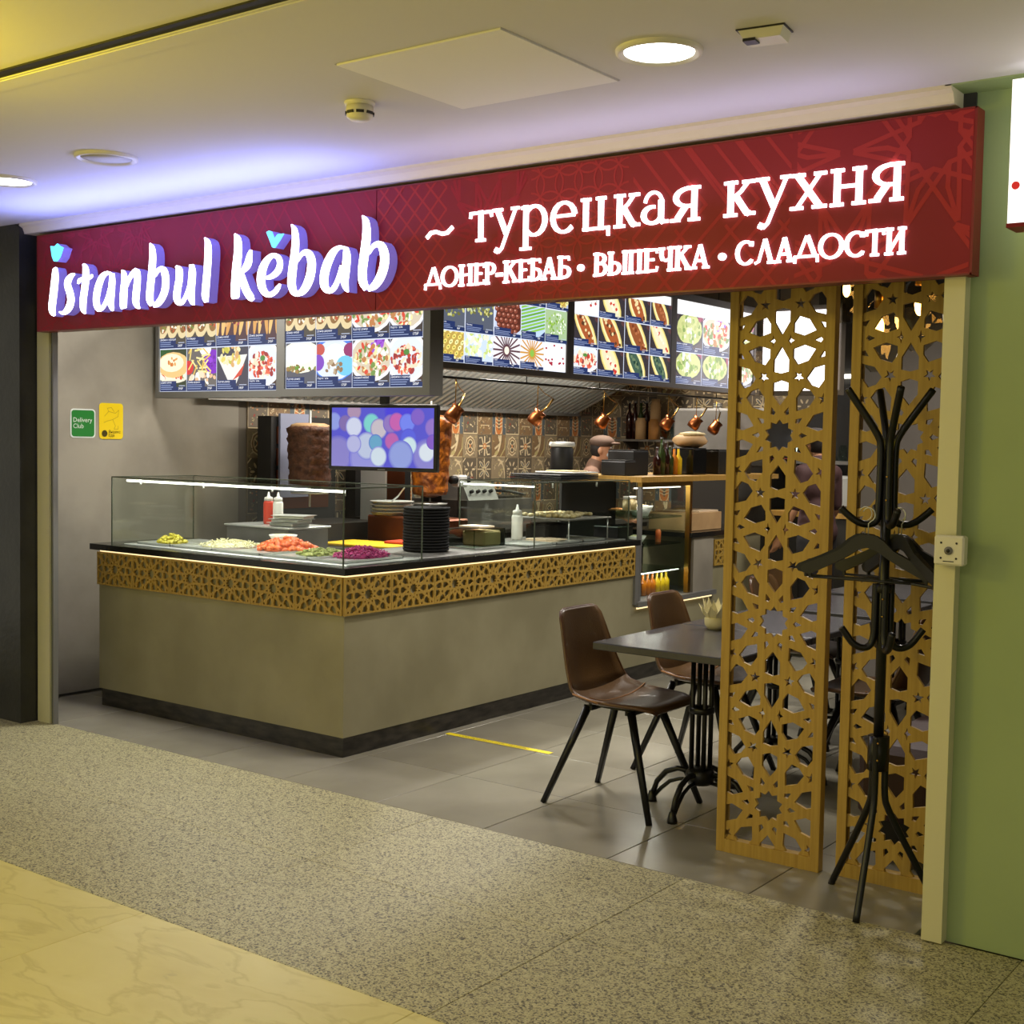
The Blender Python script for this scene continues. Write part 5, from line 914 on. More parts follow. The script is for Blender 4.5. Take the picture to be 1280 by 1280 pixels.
        for k in range(9): p.line([(x0-w*.1, y0+h*(.1+.1*k)), (x0+w*1.05, y0+h*(.42+.1*k))], h*.062, (112, 168, 66) if k % 2 else (142, 196, 84))
        p.poly([(x0+w*.6, y0), (x0+w, y0), (x0+w, y0+h*.3)], (36, 48, 100)); p.clip = c
    elif kind == 'greendot':
        p.rect(x0, y0, x0+w, y0+h, (170, 196, 150)); blobs(p, cx, cy, w*.42, h*.36, 50, [(120, 160, 60), (150, 190, 80), (240, 246, 230)], rr, w*.05)
    elif kind == 'balls':
        p.rect(x0, y0, x0+w, y0+h, (200, 210, 236)); p.ell(cx+w*.08, cy, w*.52, h*.48, (90, 46, 36))
        for i in range(6):
            for j in range(6):
                x, y = x0+w*(.1+.17*i+.08*(j % 2)), y0+h*(.18+.15*j)
                if x < x0+w*.95: p.ell(x, y, w*.075, h*.07, (134, 70, 54)); p.ell(x-w*.02, y+h*.02, w*.03, h*.025, (206, 150, 130), 0, 8)
    elif kind == 'baklava':
        p.rect(x0, y0, x0+w, y0+h, (180, 190, 210)); p.ell(cx, cy, w*.5, h*.44, (190, 160, 80))
        for i in range(6):
            for j in range(6):
                x, y = x0+w*(.08+.17*i+.08*(j % 2)), y0+h*(.16+.14*j)
                if x < x0+w*.96: p.ell(x, y, w*.07, h*.058, rr.choice([(240, 222, 120), (226, 200, 96), (250, 240, 170)]), .6, 6); p.ell(x, y, w*.022, h*.02, (110, 120, 50), 0, 6)
    elif kind == 'pale':
        p.rect(x0, y0, x0+w, y0+h, (206, 222, 244)); blobs(p, cx, cy, w*.44, h*.38, 40, [(246, 250, 214), (226, 238, 170), (200, 216, 130), (255, 255, 246)], rr, w*.07)
    elif kind in ('rays', 'raysb'):
        p.rect(x0, y0, x0+w, y0+h, (240, 236, 240)); c = (92, 60, 70) if kind == 'rays' else (206, 150, 60)
        cl = p.clip; p.clip = (x0, y0, x0+w, y0+h)
        for k in range(20):
            a = 2*PI*k/20; p.line([(cx+w*.09*math.cos(a), cy+w*.09*math.sin(a)), (cx+w*.5*math.cos(a), cy+w*.5*math.sin(a))], w*.04, c)
        p.clip = cl; p.ell(cx, cy, w*.09, w*.09, (250, 240, 220) if kind == 'rays' else (140, 190, 80))
    elif kind == 'whitedots':
        p.rect(x0, y0, x0+w, y0+h, (252, 250, 252))
        for k in range(14): p.ell(x0+w*rr.uniform(.08, .92), y0+h*rr.uniform(.15, .92), w*.045, w*.03, (170, 40, 60), 0, 8)
    elif kind == 'rough':
        p.rect(x0, y0, x0+w, y0+h, (90, 96, 110)); blobs(p, cx, cy+h*.12, w*.42, h*.3, 46, [(176, 176, 90), (140, 140, 70), (206, 200, 120), (110, 110, 60), (200, 206, 160)], rr, w*.05)
    elif kind == 'jars':
        p.rect(x0, y0, x0+w, y0+h, (250, 248, 250))
        for k in range(5): x, y = x0+w*(.1+.19*k), y0+h*rr.uniform(.3, .8); p.ell(x, y, w*.045, h*.06, (206, 40, 56)); p.line([(x, y), (x+w*.03, y+h*.12)], w*.015, (60, 110, 50))
def board(name_label, o, U, N, W_, Hh, cells, border, header=None, fr='alu_frame', rows=None, group=None):
    """one backlit menu panel with a metal frame; cells = (kind, x0, y0, w, h, title, price)"""
    t = thing('menu_board', name_label, 'menu board', o, 0, group)
    U = Vector(U); N = Vector(N); V = Vector((0, 0, 1)); b = border
    def bx(g, x0, x1, y0, y1, n0, n1):
        a = U*x0+V*y0+N*n0; c = U*x1+V*y1+N*n1; g.span(a, c); return g
    bx(G(), -b[0]+.001, W_+b[1]-.001, -b[2]+.001, Hh+b[3]-.001, -.10, -.004).build('light_box', 'alu_dark' if fr == 'alu_dark' else 'alu_frame', t)
    g = G(); bx(g, -b[0], 0, -b[2], Hh+b[3], -.1, .012); bx(g, W_, W_+b[1], -b[2], Hh+b[3], -.1, .012); bx(g, 0, W_, -b[2], 0, -.1, .012); bx(g, 0, W_, Hh, Hh+b[3], -.1, .012)
    g.build('frame', fr, t)
    p = PR((0, 0, 0), U, V, N, .00002)
    p.rect(0, 0, W_, Hh, (215, 222, 240))
    if header: p.rect(0, header, W_, Hh, (255, 255, 255))
    rr = random.Random(len(name_label))
    for (kind, x0, y0, w_, h_, tx, pr_) in cells:
        p.clip = (x0+.003, y0+.003, min(x0+w_-.003, W_), min(y0+h_-.003, header or Hh))
        dish(p, kind, x0, y0, w_, h_, rr)
        p.clip = None
        if tx is not None and y0+h_*.3 < Hh: title(p, x0+.003, y0+.003, w_-.006, h_, tx, pr_, rr)
    p.build('screen_print', 'menu_print', t)
    for q in (.15, .85):
        a = U*(W_*q)+V*(Hh+b[3]-.002)+N*-.05; G().cyl(a, a+V*(2.999-o[2]-Hh-b[3]+.003), .008, n=8).build('hanging_rod', 'black_metal', t)
    return t
def grid(xs, ys, kinds, texts):
    out = []
    for r_ in range(len(ys)-1):
        for c_ in range(len(xs)-1):
            k = kinds[r_][c_]
            if k is None: continue
            tx, pr_ = texts[(r_*5+c_) % len(texts)]
            if k in ('whitedots', 'jars'): tx = None
            out.append((k, xs[c_], ys[r_], xs[c_+1]-xs[c_], ys[r_+1]-ys[r_], tx, pr_))
    return out
TX = [('Донер кебаб', '395₽'), ('Донер дюрюм', '295₽'), ('Бургер донер', '345₽'), ('Картофель', '175₽'), ('Сырный кебаб', '485₽'), ('Дюрюм с курицей', '285₽'), ('Искендер', '485₽')]
TY = [('Пахлава', '85₽'), ('Лукум', '65₽'), ('Кадаиф', '95₽'), ('Шарики', '75₽'), ('Рулет', '90₽'), ('Сладости', '85₽')]
TZ = [('Пиде с мясом', '395₽'), ('Пиде с сыром', '345₽'), ('Пиде', '295₽'), ('Лахмаджун', '285₽'), ('Пиде с овощами', '325₽')]
g_ = 'lit menu boards above the counter'
z0 = 1.872
board('left lit menu board with burger, fries, wrap and red meat plate pictures', (-6.765, 5.30, z0), (1, 0, 0), (0, -1, 0), 1.086, .60,
      grid([0, .262, .546, .836, 1.086], [0, .27, .542], [['burger', 'fries', 'cone', 'plate'], ['wrap', 'wrap', 'kebabs', 'kebabs']], TX), (.03, .034, .04, .04), None, 'alu_frame', group=g_)
board('second lit menu board from the left with rice bowl, fries salad and white bread pictures', (-5.611, 5.30, z0+.008), (1, 0, 0), (0, -1, 0), 1.066, .592,
      grid([0, .252, .538, .823, 1.066], [0, .268, .540], [['bread', 'rice', 'mixed', 'plate'], ['wrap', 'wrap', 'mixed', 'mixed']], TX[2:]+TX[:2]), (.034, .05, .045, .04), None, 'alu_frame', group=g_)
board('lit menu board of sweets with green rolls and brown syrup balls', (-4.6, 5.473, 2.032), (0, 1, 0), (1, 0, 0), 1.25, .60,
      grid([0, .235, .500, .765, 1.01, 1.25], [0, .176, .380, .543], [['baklava', 'pale', 'rays', 'raysb', 'whitedots'], ['rough', 'rough', 'balls', 'green', 'greendot'], ['rough', 'balls', 'green', 'rough', 'baklava']], TY), (.04, .036, .035, .05), None, 'alu_dark', group=g_)
board('lit menu board with twelve boat-shaped flatbread pictures', (-4.6, 6.799, 2.032), (0, 1, 0), (1, 0, 0), 1.234, .60,
      grid([0, .289, .613, .943, 1.234], [0, .176, .380, .543], [['plate', 'boat', 'boat', 'boat'], ['boat', 'boat', 'boat', 'boat'], ['jars', 'boat', 'boat', 'boat']], TZ), (.036, .036, .035, .05), .545, 'alu_dark', group=g_)
board('lit menu board with salad bowl pictures, partly behind the near lattice screen', (-4.6, 8.104, 2.030), (0, 1, 0), (1, 0, 0), 1.236, .60,
      grid([0, .40, .82, 1.236], [0, .23, .50], [['salad', 'salad', 'mixed'], ['salad', 'mixed', 'salad']], TX), (.036, .036, .035, .05), .50, 'alu_dark', group=g_)
t = thing('lit_panel', 'blank glowing white panel seen through the near lattice screen', 'lit panel', (-4.55, 9.42, 2.03))
G().span((0, 0, 0), (.62, .02, .62)).build('face', 'white_board', t); G().span((-.02, .02, -.035), (.64, .1, .66)).build('case', 'alu_dark', t)
G().span((-.02, -.004, -.035), (.64, .02, 0)).build('bottom_rail', 'alu_dark', t)
for q in (.1, .5): G().cyl((q, .06, .655), (q, .06, .97), .008, n=8).build('hanging_rod', 'black_metal', t)

# ---- screen hanging from the left board
t = thing('monitor', 'black flat monitor with blurred coloured lights hanging under the left menu boards', 'monitor', (-5.03, 5.50, 1.605), R(10))
G().box((0, .02, 0), (.735, .035, .385), bev=.006).build('casing', 'black_matt', t)
p = PR((0, .0018, 0), (1, 0, 0), (0, 0, 1), (0, -1, 0), .00003); W2, H2 = .345, .170
p.clip = (-W2, -H2, W2, H2); p.rect(-W2, -H2, W2, H2, (86, 84, 206))
def mixc(c, k=.5, b=(86, 84, 206)): return tuple(int(b[i]*(1-k)+c[i]*k) for i in range(3))
for (x, y, r_, c, k) in ((-.30, -.10, .10, (170, 160, 200), .6), (.30, -.1, .09, (190, 180, 210), .5), (-.1, -.12, .12, (190, 190, 226), .6), (.12, .15, .1, (70, 60, 220), .9), (-.33, .09, .05, (170, 190, 236), .7), (-.19, .15, .048, (196, 160, 170), .8),
      (-.25, .08, .045, (150, 120, 160), .7), (-.19, .06, .055, (216, 222, 240), .95), (-.07, .08, .055, (130, 226, 206), .9), (-.02, .05, .055, (206, 196, 200), .95), (.06, .08, .05, (160, 130, 190), .8), (.10, .09, .05, (226, 100, 170), .8),
      (.17, .085, .05, (120, 140, 246), .9), (.24, .12, .045, (140, 100, 200), .8), (.07, -.02, .047, (200, 100, 170), .9), (.18, .0, .05, (90, 100, 226), .9), (-.10, -.05, .075, (206, 220, 230), .85), (-.19, -.04, .05, (206, 210, 232), .8),
      (-.04, -.03, .045, (110, 200, 200), .7), (.185, -.045, .05, (210, 236, 236), .95), (-.02, -.11, .055, (214, 230, 236), .95), (.13, -.10, .08, (160, 180, 226), .8), (.30, -.08, .052, (226, 236, 240), .95), (.34, .06, .05, (190, 140, 200), .6), (.34, -.02, .04, (150, 90, 190), .7)):
    p.ell(x, y, r_*1.04, r_*1.09, mixc(c, k*.45), 0, 26); p.ell(x, y, r_*.96, r_, mixc(c, k*.8), 0, 26); p.ell(x, y, r_*.86, r_*.9, mixc(c, k), 0, 26)
p.build('screen_print', 'screen_print', t)
G().box((0, .03, .785), (.045, .035, 1.21)).build('ceiling_pole', 'black_matt', t)
G().box((0, .045, .06), (.16, .02, .16)).build('bracket', 'black_matt', t)
G().box((0, .0005, -.184), (.05, .002, .006)).build('badge', 'alu_frame', t)

# ================================================================ KITCHEN
# hood: back lip on the wall, baffle slats rising towards the counter
hd = thing('extractor_hood', 'long steel extractor hood with slanted baffle slats over the kitchen', 'extractor hood', (WX, 5.7, 1.84))
G().span((.02, .0, .0), (.10, 4.45, .05)).build('back_lip', 'steel_dull', hd)
G().prism([(.06, .05), (1.05, .53), (1.05, .61), (.06, .12)], (0, 4.45, 0), (0, 0, 0), (1, 0, 0), (0, 0, 1)).build('filter_bed', 'black_matt', hd)
G().span((1.02, 0, .48), (1.10, 4.45, .95)).build('front_face', 'steel_dull', hd)
me = G().prism([(.09, .020), (1.02, .465), (1.02, .50), (.09, .055)], (0, .040, 0), (0, 0, 0), (1, 0, 0), (0, 0, 1)).mesh('baffle_slat', 'steel')
for k in range(52): link('baffle_slat', me, hd, (0, .03+.085*k, 0))
G().prism([(.0, .0), (1.10, .51), (1.10, .95), (0, .95)], (0, .02, 0), (0, 4.45, 0), (1, 0, 0), (0, 0, 1)).build('end_plate', 'steel_dull', hd)

# rear counter along the left wall
rc = thing('kitchen_counter', 'dark steel kitchen counter along the tiled wall', 'kitchen counter', (WX, 6.06, 0))
G().span((.03, .0, .0), (.62, 4.5, .86)).build('body', 'steel_dark', rc); G().span((.03, .0, .86), (.66, 4.5, .90)).build('top', 'steel_dull', rc)
for k in range(5): G().span((.621, .05+.9*k, .12), (.635, .87+.9*k, .8)).build('door', 'steel_dark', rc)

def doner(name, label, loc, r_, h_, m, top, seed, pts):
    t = thing(name, label, 'doner meat', loc); rr = random.Random(seed)
    prof = []
    for i in range(26):
        q = i/25; rad = r_*(pts[0]+(pts[1]-pts[0])*q)*(1+.018*math.sin(q*40+seed))
        if q > .93: rad *= (1-(q-.93)*5)
        prof.append((rad, h_*q))
    prof[0] = (.02, 0); prof[-1] = (.02, h_)
    G().lathe(prof, n=40, jit=.05, rng=rr).build('meat_cone', m, t)
    if top: G().lathe([(r_*.9, h_-.035), (r_*.82, h_-.008), (r_*.6, h_+.004), (.001, h_+.006)], n=28, jit=.03, rng=rr).build('fat_cap', top, t)
    G().cyl((0, 0, -.14), (0, 0, h_+.09), .007, n=8).build('spit', 'steel', t)
    G().lathe([(.001, -.05), (r_*.8, -.05), (r_*.85, -.04), (.001, -.03)], n=24).build('spit_plate', 'steel', t)
    return t
doner('doner_spit', 'large dark brown doner meat column with pale flat top, left of the monitor', (-6.28, 6.16, 1.27), .155, .42, 'meat_brown', 'meat_pale', 3, (.88, 1.0))
doner('doner_spit', 'golden roasted doner meat column right of and behind the monitor', (-6.16, 7.27, 1.17), .155, .62, 'meat_gold', None, 5, (.80, 1.05))
def grill(label, y, loc_x, w_, panels):
    t = thing('doner_grill', label, 'doner grill', (loc_x, y, .90))
    G().span((-.30, -w_/2, .0), (.28, w_/2, .12)).build('drip_base', 'steel_dark', t)
    G().span((-.30, -w_/2, .12), (-.20, w_/2, .84)).build('burner_housing', 'black_matt', t)
    for k in range(4): G().span((-.20, -w_/2+.08, .20+.15*k), (-.19, w_/2-.08, .32+.15*k)).build('burner_plate', 'copper_dark', t)
    for a in panels: G().span(*a[:2]).build('side_panel', a[2], t)
    return t
grill('doner grill machine with a bluish steel side panel, by the end of the left wall', 6.42, -6.42, .66, [((-.2, -.345, 0), (-.15, -.325, .84), 'black_matt'), ((-.19, -.24, .28), (-.17, .03, .86), 'steel_panel')])
grill('doner grill machine with a steel post, standing behind the monitor', 7.27, -6.42, .62, [((-.1, -.36, 0), (.14, -.34, .62), 'steel'), ((-.1, .32, 0), (.1, .33, .6), 'black_matt')])

# copper coffee pots hanging in a row
def pot():
    t = thing('copper_pot', 'first hanging copper coffee pot, nearest the monitor', 'coffee pot', (-5.1, 6.25, 1.79), 0, 'copper coffee pots hanging in a row over the counter')
    ax = Vector((.3, .5, .8)).normalized()
    G().lathe([(.001, 0), (.042, 0), (.050, .025), (.042, .065), (.038, .08), (.046, .10), (.042, .098), (.034, .08), (.001, .02)], (-.02, -.03, -.07), 20, ax).build('pot_body', 'copper', t)
    G().tube([(.0, .03, .01), (-.02, .08, .04), (-.03, .13, .10)], .007, 6).build('handle', 'brass', t)
    G().tube([(0, 0, .03), (.006, 0, .19)], .0035, 5).build('hook', 'brass', t); G().tube([(-.03, .13, .10), (-.012, .05, .14), (-.006, 0, .19)], .003, 5).build('chain', 'brass', t)
    return t
pot0 = pot()
pts_ = [(-5.1, 7.13, 1.79), (-5.1, 7.96, 1.785), (-5.1, 8.9, 1.79), (-5.1, 9.36, 1.80), (-5.1, 9.7, 1.77)]
lb = ['second hanging copper pot, over the middle of the tiled wall', 'third hanging copper pot, above the man in the brown cap', 'hanging copper pot in front of the stacked paper cups',
      'hanging copper pot with a shiny handle, right of the paper cups', 'hanging copper pot nearest the lattice screen']
for q, l_ in zip(pts_, lb): dup(pot0, q, random.uniform(-.8, .8), l_)
t = thing('pot_rail', 'thin dark rail from which the copper pots hang', 'rail', (-5.1, 5.9, 1.985))
G().cyl((0, 0, 0), (0, 4.0, 0), .008, n=8).build('rod', 'black_metal', t)
for k in range(5): G().cyl((0, .2+.9*k, 0), (0, .2+.9*k, 1.02), .004, n=6).build('hanger_rod', 'black_metal', t)

# black urn with white lid
t = thing('black_urn', 'tall black cylinder with a white lid standing on the display case', 'urn', (-4.98, 7.26, 1.352))
G().lathe([(.001, 0), (.07, 0), (.078, .02), (.078, .20), (.07, .215), (.001, .215)], n=28).build('body', 'black_matt', t)
G().lathe([(.001, .213), (.084, .213), (.090, .225), (.084, .245), (.001, .25)], n=28).build('lid', 'bottle_white', t)
t = thing('tray_stack', 'stack of flat black trays lying on the display case beside the urn', 'tray', (-4.80, 7.02, 1.352))
for k in range(3): G().box((0, -.1+.0, .008+.013*k), (.40, .44, .009), bev=.003).build('tray', 'black_matt', t)
t = thing('serving_tray', 'white tray with food leaning flat on top of the black trays', 'tray', (-4.76, 7.0, 1.394))
G().box((0, 0, .006), (.30, .30, .010), bev=.003).build('plate', 'bottle_white', t)
tag(G().box((0, 0, .015), (.2, .2, .008), bev=.003).build('filling', 'cream_food', t), kind='stuff')

# industrial control unit (fryer) at the tiled wall
t = thing('fryer', 'steel fryer with a row of black knobs by the tiled wall', 'fryer', (-6.35, 8.05, .90))
G().span((-.3, -.42, 0), (.26, .42, .24)).build('tank_body', 'steel_dull', t)
G().prism([(-.1, .24), (.22, .24), (.16, .36), (-.1, .40)], (0, .38, 0), (0, -.36, 0), (1, 0, 0), (0, 0, 1)).build('control_panel', 'steel', t)
for k in range(4): G().cyl((.19, -.30+.08*k, .30), (.215, -.30+.08*k, .31), .014, n=10).build('knob', 'black_matt', t)
G().tube([(.0, .1, .30), (.2, .18, .30), (.32, .24, .27)], .012, 8).build('basket_handle', 'black_matt', t)
G().span((-.2, .02, .2), (.2, .36, .26)).build('basket', 'steel_dark', t)
t = thing('spit_motor', 'small white motor head clamped on a bar beside the golden doner', 'motor', (-6.1, 7.54, 1.27))
G().box((0, 0, .02), (.09, .09, .09), bev=.01).build('motor_body', 'bottle_white', t); G().cyl((0, -.1, .03), (0, .1, .03), .03, n=12).build('shaft', 'black_matt', t); G().cyl((0, 0, -.37), (0, 0, -.02), .012, n=8).build('post', 'steel_dark', t)

# shelf and things on the back wall
sh = thing('wall_shelf', 'steel shelf on the rear tiled wall carrying jars and cups', 'shelf', (-6.62, 10.42, 1.635))
G().span((0, 0, -.02), (1.95, .29, 0)).build('board', 'steel_dull', sh)
for k in range(3): G().prism([(.28, -.02), (.02, -.02), (.28, -.16)], (.02, 0, 0), (.15+.8*k, 0, 0), (0, 1, 0), (0, 0, 1)).build('bracket', 'steel_dark', sh)
def jar(x, y, z, r_, h_, m, label, lid=None, group='jars and bottles on the rear shelf', cat='jar', nm='jar'):
    t = thing(nm, label, cat, (x, y, z), 0, group)
    G().lathe([(.001, 0), (r_, 0), (r_, h_*.86), (r_*.8, h_*.9), (r_*.8, h_), (.001, h_)], n=14).build('body', m, t)
    if lid: G().lathe([(.001, h_), (r_*.85, h_), (r_*.85, h_+.02), (.001, h_+.02)], n=14).build('lid', lid, t)
    return t
def bottle(x, y, z, r_, h_, m, label, group, cap='alu_frame', lab=None):
    t = thing('bottle', label, 'bottle', (x, y, z), 0, group)
    G().lathe([(.001, 0), (r_, 0), (r_, h_*.58), (r_*.35, h_*.74), (r_*.32, h_*.95), (.001, h_*.95)], n=12).build('body', m, t)
    G().lathe([(.001, h_*.95), (r_*.38, h_*.95), (r_*.38, h_), (.001, h_)], n=10).build('cap', cap, t)
    if lab: G().lathe([(r_*1.02, h_*.18), (r_*1.02, h_*.48)], n=12).build('label', lab, t)
    return t
for k, (dx, m) in enumerate(((.06, 'cola'), (.13, 'cola'), (.20, 'bottle_green'), (.27, 'cola'))):
    bottle(-6.50+dx*.9, 10.52, 1.635, .032, .36, m, ('leftmost dark bottle with silver neck on the rear shelf', 'second dark bottle with silver neck on the rear shelf', 'third bottle from the left on the rear shelf, dark green', 'fourth dark bottle on the rear shelf, beside the tall wooden tin')[k], 'jars and bottles on the rear shelf')
jar(-6.18, 10.55, 1.635, .05, .38, 'kraft', 'tall kraft-coloured tin on the rear shelf'); jar(-6.27, 10.44, 1.635, .05, .20, 'kraft', 'short kraft tin in front of the tall tin', None); jar(-6.13, 10.44, 1.635, .05, .19, 'cake_brown', 'brown tin right of the short kraft tin on the shelf')
for k in range(4): jar(-5.98+.085*k, 10.5, 1.635, .036, .12, 'glass_thick', ('drinking glass left of the row of four on the rear shelf', 'second drinking glass of the four on the rear shelf', 'third drinking glass of the four on the rear shelf', 'drinking glass of the four nearest the paper cups')[k], None, 'glasses on the rear shelf', 'glass', 'drinking_glass')
for k in range(2):
    t = thing('cup_stack', ('shorter stack of pale paper cups on the rear shelf', 'taller stack of pale paper cups at the end of the glasses')[k], 'paper cups', (-5.60+.10*k, 10.5, 1.635), 0, 'paper cup stacks')
    for j in range(7+5*k): G().lathe([(.001, .0), (.032, .0), (.042, .09), (.044, .09), (.044, .094)], (0, 0, .022*j), 12).build('cup', 'bottle_white', t)

# back bar boxes, bottles and the bread bag on the display fridge (z 1.37)
FZ = 1.375
fr = thing('display_fridge', 'tall glass display fridge with golden frame at the end of the counter', 'fridge', (-5.14, 7.47, .536))
def F3(x, y, z): return (x+5.14, y-7.47, z-.536)
g = G(); g.span(F3(-5.14, 7.47, .536), F3(-5.12, 8.19, 1.34)); g.build('back_wall', 'charcoal_wall', fr)
G().span(F3(-5.14, 7.47, 1.335), F3(-4.47, 9.6, 1.372)).build('top', 'oak_dark', fr)
G().span(F3(-4.50, 8.135, .536), F3(-4.465, 8.17, 1.335)).build('gold_frame', 'brass', fr); G().span(F3(-4.50, 7.47, 1.305), F3(-4.465, 8.135, 1.335)).build('gold_frame', 'brass', fr)
G().span(F3(-4.50, 7.47, .536), F3(-4.47, 7.49, 1.305)).build('gold_frame', 'alu_frame', fr)
G().span(F3(-4.480, 7.49, .54), F3(-4.475, 8.135, 1.305)).build('glass_front', 'glass', fr)
G().span(F3(-5.12, 8.165, .54), F3(-4.50, 8.17, 1.335)).build('glass_side', 'glass', fr)
area('led_light', (-4.62, 7.8, 1.30), (0, R(-15), 0), .05, .5, 2.5, (1, .95, .86)); area('led_light', (-4.55, 7.8, .705), (0, 0, 0), .04, .5, .8, (1, .97, .92))  # upper light added to brighten the fridge contents
for z in (.72, .90, 1.09): G().span(F3(-5.11, 7.50, z-.012), F3(-4.52, 8.12, z)).build('shelf', 'glass_thick', fr)
for z in (.70, 1.29): G().span(F3(-4.55, 7.50, z), F3(-4.535, 8.12, z+.006)).build('led_strip', 'led_white', fr)
for k in range(9):
    m = ['cola', 'cola', 'cola', 'amber', 'amber', 'amber', 'juice_yellow', 'juice_yellow', 'juice_yellow'][k]
    bottle(-4.60, 7.54+.064*k, .54, .027, .15, m, ('dark cola bottle at the left end of the lower fridge shelf', 'second dark cola bottle in the lower fridge', 'third dark cola bottle in the lower fridge', 'first amber drink bottle, beside the dark ones', 'second amber drink bottle in the lower fridge', 'third amber drink bottle, beside the yellow ones',
       'first yellow drink bottle in the lower fridge', 'middle yellow drink bottle in the lower fridge', 'rightmost yellow drink bottle in the lower fridge')[k], 'small drink bottles in the lower fridge', 'bottle_white')
def bowl(x, y, z, r_, h_, m, fill, label, cat='bowl', group=None):
    t = thing('bowl', label, cat, (x, y, z), 0, group)
    G().lathe([(.001, 0), (r_*.6, 0), (r_, h_), (r_*.95, h_), (r_*.56, .006), (.001, .006)], n=20).build('shell', m, t)
    if fill:
        g = G(); rr = random.Random(int(x*100+y*37))
        g.lathe([(r_*.9, h_*.8), (r_*.6, h_*1.05), (.001, h_*1.15)], n=16, jit=.08, rng=rr); tag(g.build('filling', fill, t), kind='stuff')
    return t
bowl(-4.66, 7.57, .722, .05, .055, 'glass_thick', None, 'left glass dessert bowl with lid on the middle fridge shelf', group='glass dessert bowls')
bowl(-4.66, 7.69, .722, .05, .055, 'glass_thick', None, 'right glass dessert bowl on the middle fridge shelf', group='glass dessert bowls')
bowl(-4.68, 7.74, .902, .085, .05, 'bottle_white', 'cheese', 'white bowl of pale salad on the fridge shelf')
bowl(-4.66, 7.78, 1.092, .09, .07, 'bottle_white', 'cream_food', 'large white bowl of dessert on the top fridge shelf')
bowl(-4.75, 7.62, 1.092, .07, .05, 'glass_thick', 'cake_brown', 'glass bowl of brown pudding beside the large white bowl')
for k in range(2): jar(-4.62+.0*k, 7.53+.075*k, 1.14, .03, .075, 'cream_food', ('left cream dessert cup standing high in the fridge', 'right cream dessert cup standing high in the fridge')[k], 'bottle_white', 'cream dessert cups', 'dessert cup', 'dessert_cup')
t = thing('cup_riser', 'small clear riser under the two cream dessert cups', 'riser', (-4.62, 7.57, 1.092)); G().box((0, 0, .024), (.1, .17, .046)).build('block', 'glass_thick', t)
t = thing('dark_box', 'black food box on the middle shelf of the display fridge', 'box', (-4.78, 7.62, .902)); G().box((0, 0, .06), (.2, .2, .12), bev=.004).build('body', 'black_matt', t)
jar(-4.60, 7.93, .902, .02, .09, 'tomato', 'small orange garnish glass on the fridge shelf', None, None, 'glass', 'garnish_glass')
for (x, y, sx, sy, h_, m, lab) in ((-4.75, 7.62, .2, .14, .10, 'black_matt', 'low black box on top of the fridge, at its left'), (-4.82, 7.86, .22, .2, .17, 'black_matt', 'taller black box on top of the fridge'),
     (-4.75, 8.56, .26, .2, .19, 'black_gloss', 'glossy black machine on the fridge top left of the bread bag'), (-4.72, 8.95, .24, .26, .18, 'steel_dark', 'grey metal bin on the fridge top beside the screen'), (-4.72, 9.25, .24, .26, .18, 'steel_dark', 'second grey metal bin, nearest the lattice screen')):
    t = thing('box', lab, 'box', (x, y, 1.373)); G().box((0, 0, h_/2), (sx, sy, h_), bev=.006).build('body', m, t); G().box((0, 0, h_+.004), (sx*.96, sy*.96, .008)).build('lid', 'black_matt', t)
for k, (m, h_) in enumerate((('cola', .20), ('bottle_green', .27), ('cola', .24), ('bottle_green', .21), ('amber', .20), ('juice_yellow', .20))):
    bottle(-4.70, 8.06+.062*k, 1.373, .028, h_, m, ('dark bottle left in the row on the fridge top', 'tall green bottle on the fridge top', 'dark bottle right of the tall green one', 'short green bottle in the row on the fridge top', 'amber bottle in the row on the fridge top', 'yellow bottle at the right of the row on the fridge top')[k], 'bottles on the fridge top')
t = thing('bread_bag', 'open bag of flatbreads on top of the glossy black machine', 'bread bag', (-4.74, 8.62, 1.573)); rr = random.Random(4)
G().ball((0, 0, .05), (.12, .17, .055), 14, 8, .08, rr).build('bag', 'kraft', t); G().ball((0, .02, .10), (.09, .13, .02), 12, 6, .1, rr).build('flatbread', 'cream_food', t)
t = thing('steel_cabinet', 'large dull steel hood box behind the paper cups', 'steel box', (-5.2, 9.9, 1.42)); G().box((0, .3, .28), (.9, .5, .42), bev=.02).build('body', 'steel_dull', t); G().box((0, .3, .035), (.96, .56, .06)).build('rim', 'steel_dark', t)
G().span((-.45, .05, -.50), (.45, .55, .005)).build('cabinet_base', 'steel_dark', t); G().span((-.45, .05, -1.42), (.45, .55, -.5)).build('cabinet_leg_box', 'steel_dark', t)
t = thing('pizza_box', 'open kraft cardboard box on the dark counter beside the fridge', 'cardboard box', (-4.70, 8.50, .966))
G().box((0, 0, .065), (.34, .5, .13), bev=.003).build('box_body', 'kraft', t); G().box((-.02, .12, .135), (.3, .3, .012)).build('flap', 'paper', t)
# red shop sign behind the lattice
t = thing('red_sign', 'small red sign with white script letters seen through the near lattice screen', 'sign', (-5.52, 10.70, 1.46))
G().span((0, 0, 0), (.62, .03, .23)).build('board', 'sign_red_small', t)
xs = -6.25; g = G()
for k in ('i', 's', 't', 'a', 'n', 'b', 'u', 'l'):
    for (L, Rr) in LET[k]: g.ribbon([((q[0]+6.06)*.62+.03, (q[1]-2.16)*.62) for q in L], [((q[0]+6.06)*.62+.03, (q[1]-2.16)*.62) for q in Rr], (0, .003, 0), (0, -.004, 0))
g.build('script_lettering', 'text_face', t)

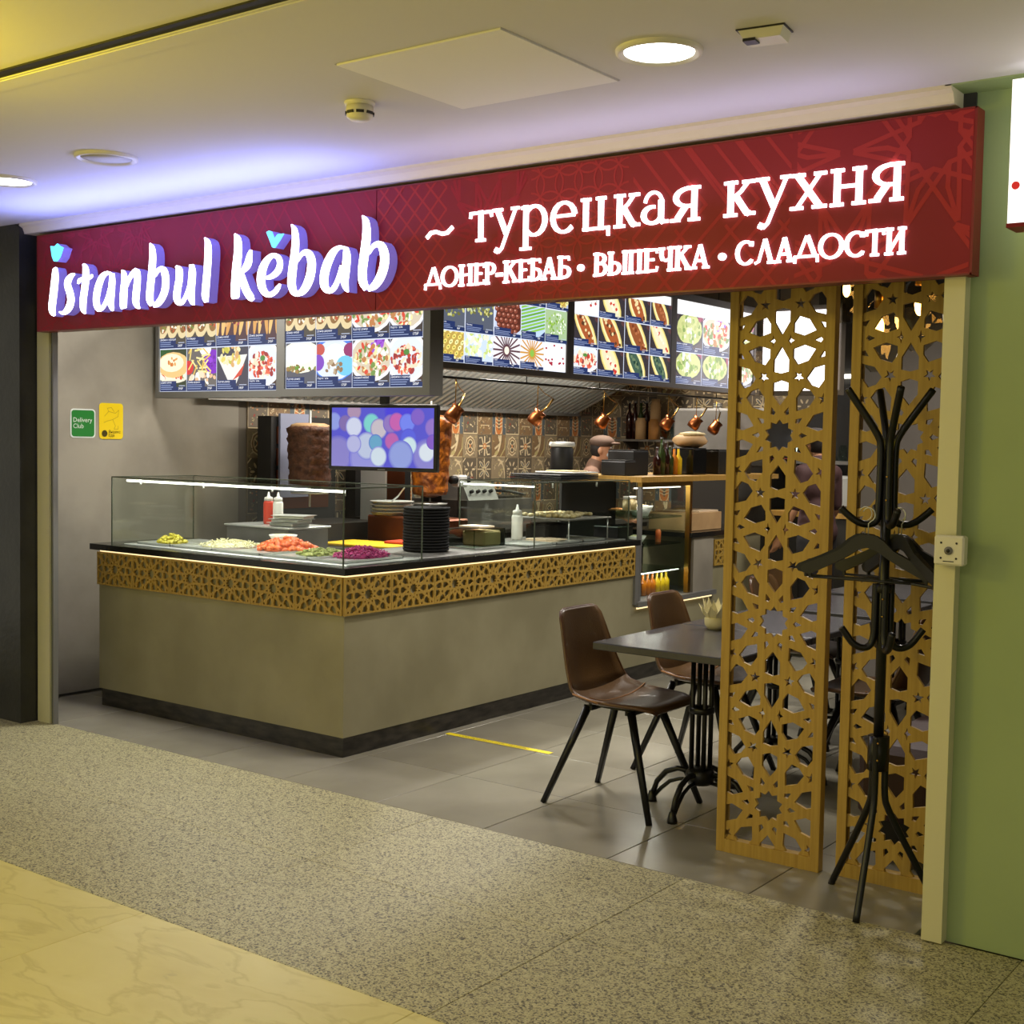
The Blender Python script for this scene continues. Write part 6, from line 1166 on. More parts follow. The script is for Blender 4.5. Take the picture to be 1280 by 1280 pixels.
# ================================================================ THINGS ON THE COUNTER
WT = .958
def tray(name, label, x, y, sx, sy, z=WT, group='shallow steel salad trays'):
    t = thing(name, label, 'food tray', (x, y, z), 0, group)
    g = G(); h_ = .012; e = .006
    g.span((-sx/2, -sy/2, 0), (sx/2, sy/2, .002)); g.span((-sx/2, -sy/2, 0), (sx/2, -sy/2+e, h_)); g.span((-sx/2, sy/2-e, 0), (sx/2, sy/2, h_)); g.span((-sx/2, -sy/2, 0), (-sx/2+e, sy/2, h_)); g.span((sx/2-e, -sy/2, 0), (sx/2, sy/2, h_))
    g.build('pan', 'steel', t); return t
def heap(name, label, x, y, rx, ry, h_, m, n, s, seed, cat='salad', shape='ball'):
    rr = random.Random(seed); g = G()
    g.lathe([(1, 0), (.8, .35), (.5, .7), (.001, .9)], n=16); g.v = [(a*rx*.9, b*ry*.9, c*h_) for a, b, c in g.v]
    for _ in range(n):
        a = rr.uniform(0, 2*PI); q = rr.random()**.5
        z = h_*(1-q**1.6)*.95+.004; c = (rx*q*math.cos(a), ry*q*math.sin(a), z)
        if shape == 'ball': g.ball(c, (s*rr.uniform(.6, 1.2), s*rr.uniform(.6, 1.2), s*.7), 6, 4, .2, rr)
        else:
            d = Vector((rr.uniform(-1, 1), rr.uniform(-1, 1), rr.uniform(-.3, .6))).normalized()*s
            g.tube([Vector(c)-d, Vector(c)+Vector((0, 0, s*.3)), Vector(c)+d], s*.16, 4)
    o = g.build(name, m); o.location = (x, y, WT+.003); tag(o, label, cat, None, 'stuff'); return o
tr_ = [(-6.12, 4.90, .30, .30), (-5.78, 4.98, .34, .46), (-5.40, 4.98, .36, .46), (-5.03, 4.98, .34, .46), (-4.72, 4.98, .25, .46)]
for k, q in enumerate(tr_):
    tray('salad_tray', ('steel tray under the yellow pickles', 'steel tray under the grated white cheese', 'steel tray under the chopped tomatoes', 'steel tray under the green peppers', 'steel tray under the purple cabbage')[k], *q)
heap('pickled_peppers', 'small heap of yellow-green pickled peppers, leftmost on the counter', -6.14, 4.90, .09, .08, .05, 'pickle', 60, .014, 1)
heap('grated_cheese', 'wide low heap of grated white cheese on the left counter', -5.74, 5.0, .20, .16, .035, 'cheese', 170, .016, 2, 'cheese', 'strip')
heap('chopped_tomatoes', 'heap of orange-red chopped tomatoes beside the cheese', -5.36, 5.08, .19, .16, .065, 'tomato', 130, .021, 3)
heap('green_peppers', 'low heap of chopped green peppers beside the tomatoes', -5.02, 5.02, .13, .15, .03, 'green_salad', 90, .013, 4)
heap('purple_cabbage', 'heap of shredded purple cabbage near the counter corner', -4.78, 5.08, .13, .17, .05, 'cabbage', 240, .02, 5, 'salad', 'strip')
def squeeze(x, y, z, m, label, s=1):
    t = thing('squeeze_bottle', label, 'squeeze bottle', (x, y, z), 0, 'plastic squeeze bottles')
    G().lathe([(.001, 0), (.030*s, 0), (.032*s, .01), (.032*s, .13*s), (.026*s, .145*s), (.001, .15*s)], n=20).build('body', m, t)
    G().lathe([(.001, .145*s), (.028*s, .145*s), (.026*s, .165*s), (.010*s, .172*s), (.004*s, .20*s), (.001, .20*s)], n=16).build('nozzle_cap', 'bottle_white', t)
squeeze(-6.02, 5.55, 1.055, 'red_sauce', 'red sauce squeeze bottle with white cap'); squeeze(-5.945, 5.56, 1.055, 'bottle_white', 'white squeeze bottle standing right beside the red one')
squeeze(-4.95, 6.72, WT, 'bottle_white', 'tall white squeeze bottle on the right counter behind the glass edge', 1.15)
t = thing('steel_stand', 'low steel stand behind the salad trays, under the sauce bottles', 'stand', (-5.95, 5.56, .90))
G().box((0, 0, .07), (.55, .34, .14), bev=.004).build('body', 'steel_dull', t); G().box((0, 0, .1475), (.58, .36, .012), bev=.003).build('top', 'steel', t)
t = thing('stand_shelf', 'dark kitchen work shelf joining the counter back', 'shelf', (-5.95, 5.58, 0)); G().box((0, 0, .88), (1.0, .5, .035)).build('board', 'steel_dull', t)
for sx in (-1, 1):
    for sy in (-1, 1): G().box((sx*.46, sy*.22, .431), (.03, .03, .862)).build('leg', 'steel_dark', t)
for k in range(3):
    t = thing('steel_pan', ('lowest flat steel pan, stacked right of the sauce bottles', 'middle flat steel pan of the stack by the sauce bottles', 'top flat steel pan of the stack by the sauce bottles')[k], 'pan', (-5.78+.02*k, 5.50, 1.0555+.0235*k), R(10*k), 'stacked flat steel pans')
    G().box((0, 0, .010), (.20, .15, .018), bev=.005).build('pan', 'steel', t); G().box((0, 0, .0205), (.225, .17, .003)).build('rim', 'steel', t)
bowl(-5.60, 5.28, .9725, .085, .05, 'bottle_white', 'cheese', 'shallow white bowl behind the grated cheese')
# stack of black plates
for k in range(15):
    if k == 0:
        t0 = thing('black_plate', 'black dinner plate, lowest of the tall stack', 'plate', (-4.82, 5.66, WT), 0, 'tall stack of black plates')
        G().lathe([(.001, 0), (.115, 0), (.130, .004), (.134, .009), (.134, .0165), (.128, .0165), (.110, .006), (.001, .005)], n=40).build('dish', 'plate_black', t0)
    else: dup(t0, (-4.82+random.uniform(-.002, .002), 5.66, WT+.0168*k), 0, 'black dinner plate number %s up from the counter in the tall stack' % (['', 'two', 'three', 'four', 'five', 'six', 'seven', 'eight', 'nine', 'ten', 'eleven', 'twelve', 'thirteen', 'fourteen', 'fifteen, the topmost,'][k]))
t = thing('paper_container', 'clear container with kraft wraps right of the black plates', 'container', (-4.78, 6.08, WT))
G().box((0, 0, .004), (.22, .30, .008)).build('base', 'steel', t)
G().box((.10, 0, .06), (.006, .30, .11)).build('wall', 'glass_thick', t); G().box((0, -.147, .06), (.20, .006, .11)).build('wall', 'glass_thick', t); G().box((-.10, 0, .06), (.006, .30, .11)).build('wall', 'steel_dark', t); G().box((0, .147, .06), (.20, .006, .11)).build('wall', 'steel_dark', t)
G().box((0, .05, .055), (.17, .17, .09), bev=.01).build('wraps', 'kraft', t); G().box((0, 0, .125), (.16, .14, .01), 0).build('napkin', 'paper', t)
t = thing('black_holder', 'black napkin holder box by the white bottle on the right counter', 'holder', (-4.90, 6.98, WT)); G().box((0, 0, .05), (.16, .26, .10), bev=.008).build('body', 'black_matt', t); G().box((0, 0, .1035), (.12, .2, .006)).build('paper_slot', 'print_black', t)
t = thing('wrapping_paper', 'loose sheets of pinkish wrapping paper beside the white bottle', 'paper', (-4.78, 6.78, WT)); G().box((0, 0, .004), (.20, .26, .007), R(15)).build('sheet', 'paper', t); G().box((.01, .02, .0125), (.18, .2, .008), R(-8)).build('sheet', 'paper', t)
t = thing('cake_tray', 'raised tray of white cream sweets inside the glass display case', 'food tray', (-4.82, 7.06, 1.10))
G().box((0, 0, 0), (.44, .50, .012), bev=.003).build('shelf_plate', 'steel_dull', t); g = G(); rr = random.Random(9)
for k in range(60): g.ball((rr.uniform(-.19, .19), rr.uniform(-.22, .22), .018), (.022, .022, .014), 6, 4)
tag(g.build('sweets', 'cream_food', t), kind='stuff')
for sx in (-1, 1):
    for sy in (-1, 1): G().cyl((sx*.2, sy*.23, -.142), (sx*.2, sy*.23, -.006), .005, n=6).build('leg', 'steel', t)
for k in range(3):
    tray('steel_tray', ('nearest empty steel tray in the glass display case', 'middle empty steel tray in the glass display case', 'farthest empty steel tray in the glass display case')[k], -4.70, 6.44+.3*k, .28, .26)
t = thing('cutting_board', 'yellow plastic cutting board behind the purple cabbage', 'cutting board', (-5.72, 6.22, .905)); G().box((0, 0, .0), (.66, .34, .018), R(6), bev=.004).build('slab', 'yellow_board', t)
t = thing('cutting_board', 'red plastic cutting board lying on the yellow one', 'cutting board', (-5.55, 6.36, .923)); G().box((0, 0, .0), (.30, .18, .016), R(6), bev=.004).build('slab', 'red_board', t)
t = thing('work_table', 'dark prep table with copper-brown front in the kitchen aisle', 'table', (-5.66, 6.36, 0)); G().box((0, 0, .875), (.92, .9, .04)).build('top', 'steel_dark', t)
for sx in (-1, 1):
    for sy in (-1, 1): G().box((sx*.42, sy*.36, .4275), (.04, .04, .855)).build('leg', 'steel_dark', t)
t = thing('copper_tin', 'wide copper-brown oven tin behind the cutting boards', 'tin', (-5.72, 6.62, .896)); G().box((0, 0, .09), (.72, .22, .18), bev=.01).build('body', 'copper_dark', t); G().box((.2, -.115, .10), (.12, .01, .12)).build('front_plate', 'copper', t)
for k in range(4):
    t = thing('round_pan', ('lowest round steel pan left of the cutting board', 'second round steel pan of the four-pan stack', 'third round steel pan of the four-pan stack', 'topmost round steel pan with a ladle in it')[k], 'pan', (-5.95, 6.62, 1.078+.024*k), 0, 'stack of round steel pans')
    G().lathe([(.001, 0), (.13, 0), (.15, .02), (.155, .022), (.145, .022), (.125, .004), (.001, .004)], n=28).build('pan', 'steel', t)
    if k == 3: G().tube([(.0, 0, .02), (.1, -.05, .06), (.2, -.1, .12)], .006, 6).build('ladle', 'steel', t)

# ---- stickers on the left wall
t = thing('green_sticker', 'green square sticker with white words on the concrete wall', 'sticker', (WX+.001, 4.80, 1.66))
def rrect(x, y, r_, n=4):
    return [(sx*(x-r_)+r_*math.cos(a), sy*(y-r_)+r_*math.sin(a)) for sx, sy, a0 in ((1, 1, 0), (-1, 1, 90), (-1, -1, 180), (1, -1, 270)) for a in [R(a0+90*i/n) for i in range(n+1)]]
G().prism(rrect(.089, .089, .022), (.002, 0, 0), (0, 0, 0), (0, 1, 0), (0, 0, 1)).build('border', 'print_white', t)
G().prism(rrect(.081, .081, .018), (.001, 0, 0), (.002, 0, 0), (0, 1, 0), (0, 0, 1)).build('field', 'sticker_green', t)
p = PR((.0033, 0, 0), (0, 1, 0), (0, 0, 1), (1, 0, 0)); p.text('Delivery', -.072, .008, .040, (225, 235, 225)); p.text('Club', -.072, -.030, .040, (225, 235, 225)); p.build('lettering', 'tile_print', t)
t = thing('yellow_sticker', 'yellow sticker with a line drawing, right of the green one', 'sticker', (WX+.001, 5.005, 1.678))
G().prism(rrect(.088, .112, .022), (.003, 0, 0), (0, 0, 0), (0, 1, 0), (0, 0, 1)).build('field', 'sticker_yellow', t)
p = PR((.0034, 0, 0), (0, 1, 0), (0, 0, 1), (1, 0, 0)); ink = (196, 164, 30)
p.line([(-.05, .03), (-.02, .06), (.03, .05), (.055, .07), (.05, .03), (.01, .01), (-.03, .0), (-.055, -.01)], .004, ink); p.line([(.01, .01), (.03, -.03), (.02, -.05), (.05, -.05), (.05, -.03)], .004, ink); p.line([(-.02, .06), (-.03, .08), (.0, .085), (.02, .06)], .004, ink)
p.ell(-.05, -.078, .021, .021, (70, 60, 12)); p.text('Яндекс', -.022, -.075, .026, (60, 50, 10)); p.text('Еда', -.022, -.098, .026, (60, 50, 10)); p.build('drawing_and_text', 'tile_print', t)
t = thing('floor_tape', 'yellow marking tape with black print across the hall floor', 'floor tape', (-4.07, 5.385, .0008))
G().box((0, 0, .0004), (.69, .042, .0008)).build('strip', 'tape_yellow', t); p = PR((0, 0, .0009), (1, 0, 0), (0, 1, 0), (0, 0, 1)); p.text('СОБЛЮДАЙТЕ ДИСТАНЦИЮ', -.26, -.010, .032, (60, 54, 10)); p.build('lettering', 'tile_print', t)

# ================================================================ LATTICE SCREENS
SM = .3565
hs = lattice_holes(-.178, .05, .178, 2.64, SM, 0, .2125)
vs, fs = plate([(-.185, .043), (.185, .043), (.185, 2.65), (-.185, 2.65)], hs, .014)
g = G().add([(q[0], q[2]+.010, q[1]) for q in vs], fs); me_s = g.mesh('lattice_board', 'oak')
def screen(label, x, y, rz=0):
    t = thing('lattice_screen', label, 'screen', (x, y, 0), rz, 'tall oak lattice screens')
    link('lattice_board', me_s, t)
    for sx in (-1, 1): G().span((sx*.178, 0, 0), (sx*.2145, .042, 2.70), .001).build('stile', 'oak', t)
    G().span((-.178, 0.0008, 0), (.178, .0412, .052)).build('bottom_rail', 'oak', t); G().span((-.178, .0008, 2.64), (.178, .0412, 2.70)).build('top_rail', 'oak', t)
    return t
screen('left tall oak lattice screen with star cut-outs beside the near table', -2.112, 4.52)
screen('right tall oak lattice screen behind the black coat rack', -1.625, 4.54)

# ================================================================ CHAIRS AND TABLES
def shell_mesh():
    # (forward, height, half width, curl of the edges forward/up)
    prof = [(.255, .455, .150, .0), (.245, .468, .185, .004), (.18, .472, .212, .010), (.08, .464, .226, .02), (-.03, .456, .232, .034), (-.12, .458, .232, .05), (-.175, .482, .226, .062), (-.205, .53, .218, .062),
            (-.222, .60, .205, .052), (-.236, .68, .188, .04), (-.248, .76, .172, .028), (-.257, .815, .160, .018), (-.262, .842, .142, .010), (-.264, .852, .110, .004)]
    n = 12; vs = []; m = len(prof)
    for i, (x, z, w_, cu) in enumerate(prof):
        a = prof[max(i-1, 0)]; b = prof[min(i+1, m-1)]
        d = Vector((b[0]-a[0], 0, b[1]-a[1])).normalized(); nn = Vector((d.z, 0, -d.x))   # towards the sitter
        for k in range(n+1):
            s = -1+2*k/n; vs.append(Vector((x, s*w_, z))+nn*cu*abs(s)**2.6)
    return prof, n, m, vs
def make_chair(label, loc, rz, seat_m='leather', group='brown bucket chairs at the tables'):
    t = thing('bucket_chair', label, 'chair', loc, rz, group)
    prof, n, m, vs = shell_mesh()
    th = .024
    def part(i0, i1, name, mt):
        g = G(); rows = range(i0, i1+1); a = []; b = []
        for i in rows:
            for k in range(n+1):
                p = vs[i*(n+1)+k]
                pi = vs[min(i+1, m-1)*(n+1)+k]-vs[max(i-1, 0)*(n+1)+k]; pk = vs[i*(n+1)+min(k+1, n)]-vs[i*(n+1)+max(k-1, 0)]
                nn = pi.cross(pk).normalized()
                edge = 1-.45*abs(-1+2*k/n)**6
                a.append(p-nn*th/2*edge); b.append(p+nn*th/2*edge)
        R_ = len(rows); W_ = n+1; f = []
        for i in range(R_-1):
            for k in range(n):
                q = i*W_+k; f.append((q, q+1, q+W_+1, q+W_)); o = R_*W_; f.append((o+q, o+q+W_, o+q+W_+1, o+q+1))
        per = [k for k in range(W_)]+[i*W_+n for i in range(1, R_)]+[(R_-1)*W_+k for k in range(n-1, -1, -1)]+[i*W_ for i in range(R_-2, 0, -1)]
        o = R_*W_
        for i in range(len(per)): x, y = per[i], per[(i+1) % len(per)]; f.append((x, y, y+o, x+o))
        g.add(a+b, f, True); return g.build(name, mt, t)
    part(0, 6, 'seat', seat_m); part(6, m-1, 'backrest', seat_m)
    edge = [vs[i*(n+1)] for i in range(m)]+[vs[(m-1)*(n+1)+k] for k in range(1, n)]+[vs[i*(n+1)+n] for i in range(m-1, -1, -1)]
    G().tube(edge, .0075, 6).build('edge_piping', 'leather_dark', t)
    G().tube([vs[4*(n+1)+k]+Vector((0, 0, .0125)) for k in range(n+1)], .003, 5).build('seam', 'stitch', t)
    G().tube([vs[4*(n+1)]+Vector((-.08, -.013, .02)), vs[4*(n+1)]+Vector((.05, -.013, -.004))], .004, 5).build('seam', 'stitch', t)
    g = G(); g.box((0, 0, .442), (.24, .20, .012)); g.box((-.10, 0, .434), (.03, .26, .02)); g.box((.10, 0, .434), (.03, .26, .02)); g.build('seat_frame', 'black_metal', t)
    for sx in (-1, 1):
        for sy in (-1, 1):
            a = Vector((sx*.11, sy*.12, .44)); b = Vector((sx*.272, sy*.222, .0))
            G().tube([a, b], [.019, .014], 4).build('leg', 'black_metal', t)
    return t
c0 = make_chair('brown leather bucket chair nearest the viewer, its back to the counter', (-2.965, 4.848, 0), 0)
dup(c0, (-2.965, 5.608, 0), 0, 'second brown bucket chair, behind the near one, its back to the counter')
dup(c0, (-2.17, 5.80, 0), PI, 'brown bucket chair seen through the near lattice screen, back towards the screen')
dup(c0, (-2.10, 7.46, 0), PI, 'brown bucket chair farther back, seen in the gap between the screens')
dup(c0, (-2.98, 6.75, 0), 0, 'brown bucket chair deep in the hall on the counter side')
dup(c0, (-3.30, 7.52, 0), 0, 'farthest brown bucket chair by the grey partition')

def make_table(label, loc, sx=.66, sy=.755):
    t = thing('bistro_table', label, 'table', loc, 0, 'dark bistro tables on cast-iron bases')
    G().box((0, 0, .735), (sx, sy, .032), bev=.004).build('tabletop', 'table_grey', t)
    g = G(); g.box((0, 0, .713), (.36, .045, .010)); g.box((0, 0, .713), (.045, .36, .010)); g.build('top_bracket', 'black_metal', t)
    for k in range(4):
        a = PI/4+PI/2*k; G().cyl((.042*math.cos(a), .042*math.sin(a), .16), (.042*math.cos(a), .042*math.sin(a), .71), .011, n=8).build('column_rod', 'black_metal', t)
    g = G(); g.lathe([(.001, .66), (.06, .66), (.064, .68), (.05, .71), (.001, .71)], n=16); g.build('column_head', 'black_metal', t)
    G().lathe([(.001, .12), (.05, .12), (.064, .14), (.064, .17), (.048, .19), (.001, .19)], n=16).build('column_hub', 'black_metal', t)
    G().lathe([(.048, .43), (.056, .435), (.056, .455), (.048, .46), (.030, .455), (.030, .435)], n=16).build('column_ring', 'black_metal', t)
    for k in range(4):
        a = PI/2*k; c, s = math.cos(a), math.sin(a)
        def q(r_, z): return (c*r_, s*r_, z)
        g = G(); g.tube([q(.045, .165), q(.11, .170), (c*.17, s*.17, .145), q(.215, .095), q(.238, .03)], [.013, .013, .013, .012, .013], 6)
        g.tube([q(.045, .13), q(.10, .125), q(.15, .105), q(.19, .07), q(.225, .03)], [.009]*5, 6)
        g.lathe([(.001, 0), (.024, 0), (.022, .012), (.014, .045), (.001, .055)], q(.24, 0), 10)
        g.build('foot', 'black_metal', t)
    return t
tb = make_table('dark square bistro table nearest the viewer, beside the near chair', (-2.64, 4.965, 0))
dup(tb, (-2.64, 5.735, 0), 0, 'dark bistro table carrying the white lotus napkin holder')
dup(tb, (-2.66, 6.62, 0), 0, 'dark bistro table behind the near lattice screen, third in the row')
dup(tb, (-1.66, 6.75, 0), 0, 'dark bistro table behind the right lattice screen')
dup(tb, (-2.7, 7.5, 0), 0, 'farthest dark bistro table by the grey partition')
def lotus(x, y, z, label):
    t = thing('napkin_holder', label, 'napkin holder', (x, y, z), 0, 'white lotus napkin holders')
    G().lathe([(.001, 0), (.035, 0), (.05, .02), (.052, .05), (.03, .06), (.001, .06)], n=20).build('base', 'lotus', t)
    for ring, (n, r_, h_) in enumerate(((9, .055, .075), (8, .035, .10))):
        for k in range(n):
            a = 2*PI*k/n+ring*.3; c, s = math.cos(a), math.sin(a)
            P = [(-.016, 0), (.016, 0), (.020, .45), (0, 1), (-.020, .45)]
            g = G(); vv = []
            for off in (0, .003):
                for u, v in P: rr_ = .028+r_*(v**.8)*.9+off; vv.append((c*rr_-s*u, s*rr_+c*u, .04+h_*v))
            g.add(vv, [(0, 1, 2, 3, 4), (9, 8, 7, 6, 5)]+[(i, (i+1) % 5, (i+1) % 5+5, i+5) for i in range(5)]); g.build('petal', 'lotus', t)
    return t
lotus(-2.76, 5.30, .7515, 'white lotus-shaped napkin holder at the edge of the near lattice screen')
lotus(-1.84, 6.60, .7515, 'white lotus-shaped napkin holder seen behind the coat hangers')

# dark upholstered bench behind the right screen
t = thing('bench_sofa', 'low dark brown upholstered bench behind the right lattice screen', 'bench', (-1.55, 5.30, 0))
G().span((-.34, -.45, .14), (.12, .75, .44), .03).build('seat_cushion', 'sofa', t); G().span((.12, -.45, .06), (.20, .75, .86), .02).build('backrest', 'sofa', t); G().span((-.28, -.4, 0), (.18, .7, .14)).build('plinth', 'black_matt', t)

# ================================================================ COAT RACK
cr_ = thing('coat_rack', 'black metal coat rack standing before the right lattice screen', 'coat rack', (-1.61, 4.325, 0))
G().cyl((0, 0, .50), (0, 0, 1.52), .018, n=12).build('pole', 'black_metal', cr_)
def hook(a, name, zs, rs, r_=.0125):
    c, s = math.cos(a), math.sin(a); n = 3; P = [(c*rr_, s*rr_, z) for rr_, z in zip(rs, zs)]
    # smooth by midpoint subdivision
    for _ in range(2):
        Q = [P[0]]
        for u, v in zip(P[:-1], P[1:]): Q += [tuple(u[i]*.75+v[i]*.25 for i in range(3)), tuple(u[i]*.25+v[i]*.75 for i in range(3))]
        P = Q+[P[-1]]
    G().tube(P, r_, 8).build(name, 'black_metal', cr_)
for k in range(4):
    a = R(34+90*k)
    hook(a, 'upper_hook', [1.39, 1.375, 1.35, 1.335, 1.335, 1.345, 1.37, 1.50, 1.60, 1.64, 1.80], [.155, .14, .11, .08, .05, .032, .026, .024, .024, .032, .145])
    hook(a, 'lower_hook', [.975, .955, .92, .905, .91, .94, 1.00, 1.13], [.14, .125, .10, .07, .042, .028, .026, .026])
for k in range(3):
    a = R([150, 275, 30][k])
    hook(a, 'leg', [.60, .50, .40, .345, .0], [.026, .026, .026, .035, [.235, .20, .225][k]], .0125)
G().lathe([(.001, .0), (.036, 0), (.036, .12), (.001, .12)], (0, 0, .48), 12).build('leg_collar', 'black_metal', cr_)
G().lathe([(.001, .0), (.030, 0), (.030, .03), (.001, .03)], (0, 0, 1.10), 12).build('collar', 'black_metal', cr_)
for z in (.52, .58, 1.02, 1.08, 1.42, 1.50):
    G().ball((.012, -.036, z), (.004, .003, .004), 8, 5).build('rivet', 'brass', cr_)

def hanger(label, loc, rz, tilt=0):
    t = thing('coat_hanger', label, 'coat hanger', loc, rz, 'black hangers on the coat rack')
    t.rotation_euler.x = tilt
    top = [(-.225, -.135), (-.235, -.12), (-.225, -.108), (-.15, -.075), (-.09, -.045), (-.055, -.012), (-.03, .004), (0, .008), (.03, .004), (.055, -.012), (.09, -.045), (.15, -.075), (.225, -.108), (.235, -.12), (.225, -.135)]
    bot = [(.20, -.140), (.12, -.10), (.07, -.072), (.03, -.045), (0, -.038), (-.03, -.045), (-.07, -.072), (-.12, -.10), (-.20, -.140)]
    G().prism(top+bot, (0, .018, 0), (0, -.009, 0), (1, 0, 0), (0, 0, 1)).build('shoulder_body', 'black_matt', t)
    G().cyl((-.20, 0, -.150), (.20, 0, -.150), .0045, n=8).build('trouser_bar', 'black_matt', t)
    for s in (-1, 1): G().box((s*.2, 0, -.145), (.008, .010, .018)).build('bar_end', 'black_matt', t)
    P = [(0, 0, .0), (0, 0, .045)]+[(.022*math.sin(R(q))*1.0+.0, 0, .075-.024*math.cos(R(q))) for q in range(20, 250, 25)]
    G().tube(P, .0018, 6).build('wire_hook', 'steel', t)
    return t
hz = 1.325-.030
hanger('black hanger on the front left hook of the coat rack, spread widest to the left', (-1.640, 4.245, hz), R(4))
hanger('second black hanger, just behind the first at the left of the rack', (-1.675, 4.305, hz), R(12))
hanger('black hanger on the right hook of the coat rack, reaching the alarm box', (-1.545, 4.30, hz), R(-38))
hanger('rear black hanger behind the coat rack pole', (-1.60, 4.425, hz-.004), R(-4))

# ================================================================ PENDANT LAMPS
def pendant(x, y, z, label, s=1, lit=True):
    t = thing('pendant_lamp', label, 'pendant lamp', (x, y, z), 0, 'glass pendant lamps over the tables')
    rr = random.Random(int(abs(x*100)))
    g = G(); g.lathe([(.03*s, .20*s), (.06*s, .17*s), (.095*s, .09*s), (.10*s, .02*s), (.07*s, -.06*s), (.03*s, -.10*s)], n=9, smooth=False, jit=.04, rng=rr); g.build('glass_shade', 'crystal', t)
    G().cyl((0, 0, .17*s), (0, 0, .26*s), .022*s, n=12).build('socket', 'brass', t)
    G().ball((0, 0, .09*s), (.022*s, .022*s, .045*s), 10, 8).build('bulb', 'bulb' if lit else 'glass_amber', t)
    G().cyl((0, 0, .26*s), (0, 0, 3.0-z), .004, n=6).build('cord', 'black_matt', t)
    return t
pendant(-2.31, 5.62, 2.24, 'warm glowing pendant lamp visible in the gap between the screens', .8)
pendant(-2.05, 5.35, 2.02, 'faceted glass pendant lamp behind the left part of the right screen', 1.0)
pendant(-1.86, 5.30, 2.10, 'faceted glass pendant lamp behind the middle of the right screen', 1.0)
pendant(-1.80, 5.72, 2.22, 'faceted glass pendant lamp near the right jamb under the sign', 1.0)
t = thing('doorway', 'black doorway in the rear wall with a bright light strip above it', 'doorway', (-4.30, 10.728, 0))
G().span((-.30, -.01, 0), (.30, 0, 2.14)).build('opening', 'black_matt', t); G().span((-.28, -.03, 2.19), (.28, -.01, 2.225)).build('light_strip', 'led_white', t)

# glasses rack and dark units seen through the near screen (rear bar)
t = thing('rear_bar', 'dark rear bar unit with a wooden shelf, seen through the near lattice screen', 'bar', (-4.05, 9.9, 0))
G().span((-.62, 0, 0), (.62, .5, 1.02)).build('cabinet', 'steel_dark', t); G().span((-.66, -.02, 1.02), (.66, .52, 1.06)).build('top', 'oak_dark', t); G().span((-.62, .3, 1.45), (.0, .5, 1.48)).build('shelf', 'steel_dull', t)
G().span((-.62, .50, 1.06), (.0, .52, 1.9)).build('back_panel', 'black_matt', t)
for k in range(6):
    jar(-4.62+.10*k, 10.30, 1.482, .034, .13, 'glass_thick', ('glass at the left end of the rear bar shelf', 'second glass from the left on the rear bar shelf', 'third glass on the rear bar shelf', 'fourth glass on the rear bar shelf', 'fifth glass on the rear bar shelf', 'glass at the right end of the rear bar shelf')[k], None, 'glasses on the rear bar shelf', 'glass', 'drinking_glass')
t = thing('coffee_machine', 'steel coffee machine on the rear bar behind the near lattice screen', 'coffee machine', (-4.25, 10.1, 1.06))
G().box((0, .02, .17), (.5, .34, .26), bev=.02).build('housing', 'steel', t); G().box((0, -.02, .02), (.46, .30, .04)).build('drip_tray', 'black_matt', t)
for s in (-1, 1): G().cyl((s*.11, -.17, .13), (s*.11, -.28, .12), .014, n=8).build('handle', 'black_matt', t)

# ================================================================ PEOPLE
def solid(parts, name, m, parent, vox=.014, sm=4):
    """one continuous surface from overlapping tapered limbs and balls"""
    g = G()
    for q in parts:
        if q[0] == 'l':
            pts, rs = q[1], q[2]; g.tube(pts, rs, 14)
            g.ball(pts[0], rs[0], 12, 8); g.ball(pts[-1], rs[-1], 12, 8)
            for p_, r_ in zip(pts[1:-1], rs[1:-1]): g.ball(p_, r_, 12, 8)
        else: g.ball(q[1], q[2], 16, 12)
    me = g.mesh(name, m); o = bpy.data.objects.new(name, me); COL.objects.link(o)
    rm = o.modifiers.new('r', 'REMESH'); rm.mode = 'VOXEL'; rm.voxel_size = vox; rm.use_smooth_shade = True
    s = o.modifiers.new('s', 'SMOOTH'); s.iterations = sm; s.factor = .5
    dg = bpy.context.evaluated_depsgraph_get(); nm = bpy.data.meshes.new_from_object(o.evaluated_get(dg))
    bpy.data.objects.remove(o); nm.name = name
    if not nm.materials: nm.materials.append(MATS[m])
    return link(name, nm, parent)
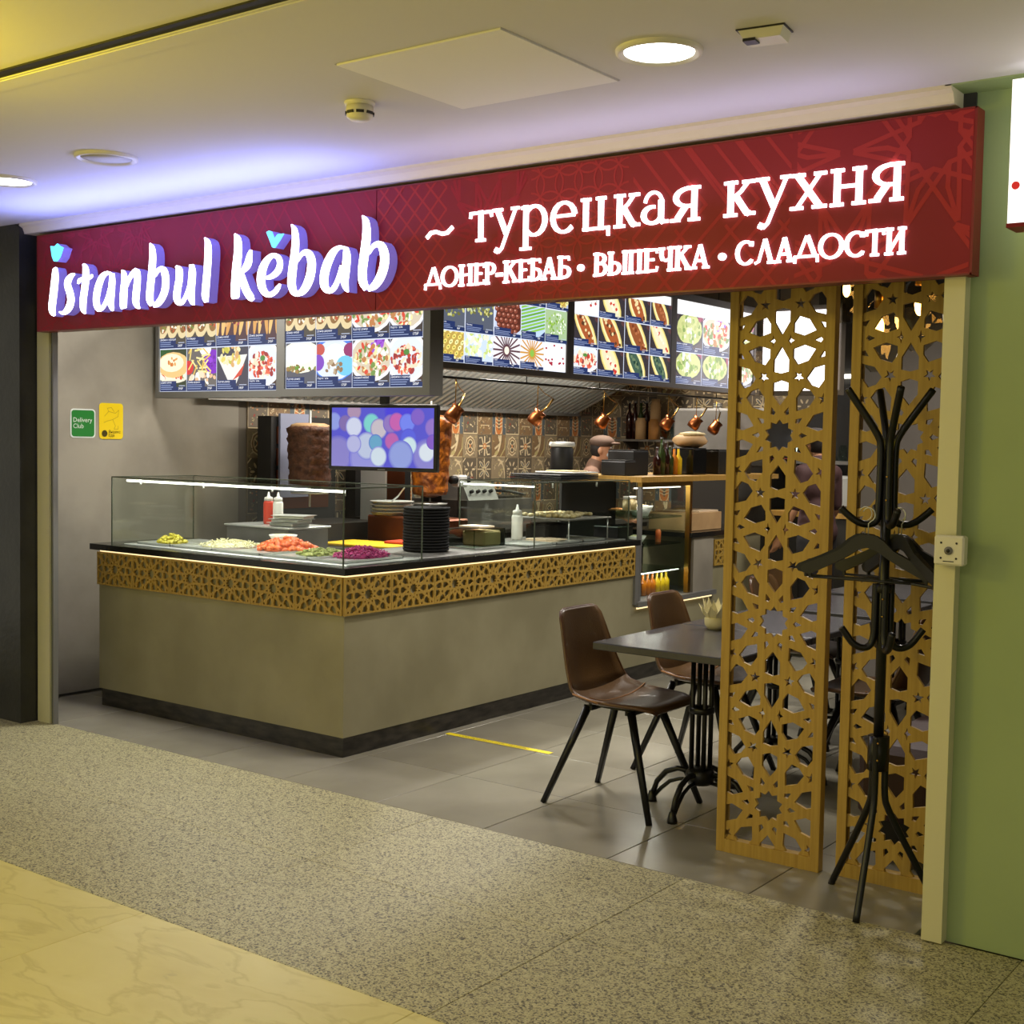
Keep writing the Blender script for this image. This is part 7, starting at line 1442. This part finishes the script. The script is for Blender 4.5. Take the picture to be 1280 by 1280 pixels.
def person(label, loc, rz, H_, shirt, cap, mask, arm_pose, head_turn=0, lean=0.0):
    t = thing('person', label, 'person', loc, rz); k = H_/1.75
    def v(x, y, z): return (x*k, (y+lean*max(0, z-.95))*k, z*k)        # faces +y
    hy = .02; sh = .19
    P = [('b', v(0, hy+.0, 1.635), (.072*k, .092*k, .112*k)), ('b', v(0, hy+.03, 1.585), (.056*k, .066*k, .075*k)), ('l', [v(0, -.01, 1.44), v(0, .0, 1.54)], [.058*k, .054*k]),
         ('b', v(0, hy+.098, 1.605), (.013*k, .022*k, .022*k)), ('b', v(.073, hy-.005, 1.615), (.012*k, .02*k, .032*k)), ('b', v(-.073, hy-.005, 1.615), (.012*k, .02*k, .032*k))]
    hands = []
    for s in (1, -1):
        el, wr = arm_pose[0 if s == 1 else 1]
        a = v(s*sh, -.01, 1.40); e = v(s*el[0], el[1], el[2]); w_ = v(s*wr[0], wr[1], wr[2])
        P.append(('l', [a, e], [.040*k, .037*k])); P.append(('l', [e, w_], [.038*k, .026*k]))
        d = (Vector(w_)-Vector(e)).normalized(); sd = Vector((1, 0, 0)); u = d.cross(sd).normalized(); sd = u.cross(d).normalized()
        pal = Vector(w_)+d*.05*k
        P.append(('l', [Vector(w_), pal], [.026*k, .032*k])); P.append(('b', pal+d*.01, (.036*k, .03*k, .03*k)))
        for j in range(4):
            b = pal+sd*(j-1.5)*.019*k+d*.03*k; L_ = (.066, .076, .072, .056)[j]*k
            P.append(('l', [b, b+d*L_*.55, b+d*L_*.9+u*-.02*k*1], [.0105*k, .0098*k, .0085*k]))
        b = pal-sd*.03*k*s-d*.01
        P.append(('l', [b, b-sd*.028*k*s+d*.03*k, b-sd*.03*k*s+d*.058*k], [.013*k, .0115*k, .010*k]))
    P.append(('l', [v(0, 0, 1.36), v(0, -.01, 1.15), v(0, 0, .98)], [.085*k, .08*k, .085*k]))
    for s in (1, -1): P.append(('l', [v(s*.09, 0, .95), v(s*.10, .0, .50), v(s*.105, -.01, .10)], [.082*k, .056*k, .04*k]))
    solid(P, 'body', 'skin', t, .009, 3)
    Q = [('b', v(0, 0, 1.30), (.175*k, .118*k, .16*k)), ('b', v(0, 0, 1.12), (.155*k, .118*k, .16*k)), ('b', v(0, 0, .96), (.185*k, .145*k, .13*k)), ('b', v(0, 0, 1.04), (.165*k, .13*k, .12*k)), ('l', [v(-.16, -.01, 1.40), v(.16, -.01, 1.40)], [.078*k, .078*k]), ('l', [v(0, -.01, 1.40), v(0, -.005, 1.485)], [.09*k, .076*k])]
    for s in (1, -1):
        el, wr = arm_pose[0 if s == 1 else 1]; a = Vector(v(s*sh, -.01, 1.40)); e = Vector(v(s*el[0], el[1], el[2]))
        Q.append(('l', [a, a.lerp(e, .85)], [.070*k, .058*k]))
    solid(Q, 'shirt', shirt, t, .014, 4)
    Q = [('b', v(0, 0, .92), (.168*k, .125*k, .12*k))]
    for s in (1, -1): Q.append(('l', [v(s*.09, 0, .90), v(s*.10, .0, .50), v(s*.105, -.01, .09)], [.098*k, .072*k, .062*k]))
    solid(Q, 'trousers', 'trousers', t, .016, 3)
    for s in (1, -1):
        g = G(); g.ball(v(s*.105, .045, .045), (.05*k, .135*k, .045*k), 14, 8); g.v = [(a, b, max(c, .0)) for a, b, c in g.v]; g.build('shoe', 'black_matt', t)
    g = G(); g.ball(v(0, hy-.022, 1.635), (.077*k, .085*k, .10*k), 18, 12); g.v = [(a, b, c) for a, b, c in g.v]; g.build('hair', 'hair', t)
    g = G(); g.ball(v(0, hy-.012, 1.690), (.100*k, .115*k, .062*k), 20, 10); g.ball(v(0, hy+.10, 1.678), (.072*k, .055*k, .014*k), 16, 6); g.build('cap', cap, t)
    for s in (1, -1):
        e = G().ball(v(s*.03, hy+.083, 1.640), (.012*k, .009*k, .007*k), 10, 6).build('eye', 'mask_white', t); G().ball(v(s*.03, hy+.0905, 1.640), (.005*k, .003*k, .005*k), 8, 5).build('iris', 'hair', e)
    G().ball(v(0, hy+.085, 1.565), (.022*k, .010*k, .006*k), 10, 5).build('mouth', 'sign_edge', t)
    if mask:
        g = G(); g.ball(v(0, hy+.058, 1.583), (.050*k, .052*k, .046*k), 16, 10); g.build('mask', 'mask_white', t)
    return t
person('man in a brown flat cap and brown shirt bowing his head by the tiled wall', (-6.05, 9.13, 0), R(-62), 1.66, 'shirt_brown', 'cap_brown', True,
       (((.22, .12, 1.12), (.14, .36, 1.04)), ((.22, .12, 1.12), (.14, .36, 1.02))), lean=.22)
person('man in a dark cap and dark red shirt seen in the gap between the screens', (-3.98, 9.25, 0), R(75), 1.74, 'shirt_dark', 'cap_grey', True,
       (((.25, .02, 1.12), (.24, .16, .90)), ((.25, .02, 1.12), (.24, .16, .90))), lean=.04)
